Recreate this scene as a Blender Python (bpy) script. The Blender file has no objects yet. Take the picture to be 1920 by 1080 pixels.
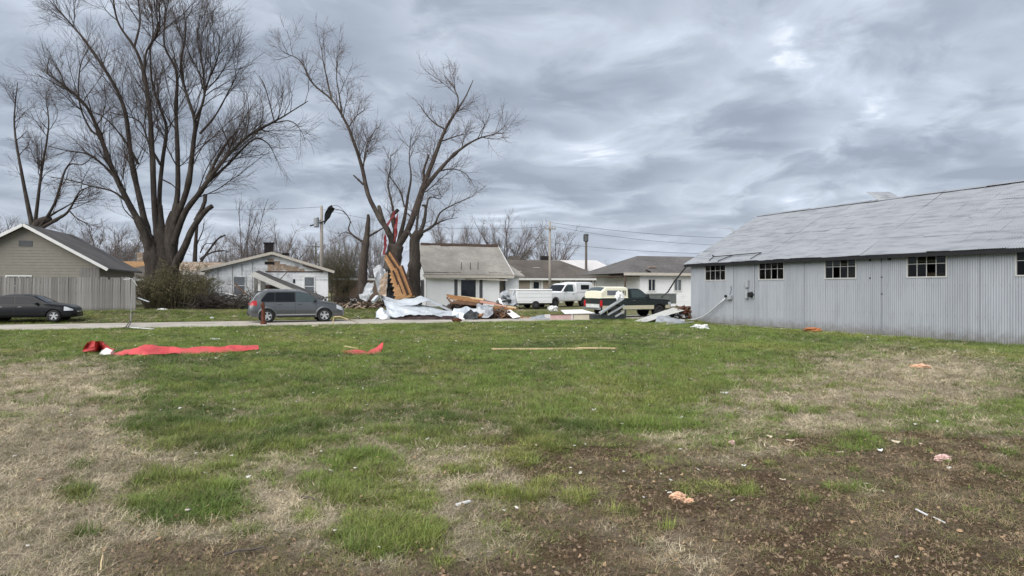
import bpy, bmesh, math, random
import numpy as np
from mathutils import Vector, Matrix, noise as mnoise

R = math.radians
scene = bpy.context.scene
COL = scene.collection

# ------------------------------------------------------------------ camera
CAM_H = 1.85
F = 1200.0                                   # focal length in photograph pixels (1920 wide)
cam_d = bpy.data.cameras.new('camera')
cam_d.sensor_width = 36.0
cam_d.lens = 36.0 * F / 1920.0
cam_d.clip_start = 0.1
cam_d.clip_end = 6000
cam = bpy.data.objects.new('camera', cam_d)
COL.objects.link(cam)
cam.location = (0, 0, CAM_H)
cam.rotation_euler = (R(90), 0, 0)
scene.camera = cam

# ------------------------------------------------------------------ sky and light
SUN_EL, SUN_AZ = 44.0, 215.0                 # high behind the camera, veiled by cloud
world = bpy.data.worlds.new('World')
scene.world = world
world.use_nodes = True
wn, wl = world.node_tree.nodes, world.node_tree.links
wn.clear()


def N(nodes, kind, **kw):
    n = nodes.new(kind)
    for k, v in kw.items():
        if k == 'op':
            n.operation = v
        elif k.startswith('i_'):
            n.inputs[k[2:].replace('_', ' ')].default_value = v
        elif k[0] == 'n' and k[1:].isdigit():
            n.inputs[int(k[1:])].default_value = v
        else:
            setattr(n, k, v)
    return n


def build_sky():
    L = wl.new
    out = N(wn, 'ShaderNodeOutputWorld')
    bg = N(wn, 'ShaderNodeBackground')
    bg.inputs['Strength'].default_value = 0.43
    L(bg.outputs[0], out.inputs[0])
    sky = N(wn, 'ShaderNodeTexSky')
    sky.sky_type = 'NISHITA'
    sky.sun_disc = False
    sky.sun_elevation = R(SUN_EL)
    sky.sun_rotation = R(SUN_AZ)
    sky.air_density = 1.0
    sky.dust_density = 2.0
    skys = N(wn, 'ShaderNodeVectorMath', op='SCALE')
    skys.inputs['Scale'].default_value = 0.10
    L(sky.outputs[0], skys.inputs[0])
    tc = N(wn, 'ShaderNodeTexCoord')
    sep = N(wn, 'ShaderNodeSeparateXYZ')
    L(tc.outputs['Generated'], sep.inputs[0])
    # a flat cloud deck: direction divided by its height gives the point on the deck
    zc = N(wn, 'ShaderNodeMath', op='MAXIMUM', n1=0.0)
    L(sep.outputs['Z'], zc.inputs[0])
    za = N(wn, 'ShaderNodeMath', op='ADD', n1=0.16)
    L(zc.outputs[0], za.inputs[0])
    ux = N(wn, 'ShaderNodeMath', op='DIVIDE')
    uy = N(wn, 'ShaderNodeMath', op='DIVIDE')
    L(sep.outputs['X'], ux.inputs[0]); L(za.outputs[0], ux.inputs[1])
    L(sep.outputs['Y'], uy.inputs[0]); L(za.outputs[0], uy.inputs[1])
    uv = N(wn, 'ShaderNodeCombineXYZ')
    L(ux.outputs[0], uv.inputs[0]); L(uy.outputs[0], uv.inputs[1])
    # slow warp of the deck
    wnz = N(wn, 'ShaderNodeTexNoise', noise_dimensions='2D', i_Scale=0.7, i_Detail=3.0, i_Roughness=0.5)
    L(uv.outputs[0], wnz.inputs['Vector'])
    wsub = N(wn, 'ShaderNodeVectorMath', op='SUBTRACT')
    wsub.inputs[1].default_value = (0.5, 0.5, 0.5)
    L(wnz.outputs['Color'], wsub.inputs[0])
    wsc = N(wn, 'ShaderNodeVectorMath', op='SCALE')
    wsc.inputs['Scale'].default_value = 0.55
    L(wsub.outputs[0], wsc.inputs[0])
    p = N(wn, 'ShaderNodeVectorMath', op='ADD')
    L(uv.outputs[0], p.inputs[0]); L(wsc.outputs[0], p.inputs[1])

    def density(vec, off):
        a = N(wn, 'ShaderNodeVectorMath', op='ADD')
        a.inputs[1].default_value = off
        L(vec, a.inputs[0])
        big = N(wn, 'ShaderNodeTexNoise', noise_dimensions='2D', i_Scale=1.05, i_Detail=3.0, i_Roughness=0.5)
        L(a.outputs[0], big.inputs['Vector'])
        cell = N(wn, 'ShaderNodeTexNoise', noise_dimensions='2D', i_Scale=3.0, i_Detail=7.0, i_Roughness=0.56)
        cell.inputs['Distortion'].default_value = 0.25
        L(a.outputs[0], cell.inputs['Vector'])
        m = N(wn, 'ShaderNodeMath', op='MULTIPLY', n1=0.46)
        L(big.outputs[0], m.inputs[0])
        m2 = N(wn, 'ShaderNodeMath', op='MULTIPLY_ADD', n1=0.34)
        L(cell.outputs[0], m2.inputs[0]); L(m.outputs[0], m2.inputs[2])
        # rounded lumps with sharp seams between them
        vo = N(wn, 'ShaderNodeTexVoronoi', voronoi_dimensions='2D', feature='F1', i_Scale=1.9, i_Detail=1.0, i_Roughness=0.5)
        cw = N(wn, 'ShaderNodeVectorMath', op='SCALE'); cw.inputs['Scale'].default_value = 0.42
        L(cell.outputs['Color'], cw.inputs[0])
        ca = N(wn, 'ShaderNodeVectorMath', op='ADD'); L(a.outputs[0], ca.inputs[0]); L(cw.outputs[0], ca.inputs[1])
        L(ca.outputs[0], vo.inputs['Vector'])
        inv = N(wn, 'ShaderNodeMath', op='MULTIPLY_ADD', n1=-0.25)
        L(vo.outputs['Distance'], inv.inputs[0]); L(m2.outputs[0], inv.inputs[2])
        fin = N(wn, 'ShaderNodeMath', op='ADD', n1=0.252)
        L(inv.outputs[0], fin.inputs[0])
        return fin.outputs[0]
    o = (3.7, 1.3, 0.0)
    d0 = density(p.outputs[0], o)
    # light comes from above and behind the deck: the far edge of each lump glows
    d1 = density(p.outputs[0], (o[0] - 0.02, o[1] + 0.11, 0.0))
    base = N(wn, 'ShaderNodeMapRange', interpolation_type='SMOOTHSTEP')
    base.inputs['From Min'].default_value = 0.32
    base.inputs['From Max'].default_value = 0.64
    base.inputs['To Min'].default_value = 0.70
    base.inputs['To Max'].default_value = 0.04
    L(d0, base.inputs['Value'])
    rim = N(wn, 'ShaderNodeMath', op='SUBTRACT')
    L(d0, rim.inputs[0]); L(d1, rim.inputs[1])
    rimr = N(wn, 'ShaderNodeMapRange')
    rimr.inputs['From Min'].default_value = -0.11
    rimr.inputs['From Max'].default_value = 0.11
    rimr.inputs['To Min'].default_value = -0.34
    rimr.inputs['To Max'].default_value = 0.36
    L(rim.outputs[0], rimr.inputs['Value'])
    tot = N(wn, 'ShaderNodeMath', op='ADD')
    L(base.outputs[0], tot.inputs[0]); L(rimr.outputs[0], tot.inputs[1])
    ramp = N(wn, 'ShaderNodeValToRGB')
    el = ramp.color_ramp.elements
    el[0].position = 0.0
    el[0].color = (0.278, 0.318, 0.385, 1)
    el[1].position = 1.0
    el[1].color = (0.74, 0.785, 0.85, 1)
    for pos, c in ((0.30, (0.345, 0.391, 0.467, 1)), (0.56, (0.445, 0.494, 0.573, 1)), (0.80, (0.53, 0.592, 0.690, 1))):
        e = el.new(pos); e.color = c
    L(tot.outputs[0], ramp.inputs[0])
    mix = N(wn, 'ShaderNodeMix', data_type='RGBA')
    mix.inputs['Factor'].default_value = 0.93
    L(skys.outputs[0], mix.inputs['A']); L(ramp.outputs[0], mix.inputs['B'])
    # the deck melts into pale haze at the horizon
    hz = N(wn, 'ShaderNodeMapRange', interpolation_type='SMOOTHSTEP')
    hz.inputs['From Min'].default_value = -0.02
    hz.inputs['From Max'].default_value = 0.15
    hz.inputs['To Min'].default_value = 0.62
    hz.inputs['To Max'].default_value = 0.0
    L(sep.outputs['Z'], hz.inputs['Value'])
    mh = N(wn, 'ShaderNodeMix', data_type='RGBA')
    mh.inputs['B'].default_value = (0.55, 0.60, 0.69, 1)
    L(hz.outputs[0], mh.inputs['Factor']); L(mix.outputs['Result'], mh.inputs['A'])
    L(mh.outputs['Result'], bg.inputs['Color'])


build_sky()
sun_d = bpy.data.lights.new('sun', 'SUN')
sun_d.energy = 1.5
sun_d.angle = R(75)
sun_d.color = (1.0, 0.965, 0.92)
sun = bpy.data.objects.new('sun', sun_d)
COL.objects.link(sun)
_sd = Vector((math.sin(R(SUN_AZ)) * math.cos(R(SUN_EL)), math.cos(R(SUN_AZ)) * math.cos(R(SUN_EL)), math.sin(R(SUN_EL))))
sun.rotation_euler = _sd.to_track_quat('Z', 'Y').to_euler()
scene.view_settings.view_transform = 'Standard'
scene.view_settings.look = 'None'
scene.view_settings.exposure = 1.6
scene.view_settings.gamma = 1.0

# ------------------------------------------------------------------ helpers


def obj(name, mesh, parent=None, loc=None, rot=None, mat=None, label=None, cat=None, group=None, kind=None):
    o = bpy.data.objects.new(name, mesh)
    COL.objects.link(o)
    if parent is not None:
        o.parent = parent
    if loc is not None:
        o.location = loc
    if rot is not None:
        o.rotation_euler = rot
    if mat is not None and mesh is not None:
        if not mesh.materials:
            mesh.materials.append(mat)
    tag(o, label, cat, group, kind)
    return o


def tag(o, label=None, cat=None, group=None, kind=None):
    if label: o['label'] = label
    if cat: o['category'] = cat
    if group: o['group'] = group
    if kind: o['kind'] = kind
    return o


def empty(name, loc, rz=0.0, label=None, cat=None, group=None):
    o = obj(name, None, None, loc, (0, 0, rz))
    o.empty_display_size = 0.2
    return tag(o, label, cat, group)


class MB:
    """collects simple shapes into one mesh"""
    def __init__(self):
        self.v, self.f = [], []

    def add(self, vs, fs):
        b = len(self.v)
        self.v.extend([tuple(p) for p in vs])
        self.f.extend([tuple(b + i for i in f) for f in fs])
        return self

    def box(self, x0, x1, y0, y1, z0, z1, M=None):
        vs = [Vector(p) for p in ((x0, y0, z0), (x1, y0, z0), (x1, y1, z0), (x0, y1, z0), (x0, y0, z1), (x1, y0, z1), (x1, y1, z1), (x0, y1, z1))]
        if M is not None:
            vs = [M @ p for p in vs]
        return self.add(vs, [(0, 3, 2, 1), (4, 5, 6, 7), (0, 1, 5, 4), (1, 2, 6, 5), (2, 3, 7, 6), (3, 0, 4, 7)])

    def bar(self, a, b, w, h, up=(0, 0, 1)):
        a, b = Vector(a), Vector(b)
        d = (b - a).normalized()
        s = d.cross(Vector(up))
        if s.length < 1e-4:
            s = d.cross(Vector((1, 0, 0)))
        s.normalize()
        u = s.cross(d)
        c = [(-w / 2, -h / 2), (w / 2, -h / 2), (w / 2, h / 2), (-w / 2, h / 2)]
        vs = [a + s * x + u * y for x, y in c] + [b + s * x + u * y for x, y in c]
        return self.add(vs, [(0, 1, 2, 3), (7, 6, 5, 4), (0, 4, 5, 1), (1, 5, 6, 2), (2, 6, 7, 3), (3, 7, 4, 0)])

    def tube(self, pts, radii, n=6, cap=True):
        pts = [Vector(p) for p in pts]
        if not hasattr(radii, '__len__'):
            radii = [radii] * len(pts)
        vs, fs = [], []
        ref = Vector((0.13, 0.31, 0.94))
        for i, p in enumerate(pts):
            t = (pts[min(i + 1, len(pts) - 1)] - pts[max(i - 1, 0)]).normalized()
            s = t.cross(ref)
            if s.length < 0.05:
                s = t.cross(Vector((1, 0, 0)))
            s.normalize()
            u = s.cross(t)
            for k in range(n):
                a = 2 * math.pi * k / n
                vs.append(p + (s * math.cos(a) + u * math.sin(a)) * radii[i])
        for i in range(len(pts) - 1):
            for k in range(n):
                a, b = i * n + k, i * n + (k + 1) % n
                fs.append((a, b, b + n, a + n))
        if cap:
            fs.append(tuple(range(n - 1, -1, -1)))
            fs.append(tuple(range((len(pts) - 1) * n, len(pts) * n)))
        return self.add(vs, fs)

    def lathe(self, prof, axis='y', n=20, c=(0, 0, 0)):
        """prof: list of (radius, offset along axis)"""
        vs, fs = [], []
        for r, h in prof:
            for k in range(n):
                a = 2 * math.pi * k / n
                if axis == 'y':
                    vs.append((c[0] + r * math.cos(a), c[1] + h, c[2] + r * math.sin(a)))
                elif axis == 'x':
                    vs.append((c[0] + h, c[1] + r * math.cos(a), c[2] + r * math.sin(a)))
                else:
                    vs.append((c[0] + r * math.cos(a), c[1] + r * math.sin(a), c[2] + h))
        for i in range(len(prof) - 1):
            for k in range(n):
                a, b = i * n + k, i * n + (k + 1) % n
                fs.append((a, b, b + n, a + n))
        return self.add(vs, fs)

    def prism(self, poly, y0, y1):
        """poly in x,z extruded along y"""
        n = len(poly)
        vs = [(x, y0, z) for x, z in poly] + [(x, y1, z) for x, z in poly]
        fs = [tuple(range(n)), tuple(range(2 * n - 1, n - 1, -1))]
        for i in range(n):
            j = (i + 1) % n
            fs.append((i, i + n, j + n, j))
        return self.add(vs, fs)

    def mesh(self, name='mesh', smooth=False, recalc=False, bevel=0.0):
        me = bpy.data.meshes.new(name)
        me.from_pydata(self.v, [], self.f)
        if recalc or bevel:
            bm = bmesh.new(); bm.from_mesh(me)
            if bevel:
                bmesh.ops.bevel(bm, geom=list(bm.edges), offset=bevel, segments=1, affect='EDGES')
            bmesh.ops.recalc_face_normals(bm, faces=list(bm.faces))
            bm.to_mesh(me); bm.free()
        if smooth:
            me.polygons.foreach_set('use_smooth', [True] * len(me.polygons))
        me.update()
        return me

    def build(self, name, mat, parent=None, smooth=False, recalc=False, bevel=0.0, **kw):
        return obj(name, self.mesh(name, smooth, recalc, bevel), parent, mat=mat, **kw)


def fast_mesh(name, V, quads=None, tris=None, smooth=True):
    me = bpy.data.meshes.new(name)
    V = np.asarray(V, dtype=np.float32).reshape(-1, 3)
    me.vertices.add(len(V))
    me.vertices.foreach_set('co', V.ravel())
    loops, starts, n = [], [], 0
    if quads is not None and len(quads):
        q = np.asarray(quads, dtype=np.int32)
        loops.append(q.ravel()); starts.append(np.arange(len(q)) * 4); n += q.size
    if tris is not None and len(tris):
        t = np.asarray(tris, dtype=np.int32)
        loops.append(t.ravel()); starts.append(n + np.arange(len(t)) * 3)
    lp = np.concatenate(loops).astype(np.int32); st = np.concatenate(starts).astype(np.int32)
    me.loops.add(len(lp)); me.loops.foreach_set('vertex_index', lp)
    me.polygons.add(len(st)); me.polygons.foreach_set('loop_start', st)
    me.update(calc_edges=True)
    if smooth:
        me.polygons.foreach_set('use_smooth', np.ones(len(st), dtype=bool))
    me.validate()
    return me


def copy_tree(o, parent=None):
    c = o.copy()
    COL.objects.link(c)
    c.parent = parent
    for ch in [x for x in bpy.data.objects if x.parent == o]:
        copy_tree(ch, c)
    return c


# value noise on numpy arrays
def _hash(ix, iy, seed):
    h = (ix * 374761393 + iy * 668265263 + seed * 974634777) & 0xFFFFFFFF
    h = ((h ^ (h >> 13)) * 1274126177) & 0xFFFFFFFF
    return ((h ^ (h >> 16)) & 0xFFFF) / 65535.0


def vnoise(x, y, scale=1.0, seed=0, octaves=4, rough=0.5):
    x = np.asarray(x, dtype=np.float64) * scale; y = np.asarray(y, dtype=np.float64) * scale
    tot = np.zeros(np.broadcast(x, y).shape); amp = 1.0; nrm = 0.0
    for o in range(octaves):
        xi = np.floor(x).astype(np.int64); yi = np.floor(y).astype(np.int64)
        fx = x - xi; fy = y - yi
        fx = fx * fx * (3 - 2 * fx); fy = fy * fy * (3 - 2 * fy)
        s = seed + o * 17
        a = _hash(xi, yi, s); b = _hash(xi + 1, yi, s); c = _hash(xi, yi + 1, s); d = _hash(xi + 1, yi + 1, s)
        tot += amp * ((a * (1 - fx) + b * fx) * (1 - fy) + (c * (1 - fx) + d * fx) * fy)
        nrm += amp; amp *= rough; x = x * 2.03 + 11.3; y = y * 2.03 + 5.7
    return tot / nrm


def sstep(a, b, x):
    t = np.clip((np.asarray(x, dtype=np.float64) - a) / (b - a), 0, 1)
    return t * t * (3 - 2 * t)


# materials -------------------------------------------------------
MATS = {}


def mat(name, col, rough=0.7, metal=0.0, var=0.12, vscale=3.0, bump=0.0, bscale=40.0, col2=None, c2scale=1.2, c2lo=0.5, c2hi=0.65,
        stretch=None, spec=0.4, coat=0.0, detail=5.0):
    if name in MATS:
        return MATS[name]
    m = bpy.data.materials.new(name)
    m.use_nodes = True
    nt = m.node_tree; nodes = nt.nodes; L = nt.links.new
    b = nodes['Principled BSDF']
    b.inputs['Roughness'].default_value = rough
    b.inputs['Metallic'].default_value = metal
    b.inputs['Specular IOR Level'].default_value = spec
    if coat:
        b.inputs['Coat Weight'].default_value = coat
        b.inputs['Coat Roughness'].default_value = 0.06
    tc = N(nodes, 'ShaderNodeTexCoord')
    src = tc.outputs['Object']
    if stretch:
        mp = N(nodes, 'ShaderNodeMapping'); mp.inputs['Scale'].default_value = stretch
        L(src, mp.inputs[0]); src = mp.outputs[0]
    nz = N(nodes, 'ShaderNodeTexNoise', i_Scale=vscale, i_Detail=detail, i_Roughness=0.6)
    L(src, nz.inputs['Vector'])
    mr = N(nodes, 'ShaderNodeMapRange')
    mr.inputs['From Min'].default_value = 0.25; mr.inputs['From Max'].default_value = 0.75
    mr.inputs['To Min'].default_value = 1 - var; mr.inputs['To Max'].default_value = 1 + var
    L(nz.outputs[0], mr.inputs['Value'])
    c = N(nodes, 'ShaderNodeRGB'); c.outputs[0].default_value = (*col, 1)
    cs = c.outputs[0]
    if col2 is not None:
        n2 = N(nodes, 'ShaderNodeTexNoise', i_Scale=c2scale, i_Detail=6.0, i_Roughness=0.65)
        L(src, n2.inputs['Vector'])
        r2 = N(nodes, 'ShaderNodeMapRange', interpolation_type='SMOOTHSTEP')
        r2.inputs['From Min'].default_value = c2lo; r2.inputs['From Max'].default_value = c2hi
        L(n2.outputs[0], r2.inputs['Value'])
        mx = N(nodes, 'ShaderNodeMix', data_type='RGBA')
        mx.inputs['B'].default_value = (*col2, 1)
        L(r2.outputs[0], mx.inputs['Factor']); L(cs, mx.inputs['A'])
        cs = mx.outputs['Result']
    sc = N(nodes, 'ShaderNodeVectorMath', op='SCALE')
    L(cs, sc.inputs[0]); L(mr.outputs[0], sc.inputs['Scale'])
    L(sc.outputs[0], b.inputs['Base Color'])
    if bump:
        nb = N(nodes, 'ShaderNodeTexNoise', i_Scale=bscale, i_Detail=4.0)
        L(src, nb.inputs['Vector'])
        bp = N(nodes, 'ShaderNodeBump'); bp.inputs['Strength'].default_value = bump; bp.inputs['Distance'].default_value = 0.02
        L(nb.outputs[0], bp.inputs['Height']); L(bp.outputs[0], b.inputs['Normal'])
    MATS[name] = m
    return m


def glass_mat(name, tint=(0.02, 0.025, 0.03), rough=0.05):
    """dark window glass seen from outside by day"""
    if name in MATS:
        return MATS[name]
    m = mat(name, tint, rough, 0, 0.3, 2.0, spec=0.28)
    return m


def clear_glass(name):
    if name in MATS:
        return MATS[name]
    m = bpy.data.materials.new(name); m.use_nodes = True
    nodes = m.node_tree.nodes; L = m.node_tree.links.new
    nodes.clear()
    out = N(nodes, 'ShaderNodeOutputMaterial')
    tr = N(nodes, 'ShaderNodeBsdfTransparent'); tr.inputs[0].default_value = (0.62, 0.65, 0.64, 1)
    gl = N(nodes, 'ShaderNodeBsdfGlossy'); gl.inputs['Roughness'].default_value = 0.06
    fr = N(nodes, 'ShaderNodeFresnel'); fr.inputs[0].default_value = 1.3
    mx = N(nodes, 'ShaderNodeMixShader')
    L(fr.outputs[0], mx.inputs[0]); L(tr.outputs[0], mx.inputs[1]); L(gl.outputs[0], mx.inputs[2]); L(mx.outputs[0], out.inputs[0])
    MATS[name] = m
    return m


# photograph pixel -> place helpers (used only to choose real positions)
def at(px, py, D):
    return Vector(((px - 960) / F * D, D, CAM_H - (py - 540) / F * D))


def road_near(x):
    return np.where(np.asarray(x) < 4, 35.0 + 0.33 * np.asarray(x), 36.32 + 0.48 * (np.asarray(x) - 4))


def road_far(x):
    return road_near(x) + 5.8


def gz(x, y):
    """height of the ground"""
    x = np.asarray(x, dtype=np.float64); y = np.asarray(y, dtype=np.float64)
    far = 0.36 * sstep(0.0, 7.0, y - road_far(x))
    # towards the barn the lawn falls a little
    s = (x - 10.36) * 0.9015 + (y - 37) * 0.4327        # signed distance behind the barn's long wall
    barn = -0.15 * sstep(-7.0, -0.5, s) * (1 - sstep(34.2, 37.0, y - 0.48 * np.maximum(x - 10.36, 0)))
    und = 0.05 * (vnoise(x, y, 0.13, 5, 2) - 0.5) * sstep(3, 8, y) * (1 - sstep(0, 4, y - road_near(x) + 4))
    return far + barn + und


def gzf(x, y):
    return float(gz(np.array([x]), np.array([y]))[0])


def gat(px, py):
    """ground point under a pixel of the photograph"""
    D = CAM_H * F / max(py - 540, 1)
    for _ in range(6):
        x = (px - 960) / F * D
        D = (CAM_H - gzf(x, D)) * F / (py - 540)
    x = (px - 960) / F * D
    return Vector((x, D, gzf(x, D)))
# ------------------------------------------------------------------ ground cover: where grass, dead straw and bare soil lie


def cover(x, y):
    """returns green, straw amounts 0..1 (the rest is soil) on the lot; x, y arrays"""
    x = np.asarray(x, dtype=np.float64); y = np.asarray(y, dtype=np.float64)
    ys = np.maximum(y, 2.6)
    u = 960 + F * x / ys
    v = 540 + CAM_H * F / ys
    n1 = vnoise(x, y, 0.9, 3, 4) - 0.5
    n2 = vnoise(x, y, 2.6, 9, 4, 0.6) - 0.5
    n3 = vnoise(x, y, 0.33, 21, 3) - 0.5
    uu = u + 150 * n1 + 60 * n2
    vv = v + (v - 540) * (0.34 * n1 + 0.22 * n2)

    up_ = u + 34 * n1 + 46 * n2
    vp_ = v + (v - 540) * (0.06 * n1 + 0.10 * n2)

    def ell(cx, cy, rx, ry, soft=0.45):
        d = np.sqrt(((uu - cx) / rx) ** 2 + ((vv - cy) / ry) ** 2)
        return 1 - sstep(1 - soft, 1 + soft, d)

    def tuft(cx, cy, rx, ry, soft=0.35):
        d = np.sqrt(((up_ - cx) / rx) ** 2 + ((vp_ - cy) / ry) ** 2)
        return 1 - sstep(1 - soft, 1 + soft, d)
    g = 0.97 - 0.13 * sstep(690, 775, vv) - 0.42 * sstep(775, 850, vv) - 0.34 * sstep(850, 930, vv)
    n4 = vnoise(x, y, 1.15, 33, 4, 0.6) - 0.5
    g = g + (0.34 * n2 + 0.75 * n4) * sstep(640, 770, v) + (0.16 * n3 + 0.25 * n4)
    # tan strip up the left side
    left = (1 - sstep(170, 330, uu + 0.10 * (vv - 700))) * sstep(650, 700, vv)
    g = g * (1 - 0.86 * left)
    # dead grass in front of the barn, bare corner in front of it
    rs = np.maximum(ell(1700, 715, 250, 58), ell(1530, 765, 200, 42))
    rs = np.maximum(rs, 0.55 * ell(1400, 690, 70, 10))
    g = g * (1 - 0.86 * rs)
    rd = sstep(900, 1130, uu) * sstep(800, 845, vv)
    g = g * (1 - 0.78 * rd)
    ld = (1 - sstep(620, 1000, uu)) * sstep(850, 930, vv)
    g = g * (1 - 0.55 * ld)
    for cx, cy, rx, ry, a in ((460, 825, 190, 34, 0.95), (330, 800, 120, 14, 0.9), (345, 935, 112, 52, 1.0), (300, 905, 70, 22, 1.0), (410, 955, 60, 26, 0.9),
                              (690, 915, 115, 46, 0.9), (610, 905, 60, 30, .7), (735, 1005, 105, 46, 1.0), (700, 1030, 60, 24, 1.0), (770, 930, 50, 34, .8),
                              (978, 868, 44, 13, 1.0), (942, 927, 26, 12, 1.0), (1040, 832, 70, 16, 0.95), (990, 812, 34, 10, .8),
                              (570, 972, 26, 12, 0.9), (826, 1052, 22, 10, 0.8), (140, 925, 30, 16, 0.8), (712, 870, 22, 10, 0.9), (515, 897, 24, 9, 0.9),
                              (430, 885, 50, 10, 0.7), (600, 944, 22, 8, 0.8), (1610, 832, 50, 13, .75), (1440, 795, 30, 10, .7), (1770, 798, 40, 12, .7),
                              (1300, 917, 34, 10, .5), (1560, 770, 70, 6, .45), (1720, 755, 80, 6, .4), (470, 1000, 40, 10, .6), (640, 945, 20, 8, .6)):
        g = np.maximum(g, a * tuft(cx, cy, rx, ry) * (0.82 + 0.5 * (n2 + 0.4)))
    # loose small tufts in the worn belt between lawn and bare ground
    n5 = vnoise(x, y, 3.4, 91, 3, 0.55)
    belt = sstep(760, 800, v) * (1 - sstep(930, 1000, v)) * sstep(180, 330, u) * (1 - 0.75 * sstep(1050, 1250, u))
    g = np.maximum(g, 0.95 * sstep(0.60, 0.70, n5) * belt)
    g = np.maximum(g, 0.8 * sstep(0.70, 0.78, n5) * sstep(690, 740, v) * (1 - sstep(980, 1040, v)))
    g = g * (1 - 0.55 * sstep(0.56, 0.74, vnoise(x, y, 2.3, 95, 4, 0.6)) * sstep(740, 800, v))
    sp_ = vnoise(x, y, 6.5, 131, 3, 0.6) - 0.5
    g = g + 1.1 * sp_ * sstep(0.12, 0.4, g) * sstep(660, 780, v)
    g = g * (1 - 0.34 * sstep(0.52, 0.64, vnoise(x, y, 1.5, 137, 4, 0.62)) * sstep(665, 720, v) * (1 - sstep(800, 860, v)))
    g = np.clip(g, 0, 1)
    # what is not green: straw left, right and far; soil in the right foreground
    soil = np.maximum(sstep(830, 1080, uu) * sstep(800, 850, vv), 0.45 * sstep(985, 1080, vv))
    soil = np.clip(soil * (0.95 + 1.1 * n1 + 1.2 * n2) - 0.4 * rs + 0.3 * sstep(1020, 1075, vv) * sstep(300, 700, uu), 0, 1)
    straw = np.clip(1 - soil, 0, 1)
    beyond = y > road_near(x)
    g = np.where(beyond, 0.75 + 0.7 * n1 + 0.4 * n2, g)
    straw = np.where(beyond, 0.6, straw)
    return np.clip(g, 0, 1), straw


def lot_relief(x, y, g, st):
    """small lumps of bare soil"""
    r = vnoise(x, y, 7.0, 41, 4, 0.6) - 0.5
    r2 = vnoise(x, y, 2.2, 43, 2) - 0.5
    return (0.075 * r + 0.05 * r2) * (0.35 + 0.65 * (1 - st)) * sstep(2.0, 3.5, y) * (1 - sstep(18, 26, y))


def axis(parts):
    out = []
    for a, b, s in parts:
        out.append(np.arange(a, b, s))
    return np.concatenate(out)


def geo(a, b, s0, k):
    out = [a]
    s = s0
    while out[-1] < b:
        out.append(out[-1] + s); s *= k
    return np.array(out)


def build_ground():
    ys = np.concatenate([axis([(-30, 2, 2.0), (2, 3, 0.25), (3, 7, 0.035), (7, 12, 0.07), (12, 22, 0.18), (22, 46, 0.5)]), geo(46, 3200, 0.6, 1.12)])
    xr = np.concatenate([axis([(0, 6, 0.05), (6, 11, 0.12), (11, 24, 0.4)]), geo(24, 3200, 0.5, 1.15)])
    xs = np.concatenate([-xr[::-1][:-1], xr])
    X, Y = np.meshgrid(xs, ys)
    g, st = cover(X, Y)
    Z = gz(X, Y) + lot_relief(X, Y, g, st)
    V = np.stack([X, Y, Z], -1).reshape(-1, 3)
    ny, nx = X.shape
    i = np.arange((ny - 1) * (nx - 1)); r = i // (nx - 1); c = i % (nx - 1)
    a = r * nx + c
    Q = np.stack([a, a + 1, a + nx + 1, a + nx], -1)
    me = fast_mesh('ground', V, Q)
    at_ = me.attributes.new('cover', 'FLOAT_COLOR', 'POINT')
    colr = np.stack([g.ravel(), st.ravel(), np.zeros(g.size), np.ones(g.size)], -1).astype(np.float32)
    at_.data.foreach_set('color', colr.ravel())
    m = bpy.data.materials.new('lot_ground'); m.use_nodes = True
    nodes = m.node_tree.nodes; L = m.node_tree.links.new
    b = nodes['Principled BSDF']; b.inputs['Roughness'].default_value = 0.95; b.inputs['Specular IOR Level'].default_value = 0.15
    tc = N(nodes, 'ShaderNodeTexCoord')
    av = N(nodes, 'ShaderNodeAttribute'); av.attribute_name = 'cover'
    sp = N(nodes, 'ShaderNodeSeparateColor'); L(av.outputs['Color'], sp.inputs[0])

    def noise(scale, detail=5, rough=0.6):
        n = N(nodes, 'ShaderNodeTexNoise', i_Scale=scale, i_Detail=detail, i_Roughness=rough)
        L(tc.outputs['Object'], n.inputs['Vector']); return n.outputs[0]

    def ramp(v, stops):
        r = N(nodes, 'ShaderNodeValToRGB'); e = r.color_ramp.elements
        e[0].position, e[0].color = stops[0][0], (*stops[0][1], 1)
        e[1].position, e[1].color = stops[-1][0], (*stops[-1][1], 1)
        for p_, c_ in stops[1:-1]:
            q = e.new(p_); q.color = (*c_, 1)
        L(v, r.inputs[0]); return r.outputs[0]
    nf = noise(38, 6, 0.7)
    nm = noise(9, 5, 0.65)
    soil = ramp(nf, ((0.30, (0.040, 0.025, 0.015)), (0.5, (0.118, 0.078, 0.046)), (0.72, (0.26, 0.19, 0.122))))
    straw = ramp(nf, ((0.28, (0.23, 0.185, 0.133)), (0.5, (0.37, 0.308, 0.228)), (0.72, (0.50, 0.43, 0.325))))
    green = ramp(nm, ((0.3, (0.055, 0.075, 0.02)), (0.5, (0.108, 0.14, 0.038)), (0.72, (0.19, 0.20, 0.075))))
    m1 = N(nodes, 'ShaderNodeMix', data_type='RGBA')
    L(sp.outputs['Green'], m1.inputs['Factor']); L(soil, m1.inputs['A']); L(straw, m1.inputs['B'])
    gf = N(nodes, 'ShaderNodeMath', op='MULTIPLY', n1=0.8); L(sp.outputs['Red'], gf.inputs[0])
    m2 = N(nodes, 'ShaderNodeMix', data_type='RGBA')
    L(gf.outputs[0], m2.inputs['Factor']); L(m1.outputs['Result'], m2.inputs['A']); L(green, m2.inputs['B'])
    L(m2.outputs['Result'], b.inputs['Base Color'])
    bp = N(nodes, 'ShaderNodeBump'); bp.inputs['Strength'].default_value = 1.0; bp.inputs['Distance'].default_value = 0.06
    L(nf, bp.inputs['Height']); L(bp.outputs[0], b.inputs['Normal'])
    return obj('ground', me, mat=m, kind='structure')


build_ground()


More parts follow.
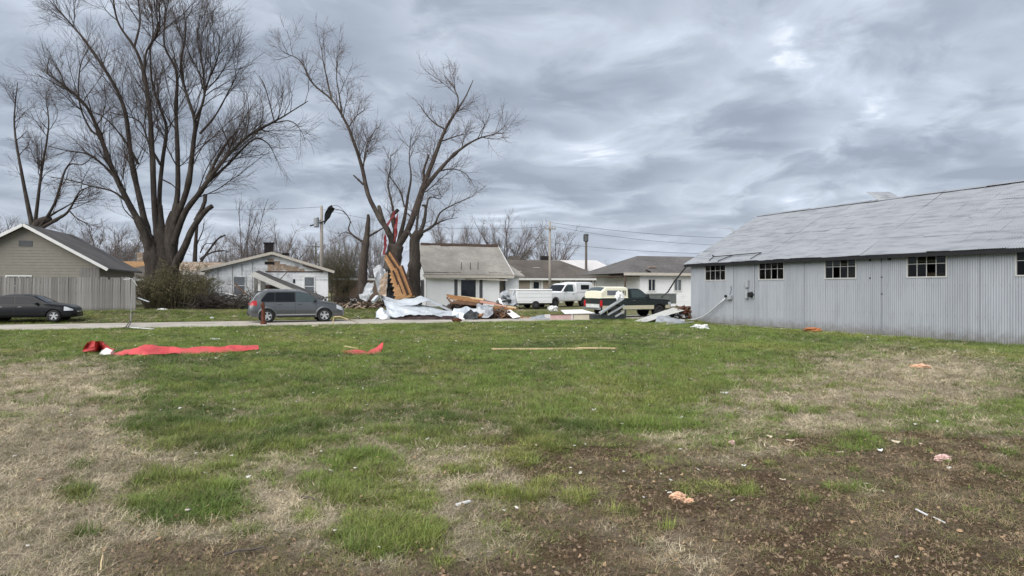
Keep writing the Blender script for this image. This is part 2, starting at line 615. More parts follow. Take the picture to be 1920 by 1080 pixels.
# street -------------------------------------------------------------
def build_street():
    xs = np.concatenate([np.arange(-160, -40, 8.0), np.arange(-40, 40, 0.8), np.arange(40, 240, 8.0)])
    rows = 9
    V, Q = [], []
    rng = np.random.default_rng(4)
    for i, x in enumerate(xs):
        a, b = float(road_near(x)), float(road_far(x))
        wob0 = 0.18 * (vnoise(np.array([x]), np.array([0.0]), 0.8, 71, 3)[0] - 0.5) * 2
        wob1 = 0.18 * (vnoise(np.array([x]), np.array([9.0]), 0.8, 72, 3)[0] - 0.5) * 2
        for k in range(rows):
            t = k / (rows - 1)
            y = a + wob0 + (b + wob1 - a - wob0) * t
            crown = 0.035 * (1 - (2 * t - 1) ** 2)
            edge = 0.012 if 0 < k < rows - 1 else -0.03
            V.append((x, y, max(gzf(x, y), -0.02 if k else -1) + crown + edge))
    n = len(xs)
    for i in range(n - 1):
        for k in range(rows - 1):
            a = i * rows + k
            Q.append((a, a + rows, a + rows + 1, a + 1))
    me = fast_mesh('street', V, Q)
    m = mat('old_concrete_street', (0.42, 0.385, 0.335), 0.9, 0, 0.14, 1.1, 0.3, 60, col2=(0.33, 0.305, 0.27), c2scale=0.5, c2lo=0.48, c2hi=0.62)
    return obj('street', me, mat=m, kind='structure')


build_street()


# grass: blades gathered in tufts, set out over the lot ----------------------
def tuft_mesh(name, seed, n, h, lean, wid, rad, segs=2):
    rng = np.random.default_rng(seed)
    V, T = [], []
    for i in range(n):
        a = rng.uniform(0, 2 * math.pi); r = rad * math.sqrt(rng.uniform())
        bx, by = r * math.cos(a), r * math.sin(a)
        d = a + rng.normal(0, 0.9)
        hh = h * rng.uniform(0.55, 1.15); ln = lean * rng.uniform(0.3, 1.3)
        w = wid * rng.uniform(0.7, 1.3)
        sx, sy = -math.sin(d), math.cos(d)
        b0 = len(V)
        for s in range(segs + 1):
            t = s / segs
            ww = w * (1 - t) ** 0.7
            ox, oy = bx + math.cos(d) * ln * hh * t * t, by + math.sin(d) * ln * hh * t * t
            z = hh * (t - 0.28 * ln * t * t)
            if s < segs:
                V.append((ox - sx * ww / 2, oy - sy * ww / 2, z)); V.append((ox + sx * ww / 2, oy + sy * ww / 2, z))
            else:
                V.append((ox, oy, z))
        for s in range(segs):
            p = b0 + 2 * s
            if s < segs - 1:
                T.append((p, p + 1, p + 3)); T.append((p, p + 3, p + 2))
            else:
                T.append((p, p + 1, p + 2))
    return fast_mesh(name, V, None, T, smooth=False)


def grass_material(name, back=0.25):
    m = bpy.data.materials.new(name); m.use_nodes = True
    nodes = m.node_tree.nodes; L = m.node_tree.links.new
    b = nodes['Principled BSDF']; b.inputs['Roughness'].default_value = 0.62; b.inputs['Specular IOR Level'].default_value = 0.25
    a = N(nodes, 'ShaderNodeAttribute'); a.attribute_type = 'INSTANCER'; a.attribute_name = 'tint'
    tc = N(nodes, 'ShaderNodeTexCoord')
    nz = N(nodes, 'ShaderNodeTexNoise', i_Scale=60.0, i_Detail=2.0)
    L(tc.outputs['Object'], nz.inputs['Vector'])
    mr = N(nodes, 'ShaderNodeMapRange'); mr.inputs['From Min'].default_value = 0.3; mr.inputs['From Max'].default_value = 0.7
    mr.inputs['To Min'].default_value = 0.65; mr.inputs['To Max'].default_value = 1.4
    L(nz.outputs[0], mr.inputs['Value'])
    sc = N(nodes, 'ShaderNodeVectorMath', op='SCALE'); L(a.outputs['Color'], sc.inputs[0]); L(mr.outputs[0], sc.inputs['Scale'])
    L(sc.outputs[0], b.inputs['Base Color'])
    tl = N(nodes, 'ShaderNodeBsdfTranslucent'); L(sc.outputs[0], tl.inputs[0])
    mx = N(nodes, 'ShaderNodeMixShader'); mx.inputs[0].default_value = back
    out = nodes['Material Output']
    L(b.outputs[0], mx.inputs[1]); L(tl.outputs[0], mx.inputs[2]); L(mx.outputs[0], out.inputs[0])
    return m


def scatter(name, P, rot, scl, idx, tint, meshes, material, label, cat):
    """one object: a cloud of points that carries an instance of a tuft each"""
    me = bpy.data.meshes.new(name)
    me.vertices.add(len(P)); me.vertices.foreach_set('co', np.asarray(P, dtype=np.float32).ravel())
    a = me.attributes.new('rot', 'FLOAT_VECTOR', 'POINT'); a.data.foreach_set('vector', np.asarray(rot, dtype=np.float32).ravel())
    a = me.attributes.new('scl', 'FLOAT_VECTOR', 'POINT'); a.data.foreach_set('vector', np.asarray(scl, dtype=np.float32).ravel())
    a = me.attributes.new('idx', 'INT', 'POINT'); a.data.foreach_set('value', np.asarray(idx, dtype=np.int32))
    a = me.attributes.new('tint', 'FLOAT_COLOR', 'POINT')
    a.data.foreach_set('color', np.concatenate([tint, np.ones((len(P), 1))], 1).astype(np.float32).ravel())
    me.update()
    o = obj(name, me, label=label, cat=cat, kind='stuff')
    col = bpy.data.collections.new(name + '_tufts')
    for i, t in enumerate(meshes):
        t.materials.append(material)
        k = bpy.data.objects.new('%s_tuft_%02d' % (name, i), t)
        col.objects.link(k)
    ng = bpy.data.node_groups.new(name + '_scatter', 'GeometryNodeTree')
    ng.interface.new_socket('Geometry', in_out='INPUT', socket_type='NodeSocketGeometry')
    ng.interface.new_socket('Geometry', in_out='OUTPUT', socket_type='NodeSocketGeometry')
    nn, L = ng.nodes, ng.links.new
    gi, go = nn.new('NodeGroupInput'), nn.new('NodeGroupOutput')
    ci = nn.new('GeometryNodeCollectionInfo')
    ci.inputs['Collection'].default_value = col
    ci.inputs['Separate Children'].default_value = True
    ci.inputs['Reset Children'].default_value = True
    ip = nn.new('GeometryNodeInstanceOnPoints')
    ip.inputs['Pick Instance'].default_value = True

    def named(nm, tp):
        q = nn.new('GeometryNodeInputNamedAttribute'); q.data_type = tp
        q.inputs['Name'].default_value = nm
        return [s for s in q.outputs if s.enabled and s.name == 'Attribute'][0]
    L(gi.outputs[0], ip.inputs['Points'])
    L(ci.outputs[0], ip.inputs['Instance'])
    L(named('idx', 'INT'), ip.inputs['Instance Index'])
    er = nn.new('FunctionNodeEulerToRotation')
    L(named('rot', 'FLOAT_VECTOR'), er.inputs[0]); L(er.outputs[0], ip.inputs['Rotation'])
    L(named('scl', 'FLOAT_VECTOR'), ip.inputs['Scale'])
    L(ip.outputs[0], go.inputs[0])
    md = o.modifiers.new('scatter', 'NODES'); md.node_group = ng
    return o


BARN_O = Vector((10.36, 37.0, -0.15)); BARN_U = (0.4327, -0.9015); BARN_N = (0.9015, 0.4327)


def sample_points(rng):
    xs, ys = [], []
    # bands by distance: (y0, y1, tufts per square metre)
    for y0, y1, dens in ((3.0, 6, 820), (6, 9, 520), (9, 14, 270), (14, 22, 125), (22, 45, 50)):
        w = y1 * 0.98 + 2
        n = int((y1 - y0) * 2 * w * dens)
        x = rng.uniform(-w, w, n); y = rng.uniform(y0, y1, n)
        k = np.abs(x) < 0.98 * y + 1.5
        xs.append(x[k]); ys.append(y[k])
    x = np.concatenate(xs); y = np.concatenate(ys)
    s = (x - 10.36) * 0.9015 + (y - 37) * 0.4327
    t = (x - 10.36) * BARN_U[0] + (y - 37) * BARN_U[1]
    keep = ~((s > -0.1) & (t > -0.3))
    a = road_near(x)
    off = 0.25 * (vnoise(x, y, 0.8, 71, 3) - 0.5)
    keep &= (y < a - 0.05 + off) | ((y > a + 6.0 + off) & (y < 47))
    return x[keep], y[keep]


def build_grass():
    rng = np.random.default_rng(12)
    x, y = sample_points(rng)
    g, st = cover(x, y)
    rel = lot_relief(x, y, g, st)
    z = gz(x, y) + rel
    u = rng.uniform(size=len(x))
    dist = np.sqrt(x * x + y * y)
    # green tufts ---------------------------------
    k = u < np.clip(g * 1.15 - 0.08, 0, 1) * 0.85
    xx, yy, zz, gg, dd = x[k], y[k], z[k], g[k], dist[k]
    n = len(xx)
    lum = 0.55 * vnoise(xx, yy, 1.1, 55, 4) + 0.45 * vnoise(xx, yy, 0.35, 56, 3); hue = vnoise(xx, yy, 0.5, 58, 4)
    lum = 0.52 + (lum - 0.5) * 1.9; fine = rng.normal(0, 1, n)
    lush = np.clip((gg - 0.55) * 2.2, 0, 1)
    v = 540 + CAM_H * F / np.maximum(yy, 2.6)
    # bright crisp clumps in the foreground, mown lawn further off
    clump = sstep(0.42, 0.62, vnoise(xx, yy, 1.9, 61, 3))
    hgt = np.where(v > 790, 0.55 + 0.72 * lush * (0.45 + clump), 0.62 + 0.5 * lum + 0.35 * clump) * rng.uniform(0.75, 1.25, n)
    wid = np.clip(0.8 + 0.045 * dd, 0.8, 2.6)
    base = np.array([0.182, 0.248, 0.056])
    yel = np.array([0.285, 0.295, 0.088]); dark = np.array([0.070, 0.108, 0.027]); cool = np.array([0.165, 0.245, 0.085])
    w1 = np.clip((hue - 0.46) * 3.0 + 0.12 * fine, 0, 1)[:, None]
    w2 = np.clip((0.52 - lum) * 2.8 + 0.14 * rng.normal(0, 1, n), 0, 0.85)[:, None]
    w3 = np.clip(rng.normal(0.0, 0.55, n), 0, 1)[:, None]
    c = base * (1 - w1) + yel * w1
    c = c * (1 - w2) + dark * w2
    c = c * (1 - w3 * 0.5) + cool * w3 * 0.5
    dry = (rng.uniform(size=n) < 0.10 + 0.3 * (1 - gg))[:, None]
    c = np.where(dry, np.array([0.25, 0.215, 0.115]) * rng.uniform(0.7, 1.2, (n, 1)), c)
    c = c * rng.uniform(0.75, 1.3, (n, 1))
    rot = np.stack([rng.normal(0, 0.12, n), rng.normal(0, 0.12, n), rng.uniform(0, 6.28, n)], -1)
    scl = np.stack([wid, wid, hgt], -1)
    meshes = [tuft_mesh('blade_tuft', 100 + i, 15, 0.098, 0.7 + 0.28 * i, 0.0056, 0.05) for i in range(5)]
    scatter('grass', np.stack([xx, yy, zz - 0.004], -1), rot, scl, rng.integers(0, 5, n), c, meshes, grass_material('grass_blades'),
            'short green lawn grass growing in patches across the lot', 'grass')
    n_g = n
    # dead straw -----------------------------------
    k = (u > 1 - np.clip((1 - g) * st * 1.1 + 0.04 + 0.13 * (1 - st), 0, 1) * 0.92)
    xx, yy, zz, dd, ss = x[k], y[k], z[k], dist[k], st[k]
    n = len(xx)
    wid = np.clip(0.62 + 0.05 * dd, 0.62, 2.6)
    lum = vnoise(xx, yy, 2.0, 66, 4)
    c = np.array([0.50, 0.425, 0.30]) * (0.5 + 0.95 * lum)[:, None] * rng.uniform(0.6, 1.3, (n, 1))
    c = np.where(ss[:, None] < 0.5, c * np.array([0.60, 0.54, 0.46]), c)
    ol = (rng.uniform(size=n) < 0.12 + 0.5 * (1 - ss) * sstep(0.35, 0.6, vnoise(xx, yy, 0.9, 77, 3)))[:, None]
    c = np.where(ol, np.array([0.19, 0.185, 0.075]) * rng.uniform(0.6, 1.3, (n, 1)), c)
    rot = np.stack([rng.normal(0, 0.25, n), rng.normal(0, 0.25, n), rng.uniform(0, 6.28, n)], -1)
    scl = np.stack([wid, wid, rng.uniform(0.4, 1.0, n)], -1)
    meshes = [tuft_mesh('straw_tuft', 200 + i, 13, 0.055, 2.2, 0.0042, 0.06) for i in range(5)]
    scatter('dead_grass', np.stack([xx, yy, zz], -1), rot, scl, rng.integers(0, 5, n), c, meshes, grass_material('dry_blades', 0.12),
            'flattened tan dead grass between the green patches', 'dead grass')
    # clods of soil ----------------------------------
    n = 52000
    y = rng.uniform(3.0, 11, n); x = rng.uniform(-1, 1, n) * (y * 0.95 + 1)
    g, st = cover(x, y)
    k = rng.uniform(size=n) < np.clip((1 - st) * 1.1 + 0.06, 0, 1) * (1 - 0.8 * g)
    x, y, g, st = x[k], y[k], g[k], st[k]
    n = len(x)
    z = gz(x, y) + lot_relief(x, y, g, st)
    clods = []
    for i in range(4):
        bm = bmesh.new(); bmesh.ops.create_icosphere(bm, subdivisions=1, radius=0.02)
        r2 = random.Random(i)
        for vv in bm.verts:
            vv.co *= r2.uniform(0.6, 1.25); vv.co.z *= 0.6
        me = bpy.data.meshes.new('clod'); bm.to_mesh(me); bm.free(); clods.append(me)
    c = np.array([0.125, 0.088, 0.060]) * rng.uniform(0.3, 2.1, (n, 1))
    s = np.minimum(rng.gamma(2.0, 0.26, n), 1.1)[:, None] * np.array([[1, 1, 1.0]])
    scatter('soil_clods', np.stack([x, y, z], -1), rng.uniform(0, 6.28, (n, 3)), s, rng.integers(0, 4, n), c, clods, grass_material('clod', 0.0),
            'crumbled brown clods on the bare soil', 'soil')
    # fallen leaves and bark flakes
    n = 5200
    y = rng.uniform(3.2, 16, n); x = rng.uniform(-1, 1, n) * (y * 0.95 + 1)
    g, st = cover(x, y)
    z = gz(x, y) + lot_relief(x, y, g, st) + 0.012 + 0.02 * g
    lv = []
    for i in range(4):
        r2 = np.random.default_rng(300 + i)
        a = np.linspace(0, 2 * math.pi, 7)[:-1]
        rad = 0.022 * r2.uniform(0.5, 1.2, 6)
        P_ = [(0, 0, 0.006)] + [(math.cos(t) * q, math.sin(t) * q * 0.6, r2.uniform(0, 0.016)) for t, q in zip(a, rad)]
        lv.append(fast_mesh('leaf_flake', P_, None, [(0, k + 1, (k + 1) % 6 + 1) for k in range(6)], smooth=False))
    c = np.array([0.22, 0.15, 0.09]) * rng.uniform(0.4, 2.0, (n, 1))
    sc = np.repeat(rng.uniform(0.4, 1.2, n)[:, None], 3, 1)
    scatter('leaf_litter', np.stack([x, y, z], -1), np.stack([rng.normal(0, .3, n), rng.normal(0, .3, n), rng.uniform(0, 6.28, n)], -1), sc, rng.integers(0, 4, n), c, lv, grass_material('leaf_flakes', 0.1),
            'dry leaf flakes and bark bits strewn over the lot', 'leaf litter')


build_grass()
# ------------------------------------------------------------------ the metal barn


def panel_metal(name, col, stain, dirt_z=0.0, rough=0.55, streak=(1.0, 1.0, 0.16), stain_lo=0.52, stain_hi=0.72, rnd=0.10):
    """weathered painted sheet metal, each sheet a slightly different tone"""
    m = bpy.data.materials.new(name); m.use_nodes = True
    nodes = m.node_tree.nodes; L = m.node_tree.links.new
    b = nodes['Principled BSDF']; b.inputs['Roughness'].default_value = rough; b.inputs['Metallic'].default_value = 0.1
    b.inputs['Specular IOR Level'].default_value = 0.35
    tc = N(nodes, 'ShaderNodeTexCoord'); oi = N(nodes, 'ShaderNodeObjectInfo')
    mp = N(nodes, 'ShaderNodeMapping'); mp.inputs['Scale'].default_value = streak
    L(tc.outputs['Object'], mp.inputs[0])
    n1 = N(nodes, 'ShaderNodeTexNoise', i_Scale=2.4, i_Detail=7.0, i_Roughness=0.66); L(mp.outputs[0], n1.inputs['Vector'])
    r1 = N(nodes, 'ShaderNodeMapRange', interpolation_type='SMOOTHSTEP')
    r1.inputs['From Min'].default_value = stain_lo; r1.inputs['From Max'].default_value = stain_hi; r1.inputs['To Max'].default_value = 0.75
    L(n1.outputs[0], r1.inputs['Value'])
    mx = N(nodes, 'ShaderNodeMix', data_type='RGBA'); mx.inputs['A'].default_value = (*col, 1); mx.inputs['B'].default_value = (*stain, 1)
    L(r1.outputs[0], mx.inputs['Factor'])
    c = mx.outputs['Result']
    if dirt_z:
        sp = N(nodes, 'ShaderNodeSeparateXYZ'); L(tc.outputs['Object'], sp.inputs[0])
        n2 = N(nodes, 'ShaderNodeTexNoise', i_Scale=3.2, i_Detail=6.0, i_Roughness=0.7); L(tc.outputs['Object'], n2.inputs['Vector'])
        ad = N(nodes, 'ShaderNodeMath', op='MULTIPLY_ADD', n1=-1.5 * dirt_z, n2=0.75 * dirt_z); L(n2.outputs[0], ad.inputs[0])
        sm = N(nodes, 'ShaderNodeMath', op='ADD'); L(ad.outputs[0], sm.inputs[0]); L(sp.outputs['Z'], sm.inputs[1])
        rz = N(nodes, 'ShaderNodeMapRange', interpolation_type='SMOOTHSTEP'); rz.inputs['From Min'].default_value = -0.02; rz.inputs['From Max'].default_value = dirt_z
        rz.inputs['To Min'].default_value = 0.75; rz.inputs['To Max'].default_value = 0.0
        L(sm.outputs[0], rz.inputs['Value'])
        m3 = N(nodes, 'ShaderNodeMix', data_type='RGBA'); m3.inputs['B'].default_value = (0.13, 0.12, 0.10, 1)
        L(rz.outputs[0], m3.inputs['Factor']); L(c, m3.inputs['A']); c = m3.outputs['Result']
    rr = N(nodes, 'ShaderNodeMapRange'); rr.inputs['To Min'].default_value = 1 - rnd; rr.inputs['To Max'].default_value = 1 + rnd
    L(oi.outputs['Random'], rr.inputs['Value'])
    sc = N(nodes, 'ShaderNodeVectorMath', op='SCALE'); L(c, sc.inputs[0]); L(rr.outputs[0], sc.inputs['Scale'])
    L(sc.outputs[0], b.inputs['Base Color'])
    return m


def corrugated(x0, x1, l0, l1, amp=0.011, pitch=0.0866, seg=6, rows=2, dents=0.0, seed=0, map_=None):
    """a sheet: x across, l along; returns vertices mapped by map_(x, l, d) and quads; has a back face 1.5 mm behind"""
    rng = np.random.default_rng(seed)
    n = max(2, int(round((x1 - x0) / pitch * seg)) + 1)
    xs = np.linspace(x0, x1, n)
    ls = np.linspace(l0, l1, rows)
    ph = rng.uniform(0, 50, 2)
    V = []
    for side in (0.0, -0.0015):
        for l in ls:
            d = amp * np.cos(2 * math.pi * xs / pitch) + side
            if dents:
                d = d + dents * (vnoise(xs + ph[0], np.full_like(xs, l + ph[1]), 1.4, 3, 3) - 0.5)
            for x, dd in zip(xs, d):
                V.append(map_(x, l, dd))
    Q = []
    m = n * rows
    for r in range(rows - 1):
        for i in range(n - 1):
            a = r * n + i
            Q.append((a, a + 1, a + n + 1, a + n))
            Q.append((m + a, m + a + n, m + a + n + 1, m + a + 1))
    return V, Q


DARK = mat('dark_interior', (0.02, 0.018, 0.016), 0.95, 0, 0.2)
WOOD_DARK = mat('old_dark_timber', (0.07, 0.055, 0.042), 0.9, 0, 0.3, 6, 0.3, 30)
WHITE_TRIM = mat('weathered_white_trim', (0.44, 0.44, 0.43), 0.6, 0, 0.10, 5, col2=(0.42, 0.41, 0.38), c2scale=4, c2lo=0.58, c2hi=0.75)
BLACK_METAL = mat('blackened_metal', (0.018, 0.018, 0.02), 0.55, 0.3, 0.3)
GREY_BOX = mat('grey_enamel_box', (0.36, 0.38, 0.40), 0.5, 0.2, 0.12, 8)
CONCRETE = mat('old_concrete', (0.33, 0.31, 0.28), 0.95, 0, 0.18, 4, 0.4, 50, col2=(0.2, 0.19, 0.17), c2scale=3)


def build_barn():
    barn = empty('metal_barn', BARN_O, math.atan2(BARN_U[1], BARN_U[0]), 'long grey corrugated metal barn with a damaged pale roof at the right', 'barn')
    LEN, WID, EAVE, RIDGE = 21.6, 11.28, 3.52, 6.45
    wins = [(1.18, 2.72), (5.05, 6.58), (8.88, 10.39), (12.64, 14.13), (16.45, 17.97)]
    zs, zt = 2.45, 3.44
    mw = panel_metal('barn_wall_metal', (0.312, 0.333, 0.366), (0.25, 0.268, 0.297), 0.6, 0.5, stain_lo=0.42, stain_hi=0.72, rnd=0.06)
    mr = panel_metal('barn_roof_metal', (0.29, 0.304, 0.326), (0.15, 0.162, 0.182), 0, 0.5, (0.34, 1.7, 1.7), 0.44, 0.70, 0.05)
    # wall sheets
    cuts = [0.0]
    edges = sorted([e for w in wins for e in w] + [LEN])
    for e in edges:
        a = cuts[-1]; k = max(1, round((e - a) / 0.78))
        cuts += [a + (e - a) * (i + 1) / k for i in range(k)]
    rnd = random.Random(5)
    for i, (a, b) in enumerate(zip(cuts[:-1], cuts[1:])):
        mid = (a + b) / 2
        under = any(w[0] <= mid <= w[1] for w in wins)
        zb = 0.06 + rnd.uniform(-0.02, 0.02)
        if mid > 12.4: zb = -0.09 + rnd.uniform(-0.01, 0.01)
        off = 0.004 if i % 2 else 0.0
        V, Q = corrugated(a - (0.012 if i % 2 else 0), b + (0.012 if i % 2 else 0), zb, zs if under else EAVE - 0.02, 0.0115, seed=i, rows=6, dents=0.016,
                          map_=lambda x, l, d, off=off: (x, -0.012 - off - d, l))
        obj('wall_panel', fast_mesh('wall_panel', V, Q), barn, mat=mw)
    for x in (3.31, 7.78, 11.57, 15.3, 19.0):
        MB().box(x - 0.007, x + 0.007, -0.034, -0.022, 0.08 if x < 12.4 else -0.08, EAVE - 0.22).build('sheet_seam', mat('dark_seam', (0.20, 0.215, 0.235), 0.7), barn)
    for z in (0.95, 2.1):
        rv = MB()
        for k in range(int(LEN / 0.26)):
            x = 0.13 + k * 0.26
            rv.box(x - 0.008, x + 0.008, -0.031, -0.02, z - 0.008, z + 0.008)
        r_ = rv.build('screw_row', mat('rusty_screw', (0.16, 0.12, 0.10), 0.8), barn); r_['kind'] = 'stuff'
    # timber lining added to keep daylight out, so the openings look into a dark shed
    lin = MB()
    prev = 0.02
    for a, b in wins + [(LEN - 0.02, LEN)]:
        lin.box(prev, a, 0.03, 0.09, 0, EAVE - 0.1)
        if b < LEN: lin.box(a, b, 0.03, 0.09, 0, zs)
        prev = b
    lin.build('light_block_lining', WOOD_DARK, barn)
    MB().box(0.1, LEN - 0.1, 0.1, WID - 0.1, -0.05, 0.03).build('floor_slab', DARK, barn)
    # end walls and back wall
    for nm, x in (('end_wall', 0.0), ('end_wall', LEN)):
        s = -1 if x == 0 else 1
        V, Q = [], []
        n = int(WID / 0.0866 * 4)
        ys = np.linspace(0, WID, n)
        for y in ys:
            h = EAVE - 0.03 + (RIDGE - EAVE) * (1 - abs(y - WID / 2) / (WID / 2)) - 0.04
            d = 0.011 * math.cos(2 * math.pi * y / 0.0866)
            V += [(x + s * d, y, 0.0), (x + s * d, y, h)]
        for k in range(n - 1):
            Q.append((2 * k, 2 * k + 2, 2 * k + 3, 2 * k + 1))
        obj(nm, fast_mesh(nm, V, Q), barn, mat=mw)
    MB().box(0.03, LEN - 0.03, WID - 0.05, WID, 0, EAVE - 0.05).build('back_wall', mw, barn)
    # roof sheets: three rows of sheets on the slope in view
    half = WID / 2
    over = 0.34
    sl = math.hypot(half, RIDGE - EAVE); ux, uz = half / sl, (RIDGE - EAVE) / sl
    nx_, nz_ = -uz, ux                       # outward normal in the (y, z) plane

    def rmap(lift):
        return lambda x, l, d: (x, l * ux + nx_ * (d + lift), EAVE + l * uz + nz_ * (d + lift))
    rowsl = [(-over, 1.45), (1.38, 3.05), (2.98, 4.72), (4.66, sl + 0.02)]
    xcol = np.linspace(-0.25, LEN + 0.25, 25)
    for j, (l0, l1) in enumerate(rowsl):
        for i in range(len(xcol) - 1):
            lift = 0.03 + 0.005 * j + rnd.uniform(0, 0.006) + (0.003 if i % 2 else 0)
            e0 = l0 + (rnd.uniform(-0.05, 0.02) if j == 0 else rnd.uniform(-0.3, 0.06))
            V, Q = corrugated(xcol[i] - 0.015, xcol[i + 1] + 0.015, e0, l1, 0.014, rows=7, dents=0.045, seed=100 + i * 7 + j, map_=rmap(lift))
            o = obj('roof_panel', fast_mesh('roof_panel', V, Q), barn, mat=mr)
    # the far slope, deck and ridge
    MB().add([(-0.25, half + 0.02, RIDGE + 0.03), (LEN + 0.25, half + 0.02, RIDGE + 0.03), (LEN + 0.25, WID + over, EAVE - 0.12), (-0.25, WID + over, EAVE - 0.12),
              (-0.25, half + 0.02, RIDGE - 0.02), (LEN + 0.25, half + 0.02, RIDGE - 0.02), (LEN + 0.25, WID + over, EAVE - 0.17), (-0.25, WID + over, EAVE - 0.17)],
             [(0, 1, 2, 3), (7, 6, 5, 4), (0, 4, 5, 1), (1, 5, 6, 2), (2, 6, 7, 3), (3, 7, 4, 0)]).build('far_roof_slope', mr, barn)
    MB().add([(-0.2, -0.30, EAVE - 0.19), (LEN + 0.2, -0.30, EAVE - 0.19), (LEN + 0.2, half, RIDGE - 0.03), (-0.2, half, RIDGE - 0.03),
              (-0.2, -0.30, EAVE - 0.22), (LEN + 0.2, -0.30, EAVE - 0.22), (LEN + 0.2, half, RIDGE - 0.07), (-0.2, half, RIDGE - 0.07)],
             [(0, 1, 2, 3), (7, 6, 5, 4), (0, 4, 5, 1), (1, 5, 6, 2), (2, 6, 7, 3), (3, 7, 4, 0)]).build('roof_deck', WOOD_DARK, barn)
    MB().box(-0.24, LEN + 0.24, -0.335, -0.305, EAVE - 0.31, EAVE - 0.165).build('fascia', BLACK_METAL, barn)
    rc = MB()
    for k in range(12):
        a, b = -0.26 + k * (LEN + 0.52) / 12, -0.26 + (k + 1) * (LEN + 0.52) / 12 + 0.02
        z = RIDGE + 0.075 + 0.012 * (k % 2) + rnd.uniform(-0.01, 0.015)
        rc.add([(a, half - 0.24, z - 0.10), (b, half - 0.24, z - 0.10), (b, half, z), (a, half, z), (b, half + 0.24, z - 0.12), (a, half + 0.24, z - 0.12)],
               [(0, 1, 2, 3), (3, 2, 4, 5)])
    rc.build('ridge_cap', mr, barn)
    # a roof sheet torn up at the ridge
    Mi = (Matrix.Translation(BARN_O) @ Matrix.Rotation(math.atan2(BARN_U[1], BARN_U[0]), 4, 'Z')).inverted()
    c4 = [Mi @ at(1652, 380, 32.3), Mi @ at(1694, 376, 31.6), Mi @ at(1668, 361, 32.6), Mi @ at(1624, 361, 33.2)]
    tm = MB()
    for t_ in (0, 0.012):
        for r_ in range(4):
            for q_ in range(7):
                f_, g_ = r_ / 3, q_ / 6
                v_ = c4[0].lerp(c4[1], g_).lerp(c4[3].lerp(c4[2], g_), f_)
                tm.v.append((v_.x, v_.y, v_.z + 0.06 * math.sin(f_ * 2.6) + 0.012 * (q_ % 2) - t_))
    for k_ in (0, 28):
        for r_ in range(3):
            for q_ in range(6):
                a_ = k_ + r_ * 7 + q_
                tm.f.append((a_, a_ + 1, a_ + 8, a_ + 7))
    tr = tm.build('torn_roof_sheet', mr, barn)
    tr['label'] = 'roof sheet peeled up above the ridge'
    # windows
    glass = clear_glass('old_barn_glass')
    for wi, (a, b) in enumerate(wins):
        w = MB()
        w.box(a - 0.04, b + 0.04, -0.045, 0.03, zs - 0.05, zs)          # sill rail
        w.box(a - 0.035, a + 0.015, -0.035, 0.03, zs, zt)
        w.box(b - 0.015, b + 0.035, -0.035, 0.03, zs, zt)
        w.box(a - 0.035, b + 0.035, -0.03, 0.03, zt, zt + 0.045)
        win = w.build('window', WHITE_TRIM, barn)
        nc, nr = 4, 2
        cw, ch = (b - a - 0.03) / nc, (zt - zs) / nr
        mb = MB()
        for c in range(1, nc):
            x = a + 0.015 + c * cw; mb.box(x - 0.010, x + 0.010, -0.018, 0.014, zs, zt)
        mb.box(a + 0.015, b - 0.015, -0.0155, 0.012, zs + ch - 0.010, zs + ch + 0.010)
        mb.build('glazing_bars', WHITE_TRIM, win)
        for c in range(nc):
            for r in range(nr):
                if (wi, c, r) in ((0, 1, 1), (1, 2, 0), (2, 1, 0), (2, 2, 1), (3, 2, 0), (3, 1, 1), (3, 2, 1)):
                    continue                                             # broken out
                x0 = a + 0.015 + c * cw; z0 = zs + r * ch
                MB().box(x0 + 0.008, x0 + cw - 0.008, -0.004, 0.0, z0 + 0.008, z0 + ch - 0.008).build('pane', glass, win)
    # things dimly seen inside: posts and a stored timber stack
    for x in (2.3, 6.2, 9.6, 13.4, 17.2):
        MB().box(x, x + 0.14, 2.4, 2.54, 0.03, 4.3).build('post', WOOD_DARK, barn)
        MB().box(x, x + 0.14, 7.4, 7.54, 0.03, 4.9).build('post', WOOD_DARK, barn)
    for x0, x1, z1 in ((9.0, 10.4, 2.85), (12.6, 14.6, 2.62)):
        MB().box(x0, x1, 1.2, 2.0, 0.03, z1).build('stored_crate', mat('dusty_board', (0.2, 0.15, 0.1), 0.9), barn)
    # foundation
    f = MB()
    f.box(-0.1, 12.35, -0.12, 0.02, -0.25, 0.05)
    f.box(12.45, LEN, -0.09, 0.02, -0.3, -0.11)
    f.build('foundation', CONCRETE, barn)
    # holes rusted or punched through the sheets near the last windows
    for x, z, r in ((11.05, 3.18, 0.05), (11.9, 3.22, 0.085), (11.05, 2.42, 0.035), (11.57, 2.45, 0.04), (11.57, 1.75, 0.04), (11.56, 3.2, 0.03)):
        m = MB(); m.lathe([(0.0, -0.033), (r, -0.033), (r * 1.1, -0.02)], 'y', 9, (x, 0, z)); m.build('hole', DARK, barn)
    MB().box(11.54, 11.56, -0.034, -0.02, 3.05, 3.4).build('torn_seam', DARK, barn)
    # meter boxes, conduit and mast
    bx = MB(); bx.box(4.22, 4.40, -0.16, -0.026, 2.02, 2.42); bx.build('meter_box', GREY_BOX, barn, bevel=0.012)
    bx = MB(); bx.box(4.20, 4.36, -0.15, -0.026, 1.45, 1.90); bx.build('switch_box', GREY_BOX, barn, bevel=0.012)
    bx = MB(); bx.lathe([(0.0, -0.25), (0.12, -0.25), (0.13, -0.22), (0.13, -0.1), (0.15, -0.09), (0.15, -0.026)], 'y', 14, (4.60, 0, 1.66)); bx.build('meter_dial', BLACK_METAL, barn)
    MB().tube([(4.72, -0.06, 1.5), (4.72, -0.06, 3.42)], 0.028, 8).build('conduit', GREY_BOX, barn)
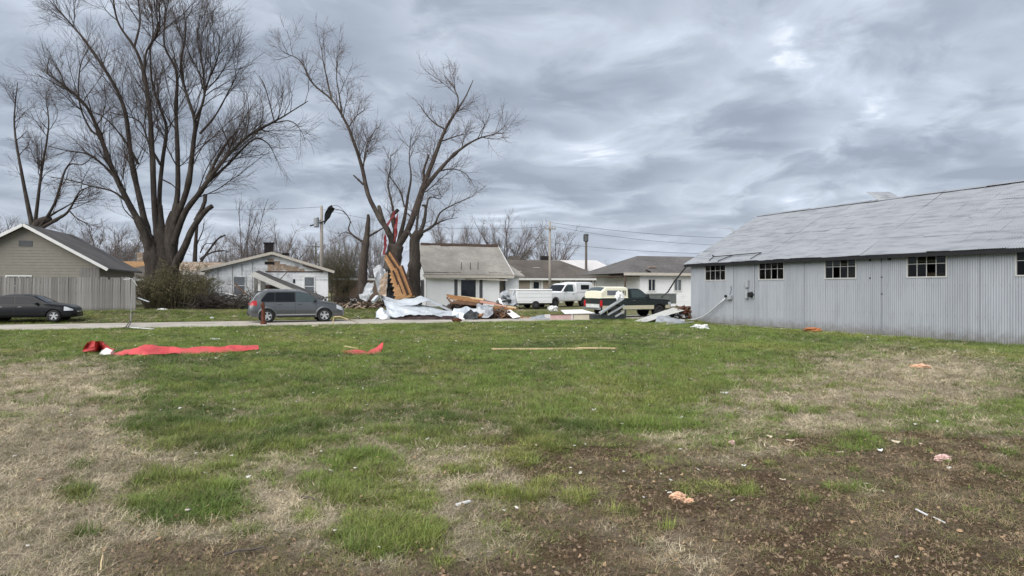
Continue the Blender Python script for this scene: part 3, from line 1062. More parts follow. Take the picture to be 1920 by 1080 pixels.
    bx = MB(); bx.box(2.98, 3.25, -0.22, -0.026, 1.38, 1.62); bx.build('junction_box', GREY_BOX, barn, bevel=0.015)
    MB().lathe([(0, -0.3), (0.07, -0.3), (0.075, -0.2)], 'y', 10, (2.98, 0, 1.56)).build('pipe_fitting', BLACK_METAL, barn)
    MB().tube([(3.1, -0.1, 1.62), (3.2, -0.08, 1.9), (3.16, -0.06, 2.1)], 0.014, 6).build('loose_wire', BLACK_METAL, barn)
    pipe = MB().tube([(2.95, -0.16, 1.5), (2.4, -0.2, 1.12), (1.8, -0.24, 0.68), (1.3, -0.3, 0.40), (0.8, -0.4, 0.24), (0.1, -0.55, 0.14), (-0.8, -0.9, 0.10), (-2.2, -1.4, 0.12)],
                     [0.045] * 3 + [0.038] * 3 + [0.03, 0.03], 8)
    p = pipe.build('bent_conduit', mat('pale_conduit', (0.5, 0.52, 0.54), 0.5, 0.3), barn, smooth=True)
    p['label'] = 'pale conduit bent down the wall to the grass'
    # collapsed mast lying on the eave
    fr = MB()
    e = lambda x, l, h: (x, l * ux + nx_ * h, EAVE + l * uz + nz_ * h)
    fr.tube([e(1.7, -0.2, 0.10), e(1.62, 0.25, 0.12), e(5.0, 0.30, 0.16), e(4.7, -0.25, 0.1)], 0.022, 6)
    fr.tube([e(3.1, 0.28, 0.14), e(2.5, -0.3, 0.1), e(2.3, -0.36, -0.1)], 0.022, 6)
    fr.tube([e(1.62, 0.25, 0.12), e(1.55, 0.3, 0.2)], 0.04, 6)
    fr.build('fallen_mast', BLACK_METAL, barn)
    # a strip of trim hanging off the far corner
    st = MB()
    st.bar((0.05, -0.33, 3.3), (-0.55, -0.7, 2.45), 0.13, 0.05); st.bar((-0.55, -0.7, 2.47), (-0.95, -0.95, 1.72), 0.13, 0.05); st.bar((-0.95, -0.95, 1.76), (-1.2, -1.2, 1.42), 0.15, 0.05)
    t = st.build('hanging_trim', BLACK_METAL, barn); t['label'] = 'black strip of trim dangling from the corner'
    # vent stub on the far rake
    v = MB(); v.tube([(-0.1, 3.3, 5.0), (-0.12, 3.3, 5.6)], 0.05, 8); v.bar((-0.12, 3.3, 5.58), (-0.9, 3.0, 5.66), 0.06, 0.05); v.build('vent_pipe', GREY_BOX, barn)
    return barn


build_barn()

# ------------------------------------------------------------------ houses
STREET_A = math.atan2(0.33, 1.0)


def lap_siding(mb, x0, x1, z0, z1, y=0.0, course=0.19, proud=0.022, lo=None, hi=None):
    """lapped boards facing -y; lo(z), hi(z) clip each course"""
    n = max(1, int(round((z1 - z0) / course)))
    h = (z1 - z0) / n
    for i in range(n):
        a, b = z0 + i * h, z0 + (i + 1) * h
        xa0, xa1 = (lo(a) if lo else x0), (hi(a) if hi else x1)
        xb0, xb1 = (lo(b) if lo else x0), (hi(b) if hi else x1)
        if xa1 - xa0 < 0.02:
            continue
        mb.add([(xa0, y - proud, a), (xa1, y - proud, a), (xb1, y - 0.003, b), (xb0, y - 0.003, b), (xa1, y, a), (xa0, y, a)],
               [(0, 1, 2, 3), (1, 0, 5, 4)])
    return mb


def window(parent, x0, x1, z0, z1, y, frame, pane, mull=1, trim=0.09, rail=True, name='window'):
    w = MB()
    w.box(x0 - trim, x1 + trim, y - 0.06, y, z0 - trim, z0)
    w.box(x0 - trim, x1 + trim, y - 0.055, y, z1, z1 + trim)
    w.box(x0 - trim, x0, y - 0.052, y, z0, z1); w.box(x1, x1 + trim, y - 0.052, y, z0, z1)
    o = w.build(name, frame, parent)
    n = mull
    cw = (x1 - x0) / n
    zr = [z0, (z0 + z1) / 2, z1] if rail else [z0, z1]
    for c in range(n):
        for r in range(len(zr) - 1):
            MB().box(x0 + c * cw + 0.02, x0 + (c + 1) * cw - 0.02, y - 0.022, y - 0.004, zr[r] + 0.02, zr[r + 1] - 0.02).build('pane', pane, o)
    b = MB()
    for c in range(1, n):
        b.box(x0 + c * cw - 0.025, x0 + c * cw + 0.025, y - 0.04, y - 0.003, z0, z1)
    if rail: b.box(x0, x1, y - 0.038, y - 0.003, zr[1] - 0.025, zr[1] + 0.025)
    if b.v: b.build('sash_bar', frame, o)
    return o


def slab(parent, name, pts, t, m, **kw):
    """a roof plane through four points with thickness t downwards"""
    a = [Vector(p) for p in pts]
    b = [p - Vector((0, 0, t)) for p in a]
    return MB().add(a + b, [(0, 1, 2, 3), (7, 6, 5, 4), (0, 4, 5, 1), (1, 5, 6, 2), (2, 6, 7, 3), (3, 7, 4, 0)]).build(name, m, parent, recalc=True, **kw)


def shingle_mat(name, col, col2, course=0.15, axis='Y', patch=None):
    m = bpy.data.materials.new(name); m.use_nodes = True
    nodes = m.node_tree.nodes; L = m.node_tree.links.new
    b = nodes['Principled BSDF']; b.inputs['Roughness'].default_value = 0.92; b.inputs['Specular IOR Level'].default_value = 0.15
    tc = N(nodes, 'ShaderNodeTexCoord')
    mp = N(nodes, 'ShaderNodeMapping'); mp.inputs['Scale'].default_value = (3.2, 6.5, 6.5); L(tc.outputs['Object'], mp.inputs[0])
    n1 = N(nodes, 'ShaderNodeTexNoise', i_Scale=1.0, i_Detail=6.0, i_Roughness=0.7); L(mp.outputs[0], n1.inputs['Vector'])
    n2 = N(nodes, 'ShaderNodeTexNoise', i_Scale=0.55, i_Detail=4.0); L(tc.outputs['Object'], n2.inputs['Vector'])
    mx = N(nodes, 'ShaderNodeMix', data_type='RGBA'); mx.inputs['A'].default_value = (*col, 1); mx.inputs['B'].default_value = (*col2, 1)
    r = N(nodes, 'ShaderNodeMapRange'); r.inputs['From Min'].default_value = 0.35; r.inputs['From Max'].default_value = 0.65; L(n1.outputs[0], r.inputs['Value'])
    L(r.outputs[0], mx.inputs['Factor'])
    r2 = N(nodes, 'ShaderNodeMapRange'); r2.inputs['From Min'].default_value = 0.3; r2.inputs['From Max'].default_value = 0.7
    r2.inputs['To Min'].default_value = 0.78; r2.inputs['To Max'].default_value = 1.2; L(n2.outputs[0], r2.inputs['Value'])
    wv = N(nodes, 'ShaderNodeTexWave', wave_type='BANDS', bands_direction=axis); wv.inputs['Scale'].default_value = 0.5 / course / 3.14 * 0.99 * 2
    wv.inputs['Distortion'].default_value = 0.6; wv.inputs['Detail'].default_value = 2; wv.wave_profile = 'SAW'
    L(tc.outputs['Object'], wv.inputs['Vector'])
    r3 = N(nodes, 'ShaderNodeMapRange'); r3.inputs['To Min'].default_value = 0.82; r3.inputs['To Max'].default_value = 1.06; L(wv.outputs[1], r3.inputs['Value'])
    s1 = N(nodes, 'ShaderNodeMath', op='MULTIPLY'); L(r2.outputs[0], s1.inputs[0]); L(r3.outputs[0], s1.inputs[1])
    sc = N(nodes, 'ShaderNodeVectorMath', op='SCALE'); L(mx.outputs['Result'], sc.inputs[0]); L(s1.outputs[0], sc.inputs['Scale'])
    L(sc.outputs[0], b.inputs['Base Color'])
    return m


SID_WHITE = mat('white_siding', (0.84, 0.845, 0.85), 0.55, 0, 0.05, 1.5, col2=(0.72, 0.725, 0.73), c2scale=0.8, c2lo=0.55, c2hi=0.75)
SID_OLD = mat('weathered_white_siding', (0.68, 0.70, 0.71), 0.8, 0, 0.13, 3.0, col2=(0.45, 0.465, 0.47), c2scale=1.3, c2lo=0.46, c2hi=0.66)
SID_GREIGE = mat('greige_siding', (0.235, 0.22, 0.185), 0.7, 0, 0.10, 3)
SID_CREAM = mat('cream_siding', (0.58, 0.545, 0.43), 0.7, 0, 0.08, 3)
SID_BEIGE = mat('beige_wall', (0.36, 0.31, 0.25), 0.8, 0, 0.12, 4)
PLY = mat('bare_plywood', (0.33, 0.19, 0.085), 0.85, 0, 0.3, 3, stretch=(1, 1, 6), col2=(0.24, 0.125, 0.052), c2scale=2.5)
SHEATH = mat('weathered_sheathing', (0.30, 0.225, 0.165), 0.9, 0, 0.2, 5, col2=(0.46, 0.40, 0.33), c2scale=3)
SH_TAN = shingle_mat('tan_grey_shingles', (0.36, 0.34, 0.305), (0.275, 0.258, 0.232))
SH_GREY = shingle_mat('grey_shingles', (0.165, 0.155, 0.148), (0.105, 0.10, 0.098))
SH_BROWN = shingle_mat('brown_grey_shingles', (0.145, 0.128, 0.112), (0.095, 0.084, 0.076))
PALE_ROOF = mat('pale_metal_roof', (0.62, 0.60, 0.58), 0.5, 0.1, 0.08, 1)
TRIM = mat('white_trim', (0.72, 0.72, 0.70), 0.55, 0, 0.06, 4)
SOFFIT = mat('soffit_beige', (0.50, 0.46, 0.40), 0.7, 0, 0.12, 4)
HGLASS = glass_mat('house_glass', (0.022, 0.028, 0.036), 0.08)
HGLASS_PALE = glass_mat('curtained_glass', (0.14, 0.155, 0.17), 0.15)
SHUTTER = mat('dark_grey_shutter', (0.085, 0.09, 0.095), 0.6, 0, 0.15, 12)
DK_WOOD = mat('rotten_board', (0.10, 0.07, 0.055), 0.9, 0, 0.3, 5)


def white_house():
    """single-storey house behind the debris pile, seen front on"""
    h = empty('white_house', (-6.93, 51.0, 0.33), STREET_A, 'low white house with tan roof and dark picture window behind the debris pile', 'house')
    Lx, Dp, E, Rg = 7.1, 8.0, 2.72, 5.12
    s = MB(); lap_siding(s, 0.10, 6.15, 0.05, E - 0.16); s.build('front_wall', SID_WHITE, h)
    MB().box(0.06, 0.10, -0.05, 0.02, 0.03, E - 0.16).box(6.15, 6.20, -0.05, 0.02, 0.03, E - 0.16).build('corner_board', TRIM, h)
    s = MB(); s.box(0.1, 6.17, 0.0, 0.12, 0.02, E - 0.1); s.box(0.1, 0.22, 0.12, Dp, 0.02, E - 0.1); s.box(6.05, 6.17, 0.12, Dp, 0.02, E - 0.1)
    s.box(0.22, 6.05, Dp - 0.12, Dp, 0.02, E - 0.1); s.build('wall', SID_WHITE, h)
    g = MB(); g.prism([(0.0, E - 0.1), (Dp, E - 0.1), (Dp / 2, Rg - 0.2)], 0.0, 0.10)
    for v in range(len(g.v)): x, y, z = g.v[v]; g.v[v] = (y + 0.1, x, z)
    g.build('gable_wall', SID_WHITE, h, recalc=True)
    # side window with dark shutter seen past the corner
    w = MB(); w.box(0.02, 0.10, 1.1, 1.7, 0.75, 2.15); w.build('side_window', HGLASS, h)
    MB().box(0.0, 0.05, 0.85, 1.05, 0.7, 2.2).box(0.0, 0.05, 1.75, 1.95, 0.7, 2.2).build('side_shutter', SHUTTER, h)
    # recess wall and small wing at the right
    s = MB(); s.box(6.2, 7.0, 1.1, 1.22, 0.02, E - 0.1); s.build('recess_wall', SID_BEIGE, h)
    s = MB(); lap_siding(s, 6.95, 8.1, 0.05, E - 0.2, 0.62); s.box(6.95, 8.1, 0.62, 0.7, 0.02, E - 0.2); s.box(8.0, 8.1, 0.7, 5, 0.02, E - 0.2); s.build('wing_wall', SID_WHITE, h)
    slab(h, 'wing_roof', [(6.9, 0.25, E - 0.1), (8.5, 0.25, E - 0.16), (8.1, 3.2, E + 0.9), (6.9, 3.2, E + 0.95)], 0.1, SH_TAN)
    MB().box(6.93, 7.0, 1.0, 1.1, 0.02, E - 0.3).build('downpipe', SHUTTER, h)
    # roof
    ov = 0.55
    pit = (Rg - E) / (Dp / 2)
    slab(h, 'roof', [(-0.2, -ov, E - ov * pit + 0.22), (Lx + 0.15, -ov, E - ov * pit + 0.22), (Lx + 0.15, Dp / 2, Rg + 0.2), (-0.2, Dp / 2, Rg + 0.2)], 0.12, SH_TAN)
    slab(h, 'rear_roof', [(-0.2, Dp + ov, E - ov * pit + 0.2), (-0.2, Dp / 2 + 0.02, Rg + 0.185), (Lx + 0.15, Dp / 2 + 0.02, Rg + 0.185), (Lx + 0.15, Dp + ov, E - ov * pit + 0.2)], 0.12, SH_TAN)
    rb = MB()
    rr = random.Random(3)
    x = 0.35
    while x < Lx + 0.1:                          # ragged ridge where shingles are torn away
        w = rr.uniform(0.5, 1.3); x2 = min(x + w, Lx + 0.12); hh = rr.uniform(0.03, 0.07)
        rb.box(x, x2, Dp / 2 - rr.uniform(0.22, 0.36), Dp / 2 + 0.04, Rg + 0.02 + rr.uniform(0, .02), Rg + 0.22 + hh)
        x = x2
    rb.build('torn_ridge', DK_WOOD, h)
    MB().bar((-0.22, -ov, E - ov * pit + 0.14), (-0.22, Dp / 2, Rg + 0.12), 0.05, 0.2).bar((Lx + 0.18, -ov, E - ov * pit + 0.14), (Lx + 0.18, Dp / 2, Rg + 0.12), 0.05, 0.2).build('rake_board', TRIM, h)
    # double fascia and sagging gutter strip
    MB().box(-0.2, Lx + 0.2, -ov - 0.05, -ov - 0.005, E - ov * pit - 0.06, E - ov * pit + 0.15).build('fascia', SOFFIT, h)
    MB().bar((-0.1, -ov + 0.12, E - 0.42), (3.2, -ov + 0.1, E - 0.46), 0.05, 0.10).build('gutter', TRIM, h)
    MB().bar((3.3, -ov + 0.1, E - 0.44), (6.7, -ov - 0.02, E - 0.56), 0.05, 0.10).build('loose_gutter', SOFFIT, h)
    MB().box(0.02, 6.8, -ov + 0.05, 0.0, E - 0.385, E - 0.36).build('soffit', SOFFIT, h)
    # three vent rods through the roof, splintered boards low on the slope
    for x in (3.0, 3.75, 4.4):
        y = 0.15; z = E + (y) * pit + 0.18
        MB().tube([(x, y, z), (x + 0.02, y, z + 0.62)], 0.03, 6).build('broken_stud', DK_WOOD, h)
    tb = MB()
    for a, b, w in ((-0.1, 1.9, 0.16), (2.0, 2.9, 0.1), (5.2, 6.3, 0.08)):
        y = -0.28; tb.bar((a, y, E + y * pit + 0.235), (b, y, E + y * pit + 0.235), w, 0.03)
    tb.build('exposed_board', SHEATH, h)
    # picture window between shutters
    window(h, 2.92, 4.18, 0.72, 2.18, -0.02, TRIM, HGLASS, 1, 0.13, False, 'picture_window')
    for a, b in ((2.38, 2.64), (4.48, 4.74)):
        m = MB(); m.box(a, b, -0.055, -0.02, 0.68, 2.25)
        for k in range(12): m.box(a + 0.03, b - 0.03, -0.066, -0.05, 0.74 + k * 0.122, 0.80 + k * 0.122)
        m.build('shutter', SHUTTER, h)
    MB().box(0.05, 6.2, -0.02, 0.1, -0.4, 0.05).build('foundation', CONCRETE, h)
    return h


white_house()


def gable_house():
    h = empty('storm_damaged_house', (-22.8, 47.5, 0.33), STREET_A, 'weathered white house with front gable and collapsed porch roof behind the grey car', 'house')
    W, E, Pk, Dp = 8.8, 2.85, 4.12, 9.5
    mid = 4.7
    sl_l, sl_r = (Pk - E) / mid, (Pk - E) / (W - mid)
    s = MB(); lap_siding(s, 0, W, 0.05, E - 0.05, 0, 0.24); s.build('front_wall', SID_OLD, h)
    g = MB(); lap_siding(g, 0, W, E - 0.05, Pk - 0.1, 0, 0.24, 0.022, lambda z: max(0.0, (z - E) / sl_l + 0.15), lambda z: min(W, W - (z - E) / sl_r - 0.15)); g.build('gable_siding', SID_OLD, h)
    s = MB(); s.prism([(0, 0), (W, 0), (W, E - 0.02), (mid, Pk - 0.06), (0, E - 0.02)], 0.0, 0.1); s.box(0, 0.1, 0.1, Dp, 0, E - 0.05); s.box(W - 0.1, W, 0.1, Dp, 0, E - 0.05); s.box(0.1, W - 0.1, Dp - 0.1, Dp, 0, E); s.build('wall', SID_OLD, h, recalc=True)
    # vertical board joints on the left half, bare sheathing where siding tore off
    j = MB()
    for x in (0.9, 1.9, 2.55, 3.3): j.box(x - 0.02, x + 0.02, -0.032, -0.02, 0.05, E + (x) * 0.18)
    j.build('board_joint', mat('grey_joint', (0.2, 0.2, 0.2), 0.8), h)
    rr = random.Random(8)
    for k in range(9):
        x0 = 4.35 + k * 0.45
        zt = Pk - 0.32 - max(0, (x0 + 0.4 - mid)) * sl_r * 1.04
        zb = E - 0.02 + rr.uniform(-0.02, 0.06)
        if zt - zb < 0.12: continue
        MB().box(x0, x0 + 0.43, -0.034 - rr.uniform(0, 0.01), -0.024, zb, zt - rr.uniform(0.0, 0.2)).build('bare_sheathing', SHEATH, h)
    MB().box(4.2, 8.4, -0.075, -0.03, E - 0.10, E - 0.02).build('ledger_board', DK_WOOD, h)
    MB().box(4.15, 4.85, -0.05, -0.026, E + 0.46, E + 0.68).build('gable_vent', DARK, h)
    # roof
    ov = 0.45
    slab(h, 'roof', [(-ov, -0.45, E - ov * sl_l + 0.14), (mid, -0.45, Pk + 0.14), (mid, Dp + 0.3, Pk + 0.14), (-ov, Dp + 0.3, E - ov * sl_l + 0.14)], 0.12, SH_GREY)
    slab(h, 'roof', [(mid, -0.45, Pk + 0.14), (W + ov, -0.45, E - ov * sl_r + 0.14), (W + ov, Dp + 0.3, E - ov * sl_r + 0.14), (mid, Dp + 0.3, Pk + 0.14)], 0.12, SH_GREY)
    MB().bar((-ov, -0.48, E - ov * sl_l + 0.05), (mid, -0.48, Pk + 0.05), 0.05, 0.20).build('rake_board', SOFFIT, h)
    MB().bar((mid, -0.48, Pk + 0.05), (W + ov, -0.48, E - ov * sl_r + 0.05), 0.05, 0.20).build('rake_board', SOFFIT, h)
    MB().bar((6.9, -0.3, E + 0.42), (8.3, -0.32, E + 0.04), 0.12, 0.1).build('hanging_board', DK_WOOD, h)
    c = MB(); c.box(3.95, 4.65, 3.2, 3.9, Pk - 0.4, Pk + 1.0); c.box(3.88, 4.72, 3.13, 3.97, Pk + 1.0, Pk + 1.1); c.build('chimney', mat('sooty_brick', (0.035, 0.03, 0.03), 0.9, 0, 0.3), h)
    MB().box(5.3, 5.9, 2.3, 2.6, Pk + 0.02, Pk + 0.22).build('roof_vent', DARK, h)
    # windows
    window(h, 7.05, 7.75, 0.95, 2.35, -0.025, TRIM, HGLASS_PALE, 1, 0.08)
    s = MB(); lap_siding(s, 6.2, W, 0.05, E - 0.12, -0.004, 0.24); s.build('whiter_siding', SID_WHITE, h)
    window(h, 2.0, 2.75, 1.05, 2.35, -0.025, SID_OLD, HGLASS_PALE, 1, 0.07)
    MB().box(3.4, 4.2, -0.045, -0.025, 0.05, 2.5).build('grey_panel', mat('grey_panel', (0.22, 0.22, 0.21), 0.8, 0, 0.2), h)
    MB().box(6.2, 6.35, -0.06, -0.026, 1.9, 2.2).build('porch_lamp', BLACK_METAL, h)
    s = MB(); lap_siding(s, 4.22, 5.3, 0.05, 1.75, -0.045, 0.2); s.build('porch_shade_siding', mat('porch_shade_brown', (0.085, 0.055, 0.042), 0.9, 0, 0.3, 4), h)  # dark brown boards added to colour in the shaded recess under the porch
    MB().box(4.5, 5.25, -0.085, -0.07, 0.06, 1.65).build('porch_shade_panel', DARK, h)  # near-black panel added for the deep shade of the porch opening
    # porch: one post stands, the roof has come down to the right
    MB().box(3.82, 3.98, -2.35, -2.2, 0, 2.5).build('porch_post', TRIM, h)
    MB().box(3.6, 8.6, -2.5, -0.1, -0.2, 0.08).build('porch_floor', CONCRETE, h)
    MB().box(3.9, 5.9, -1.25, -1.15, 0.08, 1.05).build('fallen_wall_board', mat('mossy_board', (0.12, 0.10, 0.05), 0.9, 0, 0.3), h)
    A = [Vector((3.45, -2.75, 2.62)), Vector((8.15, -2.55, 0.45)), Vector((8.5, -0.7, 0.85)), Vector((3.75, -0.25, 2.86))]
    slab(h, 'collapsed_porch_roof', A, 0.10, SH_GREY)
    MB().bar(A[0] + Vector((0, -0.03, -0.08)), A[1] + Vector((0, -0.03, -0.08)), 0.36, 0.06, (0, 1, 0.0)).build('porch_fascia', mat('pale_fascia', (0.56, 0.55, 0.51), 0.7, 0, 0.1), h)
    MB().bar(A[0] + Vector((0.1, 0.5, 0.06)), A[1] + Vector((0, 0.5, 0.10)), 0.10, 0.05).build('loose_trim', TRIM, h)
    MB().bar((5.3, -0.6, 2.2), (5.8, -0.6, 2.75), 0.06, 0.06).build('splinter', DK_WOOD, h)
    MB().bar((7.8, -0.3, 1.3), (8.4, -0.9, 0.35), 0.05, 0.05).build('splinter', DK_WOOD, h)
    return h


gable_house()


def long_house():
    """low house beyond the big tree, its roof covering partly stripped"""
    h = empty('stripped_roof_house', (-40.0, 56.5, 0.35), STREET_A, 'low cream house behind the big tree with bare plywood showing on its roof', 'house')
    W, E, Rg, Dp = 15.0, 2.35, 4.1, 8.0
    s = MB(); lap_siding(s, 0, W, 0, E); s.build('front_wall', SID_CREAM, h)
    MB().box(0, W, 0.01, Dp, 0, E).build('wall', SID_CREAM, h)
    slab(h, 'roof', [(-0.4, -0.5, E - 0.05), (W + 0.4, -0.5, E - 0.05), (W + 0.4, Dp / 2, Rg), (-0.4, Dp / 2, Rg)], 0.12, SH_BROWN)
    slab(h, 'rear_roof', [(-0.4, Dp / 2 + 0.02, Rg - 0.01), (W + 0.4, Dp / 2 + 0.02, Rg - 0.01), (W + 0.4, Dp + 0.5, E - 0.05), (-0.4, Dp + 0.5, E - 0.05)], 0.12, SH_BROWN)
    rr = random.Random(2)
    pit = (Rg - E + 0.05) / (Dp / 2 + 0.5)
    fz = lambda y: E - 0.05 + (y + 0.5) * pit
    for x0, x1, y0, y1, m in ((1.6, 3.9, 2.1, 3.9, PLY), (3.92, 6.3, 2.2, 3.85, PLY), (6.32, 7.6, 2.6, 3.9, PLY), (9.0, 11.4, 1.6, 3.9, SHEATH), (11.42, 13.6, 1.9, 3.85, SHEATH), (13.62, 15.2, 2.8, 3.9, SHEATH), (9.6, 11.6, 0.6, 1.58, SH_TAN)):
        slab(h, 'bare_sheet', [(x0, y0, fz(y0) + 0.02), (x1, y0 + rr.uniform(-.1, .1), fz(y0) + 0.02), (x1, y1, fz(y1) + 0.02), (x0, y1, fz(y1) + 0.02)], 0.015, m)
    MB().box(-0.4, W + 0.4, -0.54, -0.5, E - 0.22, E - 0.02).build('fascia', TRIM, h)
    for x in (1.2, 3.6, 7.5, 12.0):
        window(h, x, x + 1.0, 0.9, 1.95, -0.02, TRIM, HGLASS_PALE, 2, 0.07, False)
    MB().box(5.0, 5.5, 5.0, 5.5, Rg - 0.4, Rg + 0.9).build('chimney', SHEATH, h)
    return h


long_house()


def left_house():
    h = empty('greige_house', (-29.6, 46.0, 0.35), STREET_A, 'greige house with white-edged gable roof behind the wood fence at far left', 'house')
    W, E, Dp = 9.0, 3.1, 10.0
    p = 0.60
    mid = -W / 2
    Pk = E + W / 2 * p
    s = MB(); lap_siding(s, -W, 0, 0.02, E, 0, 0.2); s.build('front_wall', SID_GREIGE, h)
    g = MB(); lap_siding(g, -W, 0, E, Pk - 0.05, 0, 0.2, 0.022, lambda z: -W + (z - E) / p, lambda z: -(z - E) / p); g.build('gable_siding', SID_GREIGE, h)
    s = MB(); s.prism([(-W, 0), (0, 0), (0, E), (mid, Pk), (-W, E)], 0.0, 0.1); s.box(-0.1, 0, 0.1, Dp, 0, E); s.box(-W, -W + 0.1, 0.1, Dp, 0, E); s.build('wall', SID_GREIGE, h, recalc=True)
    ov = 0.6
    slab(h, 'roof', [(ov, -0.5, E - ov * p + 0.16), (ov, Dp, E - ov * p + 0.16), (mid, Dp, Pk + 0.16), (mid, -0.5, Pk + 0.16)], 0.13, SH_GREY)
    slab(h, 'roof', [(-W - ov, -0.5, E - ov * p + 0.16), (mid, -0.5, Pk + 0.16), (mid, Dp, Pk + 0.16), (-W - ov, Dp, E - ov * p + 0.16)], 0.13, SH_GREY)
    MB().bar((ov, -0.53, E - ov * p + 0.06), (mid, -0.53, Pk + 0.06), 0.05, 0.2).build('rake_board', TRIM, h)
    MB().bar((-W - ov, -0.53, E - ov * p + 0.06), (mid, -0.53, Pk + 0.06), 0.05, 0.2).build('rake_board', TRIM, h)
    for k in range(6):
        MB().box(-1.25 + k * 0.2, -1.25 + k * 0.2 + 0.19, -0.06, -0.025, 1.2, E - 0.15 + 0.02 * (k % 2)).build('upright_board', mat('grey_boards', (0.21, 0.20, 0.19), 0.9, 0, 0.2, 5, stretch=(6, 6, 0.6)), h)
    window(h, -5.6, -4.2, 1.0, 2.3, -0.02, TRIM, HGLASS, 2, 0.08)
    window(h, -7.9, -7.0, 1.0, 2.3, -0.02, TRIM, HGLASS, 1, 0.08)
    MB().box(-4.9, -4.1, -0.045, -0.02, E + 1.3, E + 1.7).build('gable_vent', SHUTTER, h)
    return h


left_house()


def fence():
    a0 = Vector((-24.7, 42.0, 0))
    n = Vector((-math.cos(STREET_A), -math.sin(STREET_A), 0))
    f = empty('plank_fence', (a0.x, a0.y, 0.30), STREET_A, 'weathered grey vertical plank fence at the left', 'fence')
    pm = panel_metal('grey_fence_wood', (0.265, 0.255, 0.245), (0.15, 0.14, 0.13), 0.25, 0.9, (5, 5, 0.35), 0.42, 0.66, 0.22)
    rr = random.Random(1)
    x = 0.0; i = 0
    while x > -10.5:
        w = rr.uniform(0.13, 0.155)
        h = 2.16 + rr.uniform(-0.035, 0.035)
        if rr.random() < 0.06: h -= 0.12
        m = MB(); m.box(-w / 2, w / 2, -0.012, 0.012, 0, h)
        gx = a0.x + n.x * -x; gy = a0.y + n.y * -x
        m.build('plank', pm, f, loc=(x - w / 2, rr.uniform(-0.008, 0.008), gzf(gx, gy) - 0.30 + 0.02), rot=(rr.uniform(-.01, .01), rr.uniform(-0.012, 0.012), 0))
        x -= w + rr.uniform(0.002, 0.012)
    for z in (0.45, 1.15, 1.85):
        MB().box(-10.6, 0.0, 0.02, 0.07, z, z + 0.09).build('rail', pm, f)
    for k in range(5):
        MB().box(-0.12 - k * 2.5, -0.02 - k * 2.5, 0.075, 0.175, -0.2, 2.2).build('post', pm, f)
    return f


fence()


def ranch_house():
    h = empty('brown_roof_house', (-0.9, 64.0, 0.36), STREET_A * 0.6, 'low house with dark brown-grey roof right of the white house', 'house')
    W, E, Rg, Dp = 10.6, 2.50, 4.5, 8.5
    MB().box(0, W, 0, Dp, 0, E).build('wall', SID_BEIGE, h)
    e = 0.5
    a, b, c, d = (-e, -e, E - 0.06), (W + e, -e, E - 0.06), (W + e, Dp + e, E - 0.06), (-e, Dp + e, E - 0.06)
    r0, r1 = (-e, Dp / 2, Rg), (W - 3.6, Dp / 2, Rg)
    MB().add([a, b, c, d, r0, r1], [(0, 1, 5, 4), (1, 2, 5), (2, 3, 4, 5), (3, 0, 4), (3, 2, 1, 0)]).build('roof', SH_GREY if False else SH_BROWN, h)
    MB().box(-e, W + e, -e - 0.03, -e, E - 0.22, E - 0.03).build('fascia', TRIM, h)
    for x0, x1 in ((0.1, 0.35), (0.85, 1.05), (2.75, 2.95), (3.85, 4.1), (5.9, 6.15), (7.5, 7.7), (9.3, 9.5)):
        MB().box(x0, x1, -0.05, -0.002, 0, E - 0.2).build('corner_board', TRIM, h)
    for x0, x1, z0 in ((3.1, 3.7, 0.7), (6.4, 6.9, 0.9), (8.0, 9.0, 0.9), (9.7, 10.3, 1.0)):
        window(h, x0, x1, z0, 2.1, -0.005, TRIM, HGLASS, 1, 0.09)
    MB().box(0.4, 0.8, -0.04, -0.003, 0, 2.15).build('door', mat('brown_door', (0.09, 0.06, 0.045), 0.6), h)
    for x, y, w in ((1.3, 1.2, 0.8), (3.6, 2.2, 0.7)):
        z = E - 0.06 + (y + e) * (Rg - E) / (Dp / 2 + e) + 0.02
        MB().box(x, x + w, y, y + 0.35, z, z + 0.06).build('torn_patch', mat('pale_underlay', (0.55, 0.53, 0.5), 0.8), h)
    for x in (1.5, 5.0): MB().box(x, x + 1.1, 4.3, 4.9, Rg - 0.1, Rg + 0.45).build('roof_bulge', SH_BROWN if x < 2 else DARK, h)
    return h


ranch_house()


def pale_building():
    h = empty('pale_roof_building', (6.0, 84.0, 0.36), STREET_A * 0.4, 'distant building with pale metal roof beyond the brown-roofed house', 'building')
    MB().box(0, 9.5, 0, 9, 0, 2.8).build('wall', SID_WHITE, h)
    slab(h, 'roof', [(-0.4, -0.5, 2.75), (9.9, -0.5, 2.75), (6.4, 4.5, 5.35), (-0.4, 4.5, 5.35)], 0.1, PALE_ROOF)
    slab(h, 'roof', [(-0.4, 4.52, 5.34), (6.4, 4.52, 5.34), (9.9, 9.5, 2.75), (-0.4, 9.5, 2.75)], 0.1, PALE_ROOF)
    MB().add([(6.4, 4.45, 5.33), (9.9, -0.45, 2.76), (9.9, 9.45, 2.76)], [(0, 1, 2)]).build('hip', PALE_ROOF, h)
    window(h, 7.2, 8.4, 1.0, 2.2, -0.005, TRIM, HGLASS, 2, 0.08)
    return h


pale_building()


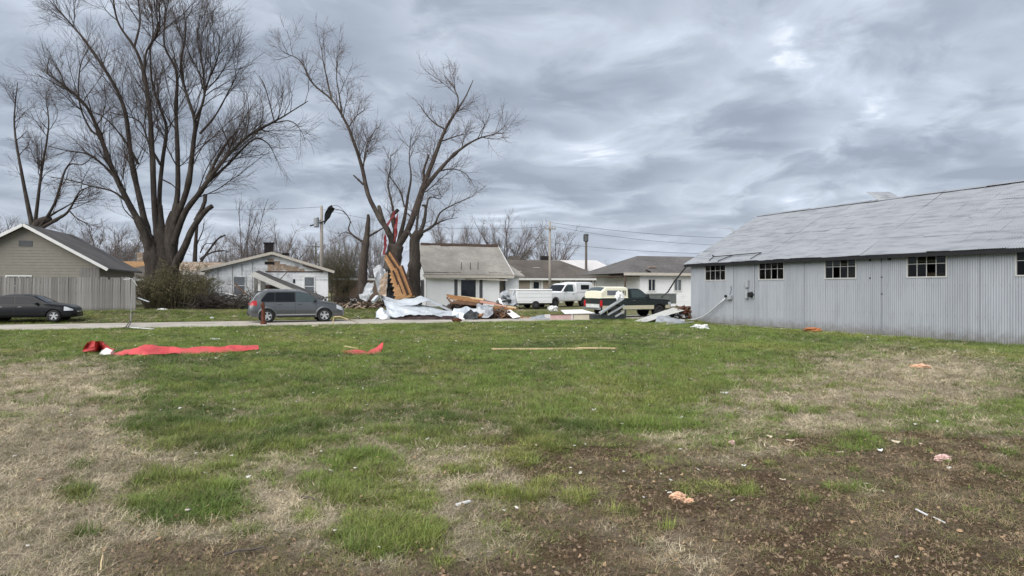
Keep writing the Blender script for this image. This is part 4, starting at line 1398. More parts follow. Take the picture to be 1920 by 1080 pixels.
def right_house():
    h = empty('white_neighbour_house', (10.3, 51.5, 0.36), STREET_A, 'white house with dark grey hip roof between the trucks and the barn', 'house')
    W, E, Rg, Dp = 12.0, 2.75, 4.05, 8.0
    s = MB(); lap_siding(s, 0, W, 0, E, 0, 0.2); s.build('front_wall', SID_WHITE, h)
    MB().box(0, W, 0.01, Dp, 0, E).build('wall', SID_WHITE, h)
    a, b, c, d = (-1.75, -0.55, E - 0.08), (W + 0.5, -0.55, E - 0.08), (W + 0.5, Dp + 0.5, E - 0.08), (-1.75, Dp + 0.5, E - 0.08)
    MB().add([a, b, c, d, (2.0, Dp / 2, Rg + 0.25), (W - 3, Dp / 2, Rg + 0.25)], [(0, 1, 5, 4), (1, 2, 5), (2, 3, 4, 5), (3, 0, 4), (3, 2, 1, 0)]).build('roof', SH_GREY, h)
    MB().box(-1.75, W + 0.5, -0.58, -0.55, E - 0.26, E - 0.04).build('fascia', SOFFIT, h)
    window(h, 0.75, 1.35, 1.28, 2.18, -0.02, TRIM, HGLASS, 2, 0.08, False)
    window(h, 3.15, 3.8, 1.28, 2.18, -0.02, TRIM, HGLASS_PALE, 2, 0.08, False)
    window(h, 6.5, 7.6, 1.2, 2.2, -0.02, TRIM, HGLASS, 2, 0.08, False)
    for x in (-1.6,): MB().box(x, x + 0.12, -0.45, -0.33, 0, E - 0.1).build('porch_post', DK_WOOD, h)
    MB().box(-1.7, -0.05, 6.2, 6.3, 0, 0.9).build('porch_rail', DK_WOOD, h)
    MB().box(-1.65, -0.05, 0.0, 5.5, E - 0.34, E - 0.27).build('porch_ceiling', DK_WOOD, h)
    MB().bar((0.35, -0.3, E + 0.2), (0.75, -0.35, E + 0.02), 0.2, 0.06).build('torn_shingle', DARK, h)
    t = MB(); t.box(1.2, 1.9, 0.6, 1.1, E + 0.42, E + 0.50); t.build('roof_patch', SHEATH, h)
    m = MB(); m.tube([(2.2, -0.1, 0.55), (2.45, -0.14, 0.72), (2.65, -0.12, 0.5)], 0.035, 5); m.tube([(2.45, -0.14, 0.72), (2.75, -0.14, 0.8)], 0.03, 5); m.build('wall_bracket', BLACK_METAL, h)
    MB().box(0, W, -0.03, 0.06, -0.3, 0.0).build('foundation', CONCRETE, h)
    return h


right_house()


def brown_shed():
    h = empty('brown_shed', (-18.2, 66.0, 0.36), STREET_A, 'low brown brick shed between the gable house and the snapped trunk', 'shed')
    bm_ = mat('brown_brick', (0.21, 0.15, 0.115), 0.9, 0, 0.2, 10, 0.5, 25)
    MB().box(0, 4.4, 0, 3, 0, 2.3).build('wall', bm_, h)
    MB().box(-0.15, 4.55, -0.15, 3.15, 2.3, 2.5).build('roof', TRIM, h)
    MB().box(2.2, 2.9, -0.03, 0.0, 0, 1.9).build('door', DK_WOOD, h)
    MB().box(0.5, 1.3, -0.03, 0.0, 1.0, 1.7).build('window', HGLASS, h)
    return h


brown_shed()
# ------------------------------------------------------------------ vehicles


def paint(name, col, rough=0.32, metal=0.0, coat=0.6):
    return mat(name, col, rough, metal, 0.05, 2.0, coat=coat, spec=0.5)


RUBBER = mat('tyre_rubber', (0.02, 0.02, 0.021), 0.85, 0, 0.2, 12)
ALLOY = mat('alloy_wheel', (0.58, 0.59, 0.60), 0.35, 0.6, 0.08)
STEEL_DK = mat('dark_steel_wheel', (0.09, 0.09, 0.095), 0.5, 0.5, 0.15)
CAR_GLASS = mat('tinted_car_glass', (0.01, 0.012, 0.015), 0.08, 0, 0.2, spec=0.22)
CAR_GLASS_L = mat('clear_car_glass', (0.06, 0.08, 0.085), 0.08, 0, 0.2, spec=0.3)
TAIL_RED = mat('tail_lamp_red', (0.42, 0.015, 0.02), 0.2, 0, 0.1, coat=0.5)
LAMP_CLEAR = mat('headlamp_clear', (0.62, 0.64, 0.66), 0.12, 0.2, 0.1, coat=0.5)
BLACK_PLASTIC = mat('black_plastic', (0.022, 0.023, 0.025), 0.6, 0, 0.15)
CHROME = mat('chrome', (0.6, 0.61, 0.62), 0.18, 0.9, 0.05)


def ip(x, pts):
    return float(np.interp(x, [p[0] for p in pts], [p[1] for p in pts]))


class Loft:
    """a bodyshell: side outline top(x), bottom(x), waist(x), half width w(x)"""
    def __init__(s, L, top, bot, belt, w, tumble=0.38, x0=0.0, crown=0.03, bulge=0.05, n=64, corner=0.10):
        s.L, s.x0, s.top, s.bot, s.belt, s.w, s.tumble, s.crown, s.bulge, s.n, s.corner = L, x0, top, bot, belt, w, tumble, crown, bulge, n, corner

    def zs(s, x):
        zt, zb = ip(x, s.top), ip(x, s.bot)
        be = min(ip(x, s.belt), zt - 0.05)
        return zb, max(be, zb + 0.02), zt

    def half(s, x, z):
        zb, be, zt = s.zs(x)
        W = ip(x, s.w)
        if z <= be:
            t = (z - zb) / max(be - zb, 1e-4)
            return W * (1 - s.bulge * (2 * t - 0.95) ** 2)
        u = min(1.0, (z - be) / max(zt - be, 1e-4))
        wt = W - (zt - be) * s.tumble
        return W * (1 - s.bulge * 1.1) * (1 - u) + wt * u

    def section(s, x):
        zb, be, zt = s.zs(x)
        W = ip(x, s.w)
        c = min(s.corner, (zt - be) * 0.45)
        pts = [(0.0, zb), (W * 0.75, zb), (W * 0.93, zb + 0.015)]
        for t in (0.12, 0.3, 0.5, 0.7, 0.88, 1.0):
            z = zb + (be - zb) * t
            pts.append((s.half(x, z), z))
        for t in (0.25, 0.5, 0.75, 1.0):
            z = be + (zt - c - be) * t
            pts.append((s.half(x, z), z))
        wt = s.half(x, zt - c)
        pts.append((wt - c * 0.25, zt - c * 0.35)); pts.append((wt - c * 0.75, zt - c * 0.06))
        pts.append((wt * 0.6, zt + s.crown * 0.6)); pts.append((wt * 0.25, zt + s.crown * 0.95)); pts.append((0.0, zt + s.crown))
        return pts

    def mesh(s, name):
        xs = list(np.linspace(s.x0, s.x0 + s.L, s.n))
        V, F_ = [], []
        m = None
        for x in xs:
            p = s.section(x)
            ring = [(x, -y, z) for y, z in p] + [(x, y, z) for y, z in reversed(p[1:-1])]
            m = len(ring); V += ring
        for i in range(len(xs) - 1):
            for k in range(m):
                a, b = i * m + k, i * m + (k + 1) % m
                F_.append((a, b, b + m, a + m))
        F_.append(tuple(range(m - 1, -1, -1))); F_.append(tuple(range((len(xs) - 1) * m, len(xs) * m)))
        mb = MB(); mb.v, mb.f = V, F_
        return mb.mesh(name, recalc=True)

    def side_patch(s, xs, zlo, zhi, side=-1, off=0.007, rows=4):
        """panel lying on the flank between the curves zlo and zhi"""
        V, Q = [], []
        for i, x in enumerate(xs):
            for r in range(rows):
                z = zlo[i] + (zhi[i] - zlo[i]) * r / (rows - 1)
                V.append((x, side * (s.half(x, z) + off), z))
        for i in range(len(xs) - 1):
            for r in range(rows - 1):
                a = i * rows + r
                q = (a, a + rows, a + rows + 1, a + 1)
                Q.append(q if side < 0 else q[::-1])
        return fast_mesh('patch', V, Q)

    def top_patch(s, x0, x1, frac=0.86, off=0.008, nx=7, taper=1.0):
        V, Q = [], []
        ny = 7
        for i in range(nx):
            x = x0 + (x1 - x0) * i / (nx - 1)
            zb, be, zt = s.zs(x)
            wt = s.half(x, zt - min(s.corner, (zt - be) * 0.45)) * frac
            for j in range(ny):
                q = -1 + 2 * j / (ny - 1)
                dz = s.crown * (1 - q * q) * 0.9
                V.append((x, wt * q, zt + dz + off))
        dx = 0.012 if ip(x1, s.top) > ip(x0, s.top) else -0.012
        V = [(v[0] - dx, v[1], v[2]) for v in V]
        for i in range(nx - 1):
            for j in range(ny - 1):
                a = i * ny + j
                Q.append((a, a + ny, a + ny + 1, a + 1))
        return fast_mesh('patch', V, Q)


def cut_arches(me, arches, W):
    """cut wheel openings out of a closed body mesh"""
    o = bpy.data.objects.new('body_tmp', me); COL.objects.link(o)
    cs = []
    for x, z, r in arches:
        for sgn in (-1, 1):
            c = MB(); n = 26
            prof = [(r * math.cos(2 * math.pi * k / n) + x, r * math.sin(2 * math.pi * k / n) + z) for k in range(n)]
            c.prism(prof, sgn * (W - 0.30), sgn * (W + 0.2))
            co = bpy.data.objects.new('cut', c.mesh('cut', recalc=True)); COL.objects.link(co); cs.append(co)
            md = o.modifiers.new('b', 'BOOLEAN'); md.operation = 'DIFFERENCE'; md.object = co; md.solver = 'EXACT'
    dg = bpy.context.evaluated_depsgraph_get()
    out = bpy.data.meshes.new_from_object(o.evaluated_get(dg))
    for c in cs: bpy.data.objects.remove(c)
    bpy.data.objects.remove(o)
    return out


def smooth_by_angle(me, ang=35):
    me.polygons.foreach_set('use_smooth', [True] * len(me.polygons))
    bm = bmesh.new(); bm.from_mesh(me)
    for e in bm.edges:
        e.smooth = not (len(e.link_faces) != 2 or e.calc_face_angle(0) > R(ang))
    bm.to_mesh(me); bm.free()
    return me


def wheel(parent, x, y, r, side, rim_mat, spokes=5, tw=0.22, hub=0.64):
    w = MB()
    h = tw / 2
    w.lathe([(r * hub, -h), (r * 0.93, -h), (r * 0.99, -h * 0.75), (r, 0), (r * 0.99, h * 0.75), (r * 0.93, h), (r * hub, h), (r * hub, -h)], 'y', 30, (0, 0, 0))
    t = w.build('wheel', RUBBER, parent, smooth=True, loc=(x, y, r))
    s = side
    m = MB()
    m.lathe([(r * hub, s * h * 0.9), (r * hub * 0.94, s * h * 0.95), (r * hub * 0.9, s * h * 0.55)], 'y', 30)
    m.lathe([(0.0, s * h * 0.72), (r * 0.17, s * h * 0.72), (r * 0.17, s * h * 0.4)], 'y', 16)
    for k in range(spokes):
        a = 2 * math.pi * (k + 0.25) / spokes
        d = Vector((math.cos(a), 0, math.sin(a))); q = Vector((-math.sin(a), 0, math.cos(a)))
        w0, w1 = r * 0.10, r * 0.155
        p = [d * r * 0.12 + q * w0, d * r * 0.12 - q * w0, d * r * hub * 0.95 - q * w1, d * r * hub * 0.95 + q * w1]
        y0, y1 = s * h * 0.68, s * h * 0.35
        m.add([v + Vector((0, y0, 0)) for v in p] + [v + Vector((0, y1, 0)) for v in p], [(0, 1, 2, 3), (7, 6, 5, 4), (0, 4, 5, 1), (1, 5, 6, 2), (2, 6, 7, 3), (3, 7, 4, 0)])
    m.build('rim', rim_mat, t, recalc=True)
    b = MB(); b.lathe([(0, s * h * 0.2), (r * hub * 0.93, s * h * 0.2)], 'y', 24); b.build('brake_disc', BLACK_PLASTIC, t)
    return t


def seam(parent, lf, x, z0, z1, side=-1, w=0.012):
    zz = np.linspace(z0, z1, 8)
    V, Q = [], []
    for i, z in enumerate(zz):
        for dx in (-w / 2, w / 2):
            V.append((x + dx, side * (lf.half(x, z) + 0.003), z))
    for i in range(7):
        q = (2 * i, 2 * i + 1, 2 * i + 3, 2 * i + 2); Q.append(q)
    return obj('door_seam', fast_mesh('door_seam', V, Q), parent, mat=BLACK_PLASTIC)


def suv():
    L = 4.9
    top = [(0, 0.80), (0.05, 0.95), (0.12, 1.08), (0.22, 1.25), (0.36, 1.5), (0.46, 1.60), (0.62, 1.645), (1.2, 1.69), (1.9, 1.70), (2.5, 1.665), (2.85, 1.60), (3.2, 1.42), (3.5, 1.24), (3.72, 1.12), (4.0, 1.07), (4.35, 1.0), (4.62, 0.90), (4.78, 0.78), (4.86, 0.66), (4.9, 0.55)]
    bot = [(0, 0.48), (0.15, 0.32), (0.6, 0.27), (4.3, 0.27), (4.75, 0.30), (4.9, 0.40)]
    belt = [(0, 0.98), (0.6, 1.09), (2.0, 1.05), (3.7, 1.0), (4.9, 0.9)]
    w = [(0, 0.74), (0.08, 0.83), (0.25, 0.90), (0.8, 0.935), (4.0, 0.935), (4.45, 0.90), (4.7, 0.82), (4.82, 0.70), (4.9, 0.52)]
    lf = Loft(L, top, bot, belt, w, 0.36, n=90)
    # rear axle near (493..530 px), front near (614)
    o = at(556, 604, 34.6)
    a = R(24)
    d = Vector((math.cos(a), math.sin(a), 0))
    base = Vector((o.x, o.y, 0.03)) - d * 2.45
    c = empty('parked_suv', base, a, 'dark grey family wagon parked on the street before the gable house', 'car')
    me = cut_arches(lf.mesh('body'), [(0.92, 0.36, 0.41), (3.80, 0.36, 0.41)], 0.93)
    body_m = paint('gunmetal_paint', (0.10, 0.106, 0.112), 0.3, 0.45, 1.0)
    obj('body', smooth_by_angle(me), c, mat=body_m)
    for s in (-1, 1):
        xs = np.linspace(0.66, 3.38, 26)
        obj('window_surround', lf.side_patch(xs, [1.075] * 26, [max(1.085, min(1.605 - 0.02 * max(0, x - 2.2), ip(x, top) - 0.06, 1.19 + (x - 0.6) * 1.3)) for x in xs], s, 0.003), c, mat=BLACK_PLASTIC)
        for x in (0.92, 3.80):
            wheel(c, x, s * 0.80, 0.355, s, ALLOY)
            lin = MB(); lin.lathe([(0.40, s * 0.62), (0.0, s * 0.62)], 'y', 24, (x, 0, 0.36)); lin.build('wheel_well', DARK, c)
            # flared lip round the opening
            V, Q = [], []
            n = 22
            for k in range(n + 1):
                th = math.pi * (-0.06 + 1.12 * k / n)
                for rr, off in ((0.405, 0.012), (0.465, 0.014), (0.49, -0.004)):
                    xx, zz = x + rr * math.cos(th), 0.36 + rr * math.sin(th)
                    V.append((xx, s * (lf.half(xx, max(zz, 0.30)) + off), zz))
            for k in range(n):
                for q in range(2):
                    a0 = k * 3 + q; Q.append((a0, a0 + 3, a0 + 4, a0 + 1))
            obj('arch_lip', fast_mesh('arch_lip', V, Q), c, mat=body_m)
        xs = np.linspace(0.62, 1.28, 8)
        obj('window', lf.side_patch(xs, [1.12] * 8, [min(1.58, 1.20 + (x - 0.62) * 1.1) if x < 1.0 else 1.585 for x in xs], s), c, mat=CAR_GLASS)
        xs = np.linspace(1.32, 2.28, 8)
        obj('window', lf.side_patch(xs, [1.10] * 8, [1.59 - 0.01 * abs(x - 1.7) for x in xs], s), c, mat=CAR_GLASS)
        xs = np.linspace(2.33, 3.42, 12)
        obj('window', lf.side_patch(xs, [1.075] * 12, [max(1.09, min(1.585 - 0.04 * max(0, x - 2.4), ip(x, top) - 0.075)) for x in xs], s), c, mat=CAR_GLASS_L)
        for x in (1.30, 2.305, 3.36): seam(c, lf, x, 0.36, 1.04, s)
        for x in (1.42, 2.42):
            h = MB(); yy = lf.half(x + .1, 0.97); h.box(x, x + 0.2, min(s * (yy - 0.005), s * (yy + 0.03)), max(s * (yy - 0.005), s * (yy + 0.03)), 0.95, 0.985); h.build('door_handle', body_m, c, bevel=0.008)
        xs = np.linspace(1.36, 3.34, 10)
        obj('side_moulding', lf.side_patch(xs, [0.40] * 10, [0.445] * 10, s, 0.02), c, mat=mat('bright_moulding', (0.40, 0.42, 0.44), 0.35, 0.3))
        xs = np.linspace(0.55, 4.4, 14)
        obj('sill', lf.side_patch(np.linspace(1.36, 3.34, 10), [0.275] * 10, [0.36] * 10, s, 0.006), c, mat=BLACK_PLASTIC)
        m = MB(); m.box(3.22, 3.36, s * 0.93 if s > 0 else -1.10, 1.10 if s > 0 else -0.93, 1.08, 1.22); m.build('mirror', BLACK_PLASTIC, c, bevel=0.03)
        m = MB(); m.tube([(0.85, s * 0.61, 1.70), (0.95, s * 0.62, 1.745), (2.5, s * 0.60, 1.75), (2.65, s * 0.58, 1.685)], 0.018, 6); m.build('roof_rail', mat('rail_grey', (0.35, 0.36, 0.37), 0.4, 0.4), c)
        xs = np.linspace(0.10, 0.42, 7)
        obj('tail_light', lf.side_patch(xs, [0.92] * 7, [min(1.16, ip(x, top) - 0.04) for x in xs], s, 0.012), c, mat=TAIL_RED)
        m = MB(); ys = sorted((s * 0.50, s * 0.76)); m.box(0.045, 0.10, ys[0], ys[1], 0.86, 1.02); m.build('tail_light', TAIL_RED, c, bevel=0.015)
        xs = np.linspace(4.42, 4.76, 7)
        obj('headlight', lf.side_patch(xs, [0.72 - 0.02 * i for i in range(7)], [max(ip(x, top) - 0.05, 0.72) for x in xs], s, 0.01), c, mat=LAMP_CLEAR)
    obj('windscreen', lf.top_patch(2.95, 3.66, 0.9), c, mat=CAR_GLASS_L)
    obj('rear_window', lf.top_patch(0.17, 0.43, 0.84), c, mat=CAR_GLASS)
    m = MB(); m.box(0.36, 0.62, -0.56, 0.56, 1.63, 1.665); m.build('spoiler', body_m, c, bevel=0.012)
    m = MB(); m.box(-0.03, 0.14, -0.72, 0.72, 0.40, 0.60); m.build('rear_bumper', BLACK_PLASTIC, c, bevel=0.03)
    m = MB(); m.box(0.02, 0.05, -0.26, 0.26, 0.74, 0.86); m.build('number_plate', mat('plate_white', (0.6, 0.6, 0.58), 0.5), c)
    m = MB(); m.box(4.82, 4.90, -0.45, 0.45, 0.52, 0.66); m.build('grille', BLACK_PLASTIC, c, bevel=0.01)
    return c


suv()


def dark_car():
    L = 4.6
    top = [(0, 0.75), (0.08, 0.95), (0.6, 1.02), (0.75, 1.05), (1.25, 1.38), (1.6, 1.44), (2.3, 1.44), (2.7, 1.36), (3.35, 1.0), (3.6, 0.96), (4.2, 0.86), (4.45, 0.74), (4.6, 0.5)]
    bot = [(0, 0.42), (0.2, 0.26), (4.3, 0.24), (4.6, 0.36)]
    belt = [(0, 0.86), (2, 0.92), (3.5, 0.88), (4.6, 0.7)]
    w = [(0, 0.70), (0.1, 0.80), (0.4, 0.88), (4.0, 0.88), (4.35, 0.80), (4.5, 0.66), (4.6, 0.45)]
    lf = Loft(L, top, bot, belt, w, 0.40, n=80)
    a = STREET_A
    d = Vector((math.cos(a), math.sin(a), 0))
    nose = at(151, 600, 34.6)
    b = Vector((nose.x, nose.y, 0)) - d * L
    c = empty('black_sedan', (b.x, b.y, gzf(b.x + 2, b.y + 1) + 0.0), a, 'black sedan parked before the plank fence at the left edge', 'car')
    blk = mat('black_paint', (0.008, 0.009, 0.011), 0.3, 0, 0.05, 2.0, coat=0.15, spec=0.25)
    me = cut_arches(lf.mesh('body'), [(0.9, 0.32, 0.37), (3.62, 0.32, 0.37)], 0.87)
    obj('body', smooth_by_angle(me), c, mat=blk)
    for s in (-1, 1):
        for x in (0.9, 3.62):
            wheel(c, x, s * 0.76, 0.32, s, ALLOY)
            MB().lathe([(0.36, s * 0.58), (0.0, s * 0.58)], 'y', 24, (x, 0, 0.32)).build('wheel_well', DARK, c)
        xs = np.linspace(1.0, 1.85, 8)
        obj('window', lf.side_patch(xs, [0.97] * 8, [max(0.99, min(1.34, ip(x, top) - 0.08)) for x in xs], s), c, mat=CAR_GLASS)
        xs = np.linspace(1.92, 3.05, 10)
        obj('window', lf.side_patch(xs, [0.97] * 10, [max(0.985, min(1.34, ip(x, top) - 0.08)) for x in xs], s), c, mat=CAR_GLASS)
        for x in (1.0, 1.88, 3.1): seam(c, lf, x, 0.34, 0.9, s)
        xs = np.linspace(4.08, 4.46, 7)
        obj('headlight', lf.side_patch(xs, [0.60] * 7, [ip(x, top) - 0.06 for x in xs], s, 0.01), c, mat=LAMP_CLEAR)
        xs = np.linspace(0.03, 0.35, 6)
        obj('tail_light', lf.side_patch(xs, [0.72] * 6, [min(0.88, ip(x, top) - .05) for x in xs], s, 0.01), c, mat=TAIL_RED)
        m = MB(); m.box(2.82, 2.95, s * 0.87 if s > 0 else -1.03, 1.03 if s > 0 else -0.87, 0.92, 1.05); m.build('mirror', blk, c, bevel=0.03)
        for x in (1.2, 2.05):
            yy = lf.half(x, 0.82); m = MB(); m.box(x, x + 0.18, *sorted((s * (yy - .005), s * (yy + 0.03))), 0.80, 0.83); m.build('door_handle', CHROME, c)
    obj('windscreen', lf.top_patch(2.72, 3.30, 0.9), c, mat=CAR_GLASS)
    obj('rear_window', lf.top_patch(0.78, 1.22, 0.88), c, mat=CAR_GLASS)
    m = MB(); m.box(4.53, 4.60, -0.36, 0.36, 0.42, 0.56); m.build('grille', CHROME, c, bevel=0.01)
    m = MB(); m.box(4.40, 4.585, -0.5, 0.5, 0.27, 0.38); m.build('front_bumper', BLACK_PLASTIC, c, bevel=0.02)
    return c


dark_car()


def pickup(name, base, a, low_m, cap_m, cab_m, label, L=5.45, rocker=None, rim=STEEL_DK, cap_h=1.93, cab_h=1.80, hood_z=1.13, bed_z=1.17, boxy=False):
    """truck with a cap over the bed; x forward from the tailgate"""
    c = empty(name, base, a, label, 'truck')
    cab0, cab1 = 2.02, 3.42
    top = [(0, bed_z), (cab1 - 0.1, bed_z), (cab1 + 0.35, hood_z + 0.04), (L - 0.5, hood_z - 0.03), (L - 0.12, hood_z - 0.07), (L - 0.03, hood_z - 0.16), (L, hood_z - 0.3)]
    bot = [(0, 0.52), (0.4, 0.46), (L - 0.5, 0.44), (L, 0.50)]
    w = [(0, 0.93), (0.1, 0.95), (L - 0.7, 0.95), (L - 0.1, 0.91), (L, 0.86)]
    lf = Loft(L, top, bot, [(0, bed_z - 0.06), (L, hood_z - 0.1)], w, 0.3, n=70, crown=0.02, bulge=0.03, corner=0.05)
    wz = 0.37
    ax = (1.08, 4.42)
    me = cut_arches(lf.mesh('body'), [(x, wz, 0.45) for x in ax], 0.95)
    obj('body', smooth_by_angle(me), c, mat=low_m)
    # cab
    ctop = [(cab0, cab_h - 0.04), (cab0 + 0.15, cab_h), (cab1 - 0.55, cab_h), (cab1 - 0.35, cab_h - 0.08), (cab1 + 0.28, bed_z + 0.03), (cab1 + 0.32, bed_z + 0.01)]
    cl = Loft(cab1 + 0.32 - cab0, ctop, [(cab0, bed_z - 0.05), (cab1 + 0.4, bed_z - 0.05)], [(0, bed_z)], [(cab0, 0.90), (cab1, 0.915), (cab1 + 0.35, 0.90)], 0.26, x0=cab0, n=30, crown=0.02, corner=0.07)
    obj('cab', smooth_by_angle(cl.mesh('cab')), c, mat=cab_m)
    # bed cap
    ktop = [(0.02, cap_h - 0.30), (0.06, cap_h - 0.25), (0.42, cap_h), (cab0 - 0.1, cap_h), (cab0 - 0.03, cap_h - 0.05)]
    if boxy:
        ktop = [(0.02, cap_h - 0.02), (0.1, cap_h), (cab0 - 0.1, cap_h), (cab0 - 0.03, cap_h - 0.02)]
    kl = Loft(cab0 - 0.05, ktop, [(0, bed_z + 0.012), (3, bed_z + 0.012)], [(0, bed_z + 0.06)], [(0, 0.93), (3, 0.93)], 0.14, x0=0.02, n=24, crown=0.045, corner=0.09)
    cap = obj('bed_cap', smooth_by_angle(kl.mesh('bed_cap')), c, mat=cap_m)
    for s in (-1, 1):
        for x in ax:
            wheel(c, x, s * 0.82, wz, s, rim, 6, 0.24, 0.55)
            MB().lathe([(0.44, s * 0.64), (0.0, s * 0.64)], 'y', 24, (x, 0, wz)).build('wheel_well', DARK, c)
        xs = np.linspace(cab0 + 0.28, cab1 + 0.02, 9)
        obj('window', cl.side_patch(xs, [bed_z + 0.05] * 9, [max(bed_z + 0.07, min(cab_h - 0.10, ip(x, ctop) - 0.09)) for x in xs], s), c, mat=CAR_GLASS_L)
        xs = np.linspace(0.45, 1.45, 6)
        obj('cap_window', kl.side_patch(xs, [bed_z + 0.2] * 6, [cap_h - 0.2] * 6, s, 0.008), cap, mat=CAR_GLASS if boxy else HGLASS_PALE)
        for xa in ((1.60, 1.68), (1.74, 1.82)):
            if not boxy:
                xs = np.linspace(xa[0], xa[1], 2)
                obj('vent_slot', kl.side_patch(xs, [bed_z + 0.2] * 2, [cap_h - 0.2] * 2, s, 0.008), cap, mat=BLACK_PLASTIC)
        for x in (cab0 + 0.18, cab1 + 0.04): seam(c, lf, x, 0.54, bed_z - 0.05, s)
        seam(c, lf, cab0 - 0.02, 0.54, bed_z - 0.05, s, 0.025)
        yy = 0.95
        m = MB(); m.box(cab0 + 0.3, cab0 + 0.5, *sorted((s * (yy - 0.01), s * (yy + 0.025))), bed_z - 0.16, bed_z - 0.12); m.build('door_handle', CHROME, c)
        m = MB(); m.box(cab1 - 0.12, cab1 + 0.03, *sorted((s * 0.93, s * 1.14)), bed_z + 0.06, bed_z + 0.26); m.build('mirror', BLACK_PLASTIC, c, bevel=0.02)
        m = MB(); m.box(-0.02, 0.06, *sorted((s * 0.78, s * 0.955)), 0.70, 1.06); m.build('tail_light', TAIL_RED, c, bevel=0.01)
        xs = np.linspace(L - 0.3, L - 0.04, 4)
        obj('headlight', lf.side_patch(xs, [hood_z - 0.38] * 4, [hood_z - 0.2] * 4, s, 0.012), c, mat=LAMP_CLEAR)
        if rocker:
            xs = np.linspace(ax[0] + 0.47, ax[1] - 0.47, 10)
            obj('rocker_band', lf.side_patch(xs, [0.50] * 10, [0.74] * 10, s, 0.008), c, mat=rocker)
            for x0_, x1_ in ((0.05, ax[0] - 0.46), (ax[1] + 0.46, L - 0.06)):
                xs = np.linspace(x0_, x1_, 4)
                obj('rocker_band', lf.side_patch(xs, [0.54] * 4, [0.74] * 4, s, 0.008), c, mat=rocker)
    obj('windscreen', cl.top_patch(cab1 - 0.3, cab1 + 0.24, 0.9), c, mat=CAR_GLASS)
    if boxy:
        m = MB(); m.box(0.0, 0.025, -0.6, 0.6, bed_z + 0.15, cap_h - 0.15); m.build('cap_hatch', CAR_GLASS, cap)
    else:
        obj('cap_hatch', kl.top_patch(0.07, 0.38, 0.85, 0.006), cap, mat=CAR_GLASS_L)
    m = MB(); m.box(-0.015, 0.01, -0.74, 0.74, 0.62, bed_z - 0.05); m.build('tailgate', low_m, c)
    if rocker: MB().box(-0.022, -0.016, -0.72, 0.72, 0.64, 0.84).build('tailgate_band', mat('dull_white_band', (0.5, 0.52, 0.49), 0.5), c)
    m = MB(); m.box(-0.16, -0.02, -0.92, 0.92, 0.50, 0.64); m.build('rear_bumper', CHROME if rocker else BLACK_PLASTIC, c, bevel=0.02)
    m = MB(); m.box(L - 0.02, L + 0.12, -0.93, 0.93, 0.48, 0.64); m.build('front_bumper', CHROME, c, bevel=0.02)
    m = MB(); m.box(L - 0.05, L + 0.015, -0.58, 0.58, hood_z - 0.40, hood_z - 0.2); m.build('grille', BLACK_PLASTIC, c)
    m = MB(); m.box(-0.03, -0.014, -0.16, 0.16, 0.68, 0.80); m.build('number_plate', mat('plate_white', (0.6, 0.6, 0.58), 0.5), c)
    return c


# cream and black truck on the street, seen from behind its right flank
_a = R(27)
_d = Vector((math.cos(_a), math.sin(_a), 0))
_c = at(1128, 595, 38.3)
_n = Vector((math.sin(_a), -math.cos(_a), 0))
_b = Vector((_c.x, _c.y, 0.04)) - _n * 0.93
pickup('old_pickup', _b, _a, paint('black_green_paint', (0.022, 0.028, 0.027), 0.3), paint('cream_paint', (0.76, 0.735, 0.58), 0.45, 0, 0.2), paint('black_green_paint', (0.02, 0.03, 0.03)),
       'old black and cream pickup with cream bed cap parked on the street', 5.4, rocker=mat('cream_band', (0.60, 0.56, 0.42), 0.45, 0, 0.08), cap_h=1.86, cab_h=1.78)
# white truck in the drive, nose to the left
_a = R(180 + 42)
_d = Vector((math.cos(_a), math.sin(_a), 0))
_nose = at(1022, 574, 48.6)
_b = Vector((_nose.x, _nose.y, 0.35)) - _d * 5.6
_b = _b + Vector((-_d.y, _d.x, 0)) * -0.95
WHITE_PAINT = paint('white_paint', (0.76, 0.77, 0.78), 0.35, 0, 0.5)
pickup('white_pickup', _b, _a, WHITE_PAINT, WHITE_PAINT, WHITE_PAINT, 'white pickup with boxy white bed cap in the driveway behind the cream-capped truck', 5.6, cap_h=1.95, cab_h=1.86, boxy=True)


def white_trailer():
    a = STREET_A
    p = at(969, 575, 46.2)
    c = empty('white_utility_trailer', (p.x, p.y, 0.35), a, 'low white box trailer standing left of the white pickup', 'trailer')
    m = MB(); m.box(0, 2.75, 0, 1.7, 0.38, 1.28); m.build('box', WHITE_PAINT, c, bevel=0.03)
    m = MB(); m.box(-0.03, 2.78, -0.03, 1.73, 1.29, 1.42); m.build('lid', WHITE_PAINT, c, bevel=0.05)
    for z in (0.55, 0.82, 1.08):
        MB().box(0.02, 2.73, -0.012, 0.0, z, z + 0.035).build('side_rib', mat('trailer_rib', (0.62, 0.63, 0.65), 0.4), c)
    for y in (-0.02, 1.72):
        wheel(c, 1.45, y + (0.1 if y > 0 else 0.02), 0.28, -1 if y < 0 else 1, STEEL_DK, 5, 0.18, 0.55)
    MB().bar((0, 0.85, 0.34), (-1.0, 0.85, 0.34), 0.08, 0.08).build('tongue', BLACK_METAL, c)
    MB().tube([(-0.9, 0.85, 0.0), (-0.9, 0.85, 0.5)], 0.03, 6).build('jack_stand', BLACK_METAL, c)
    MB().box(0.05, 2.7, 0.1, 1.6, 0.28, 0.38).build('chassis', BLACK_METAL, c)
    return c


white_trailer()


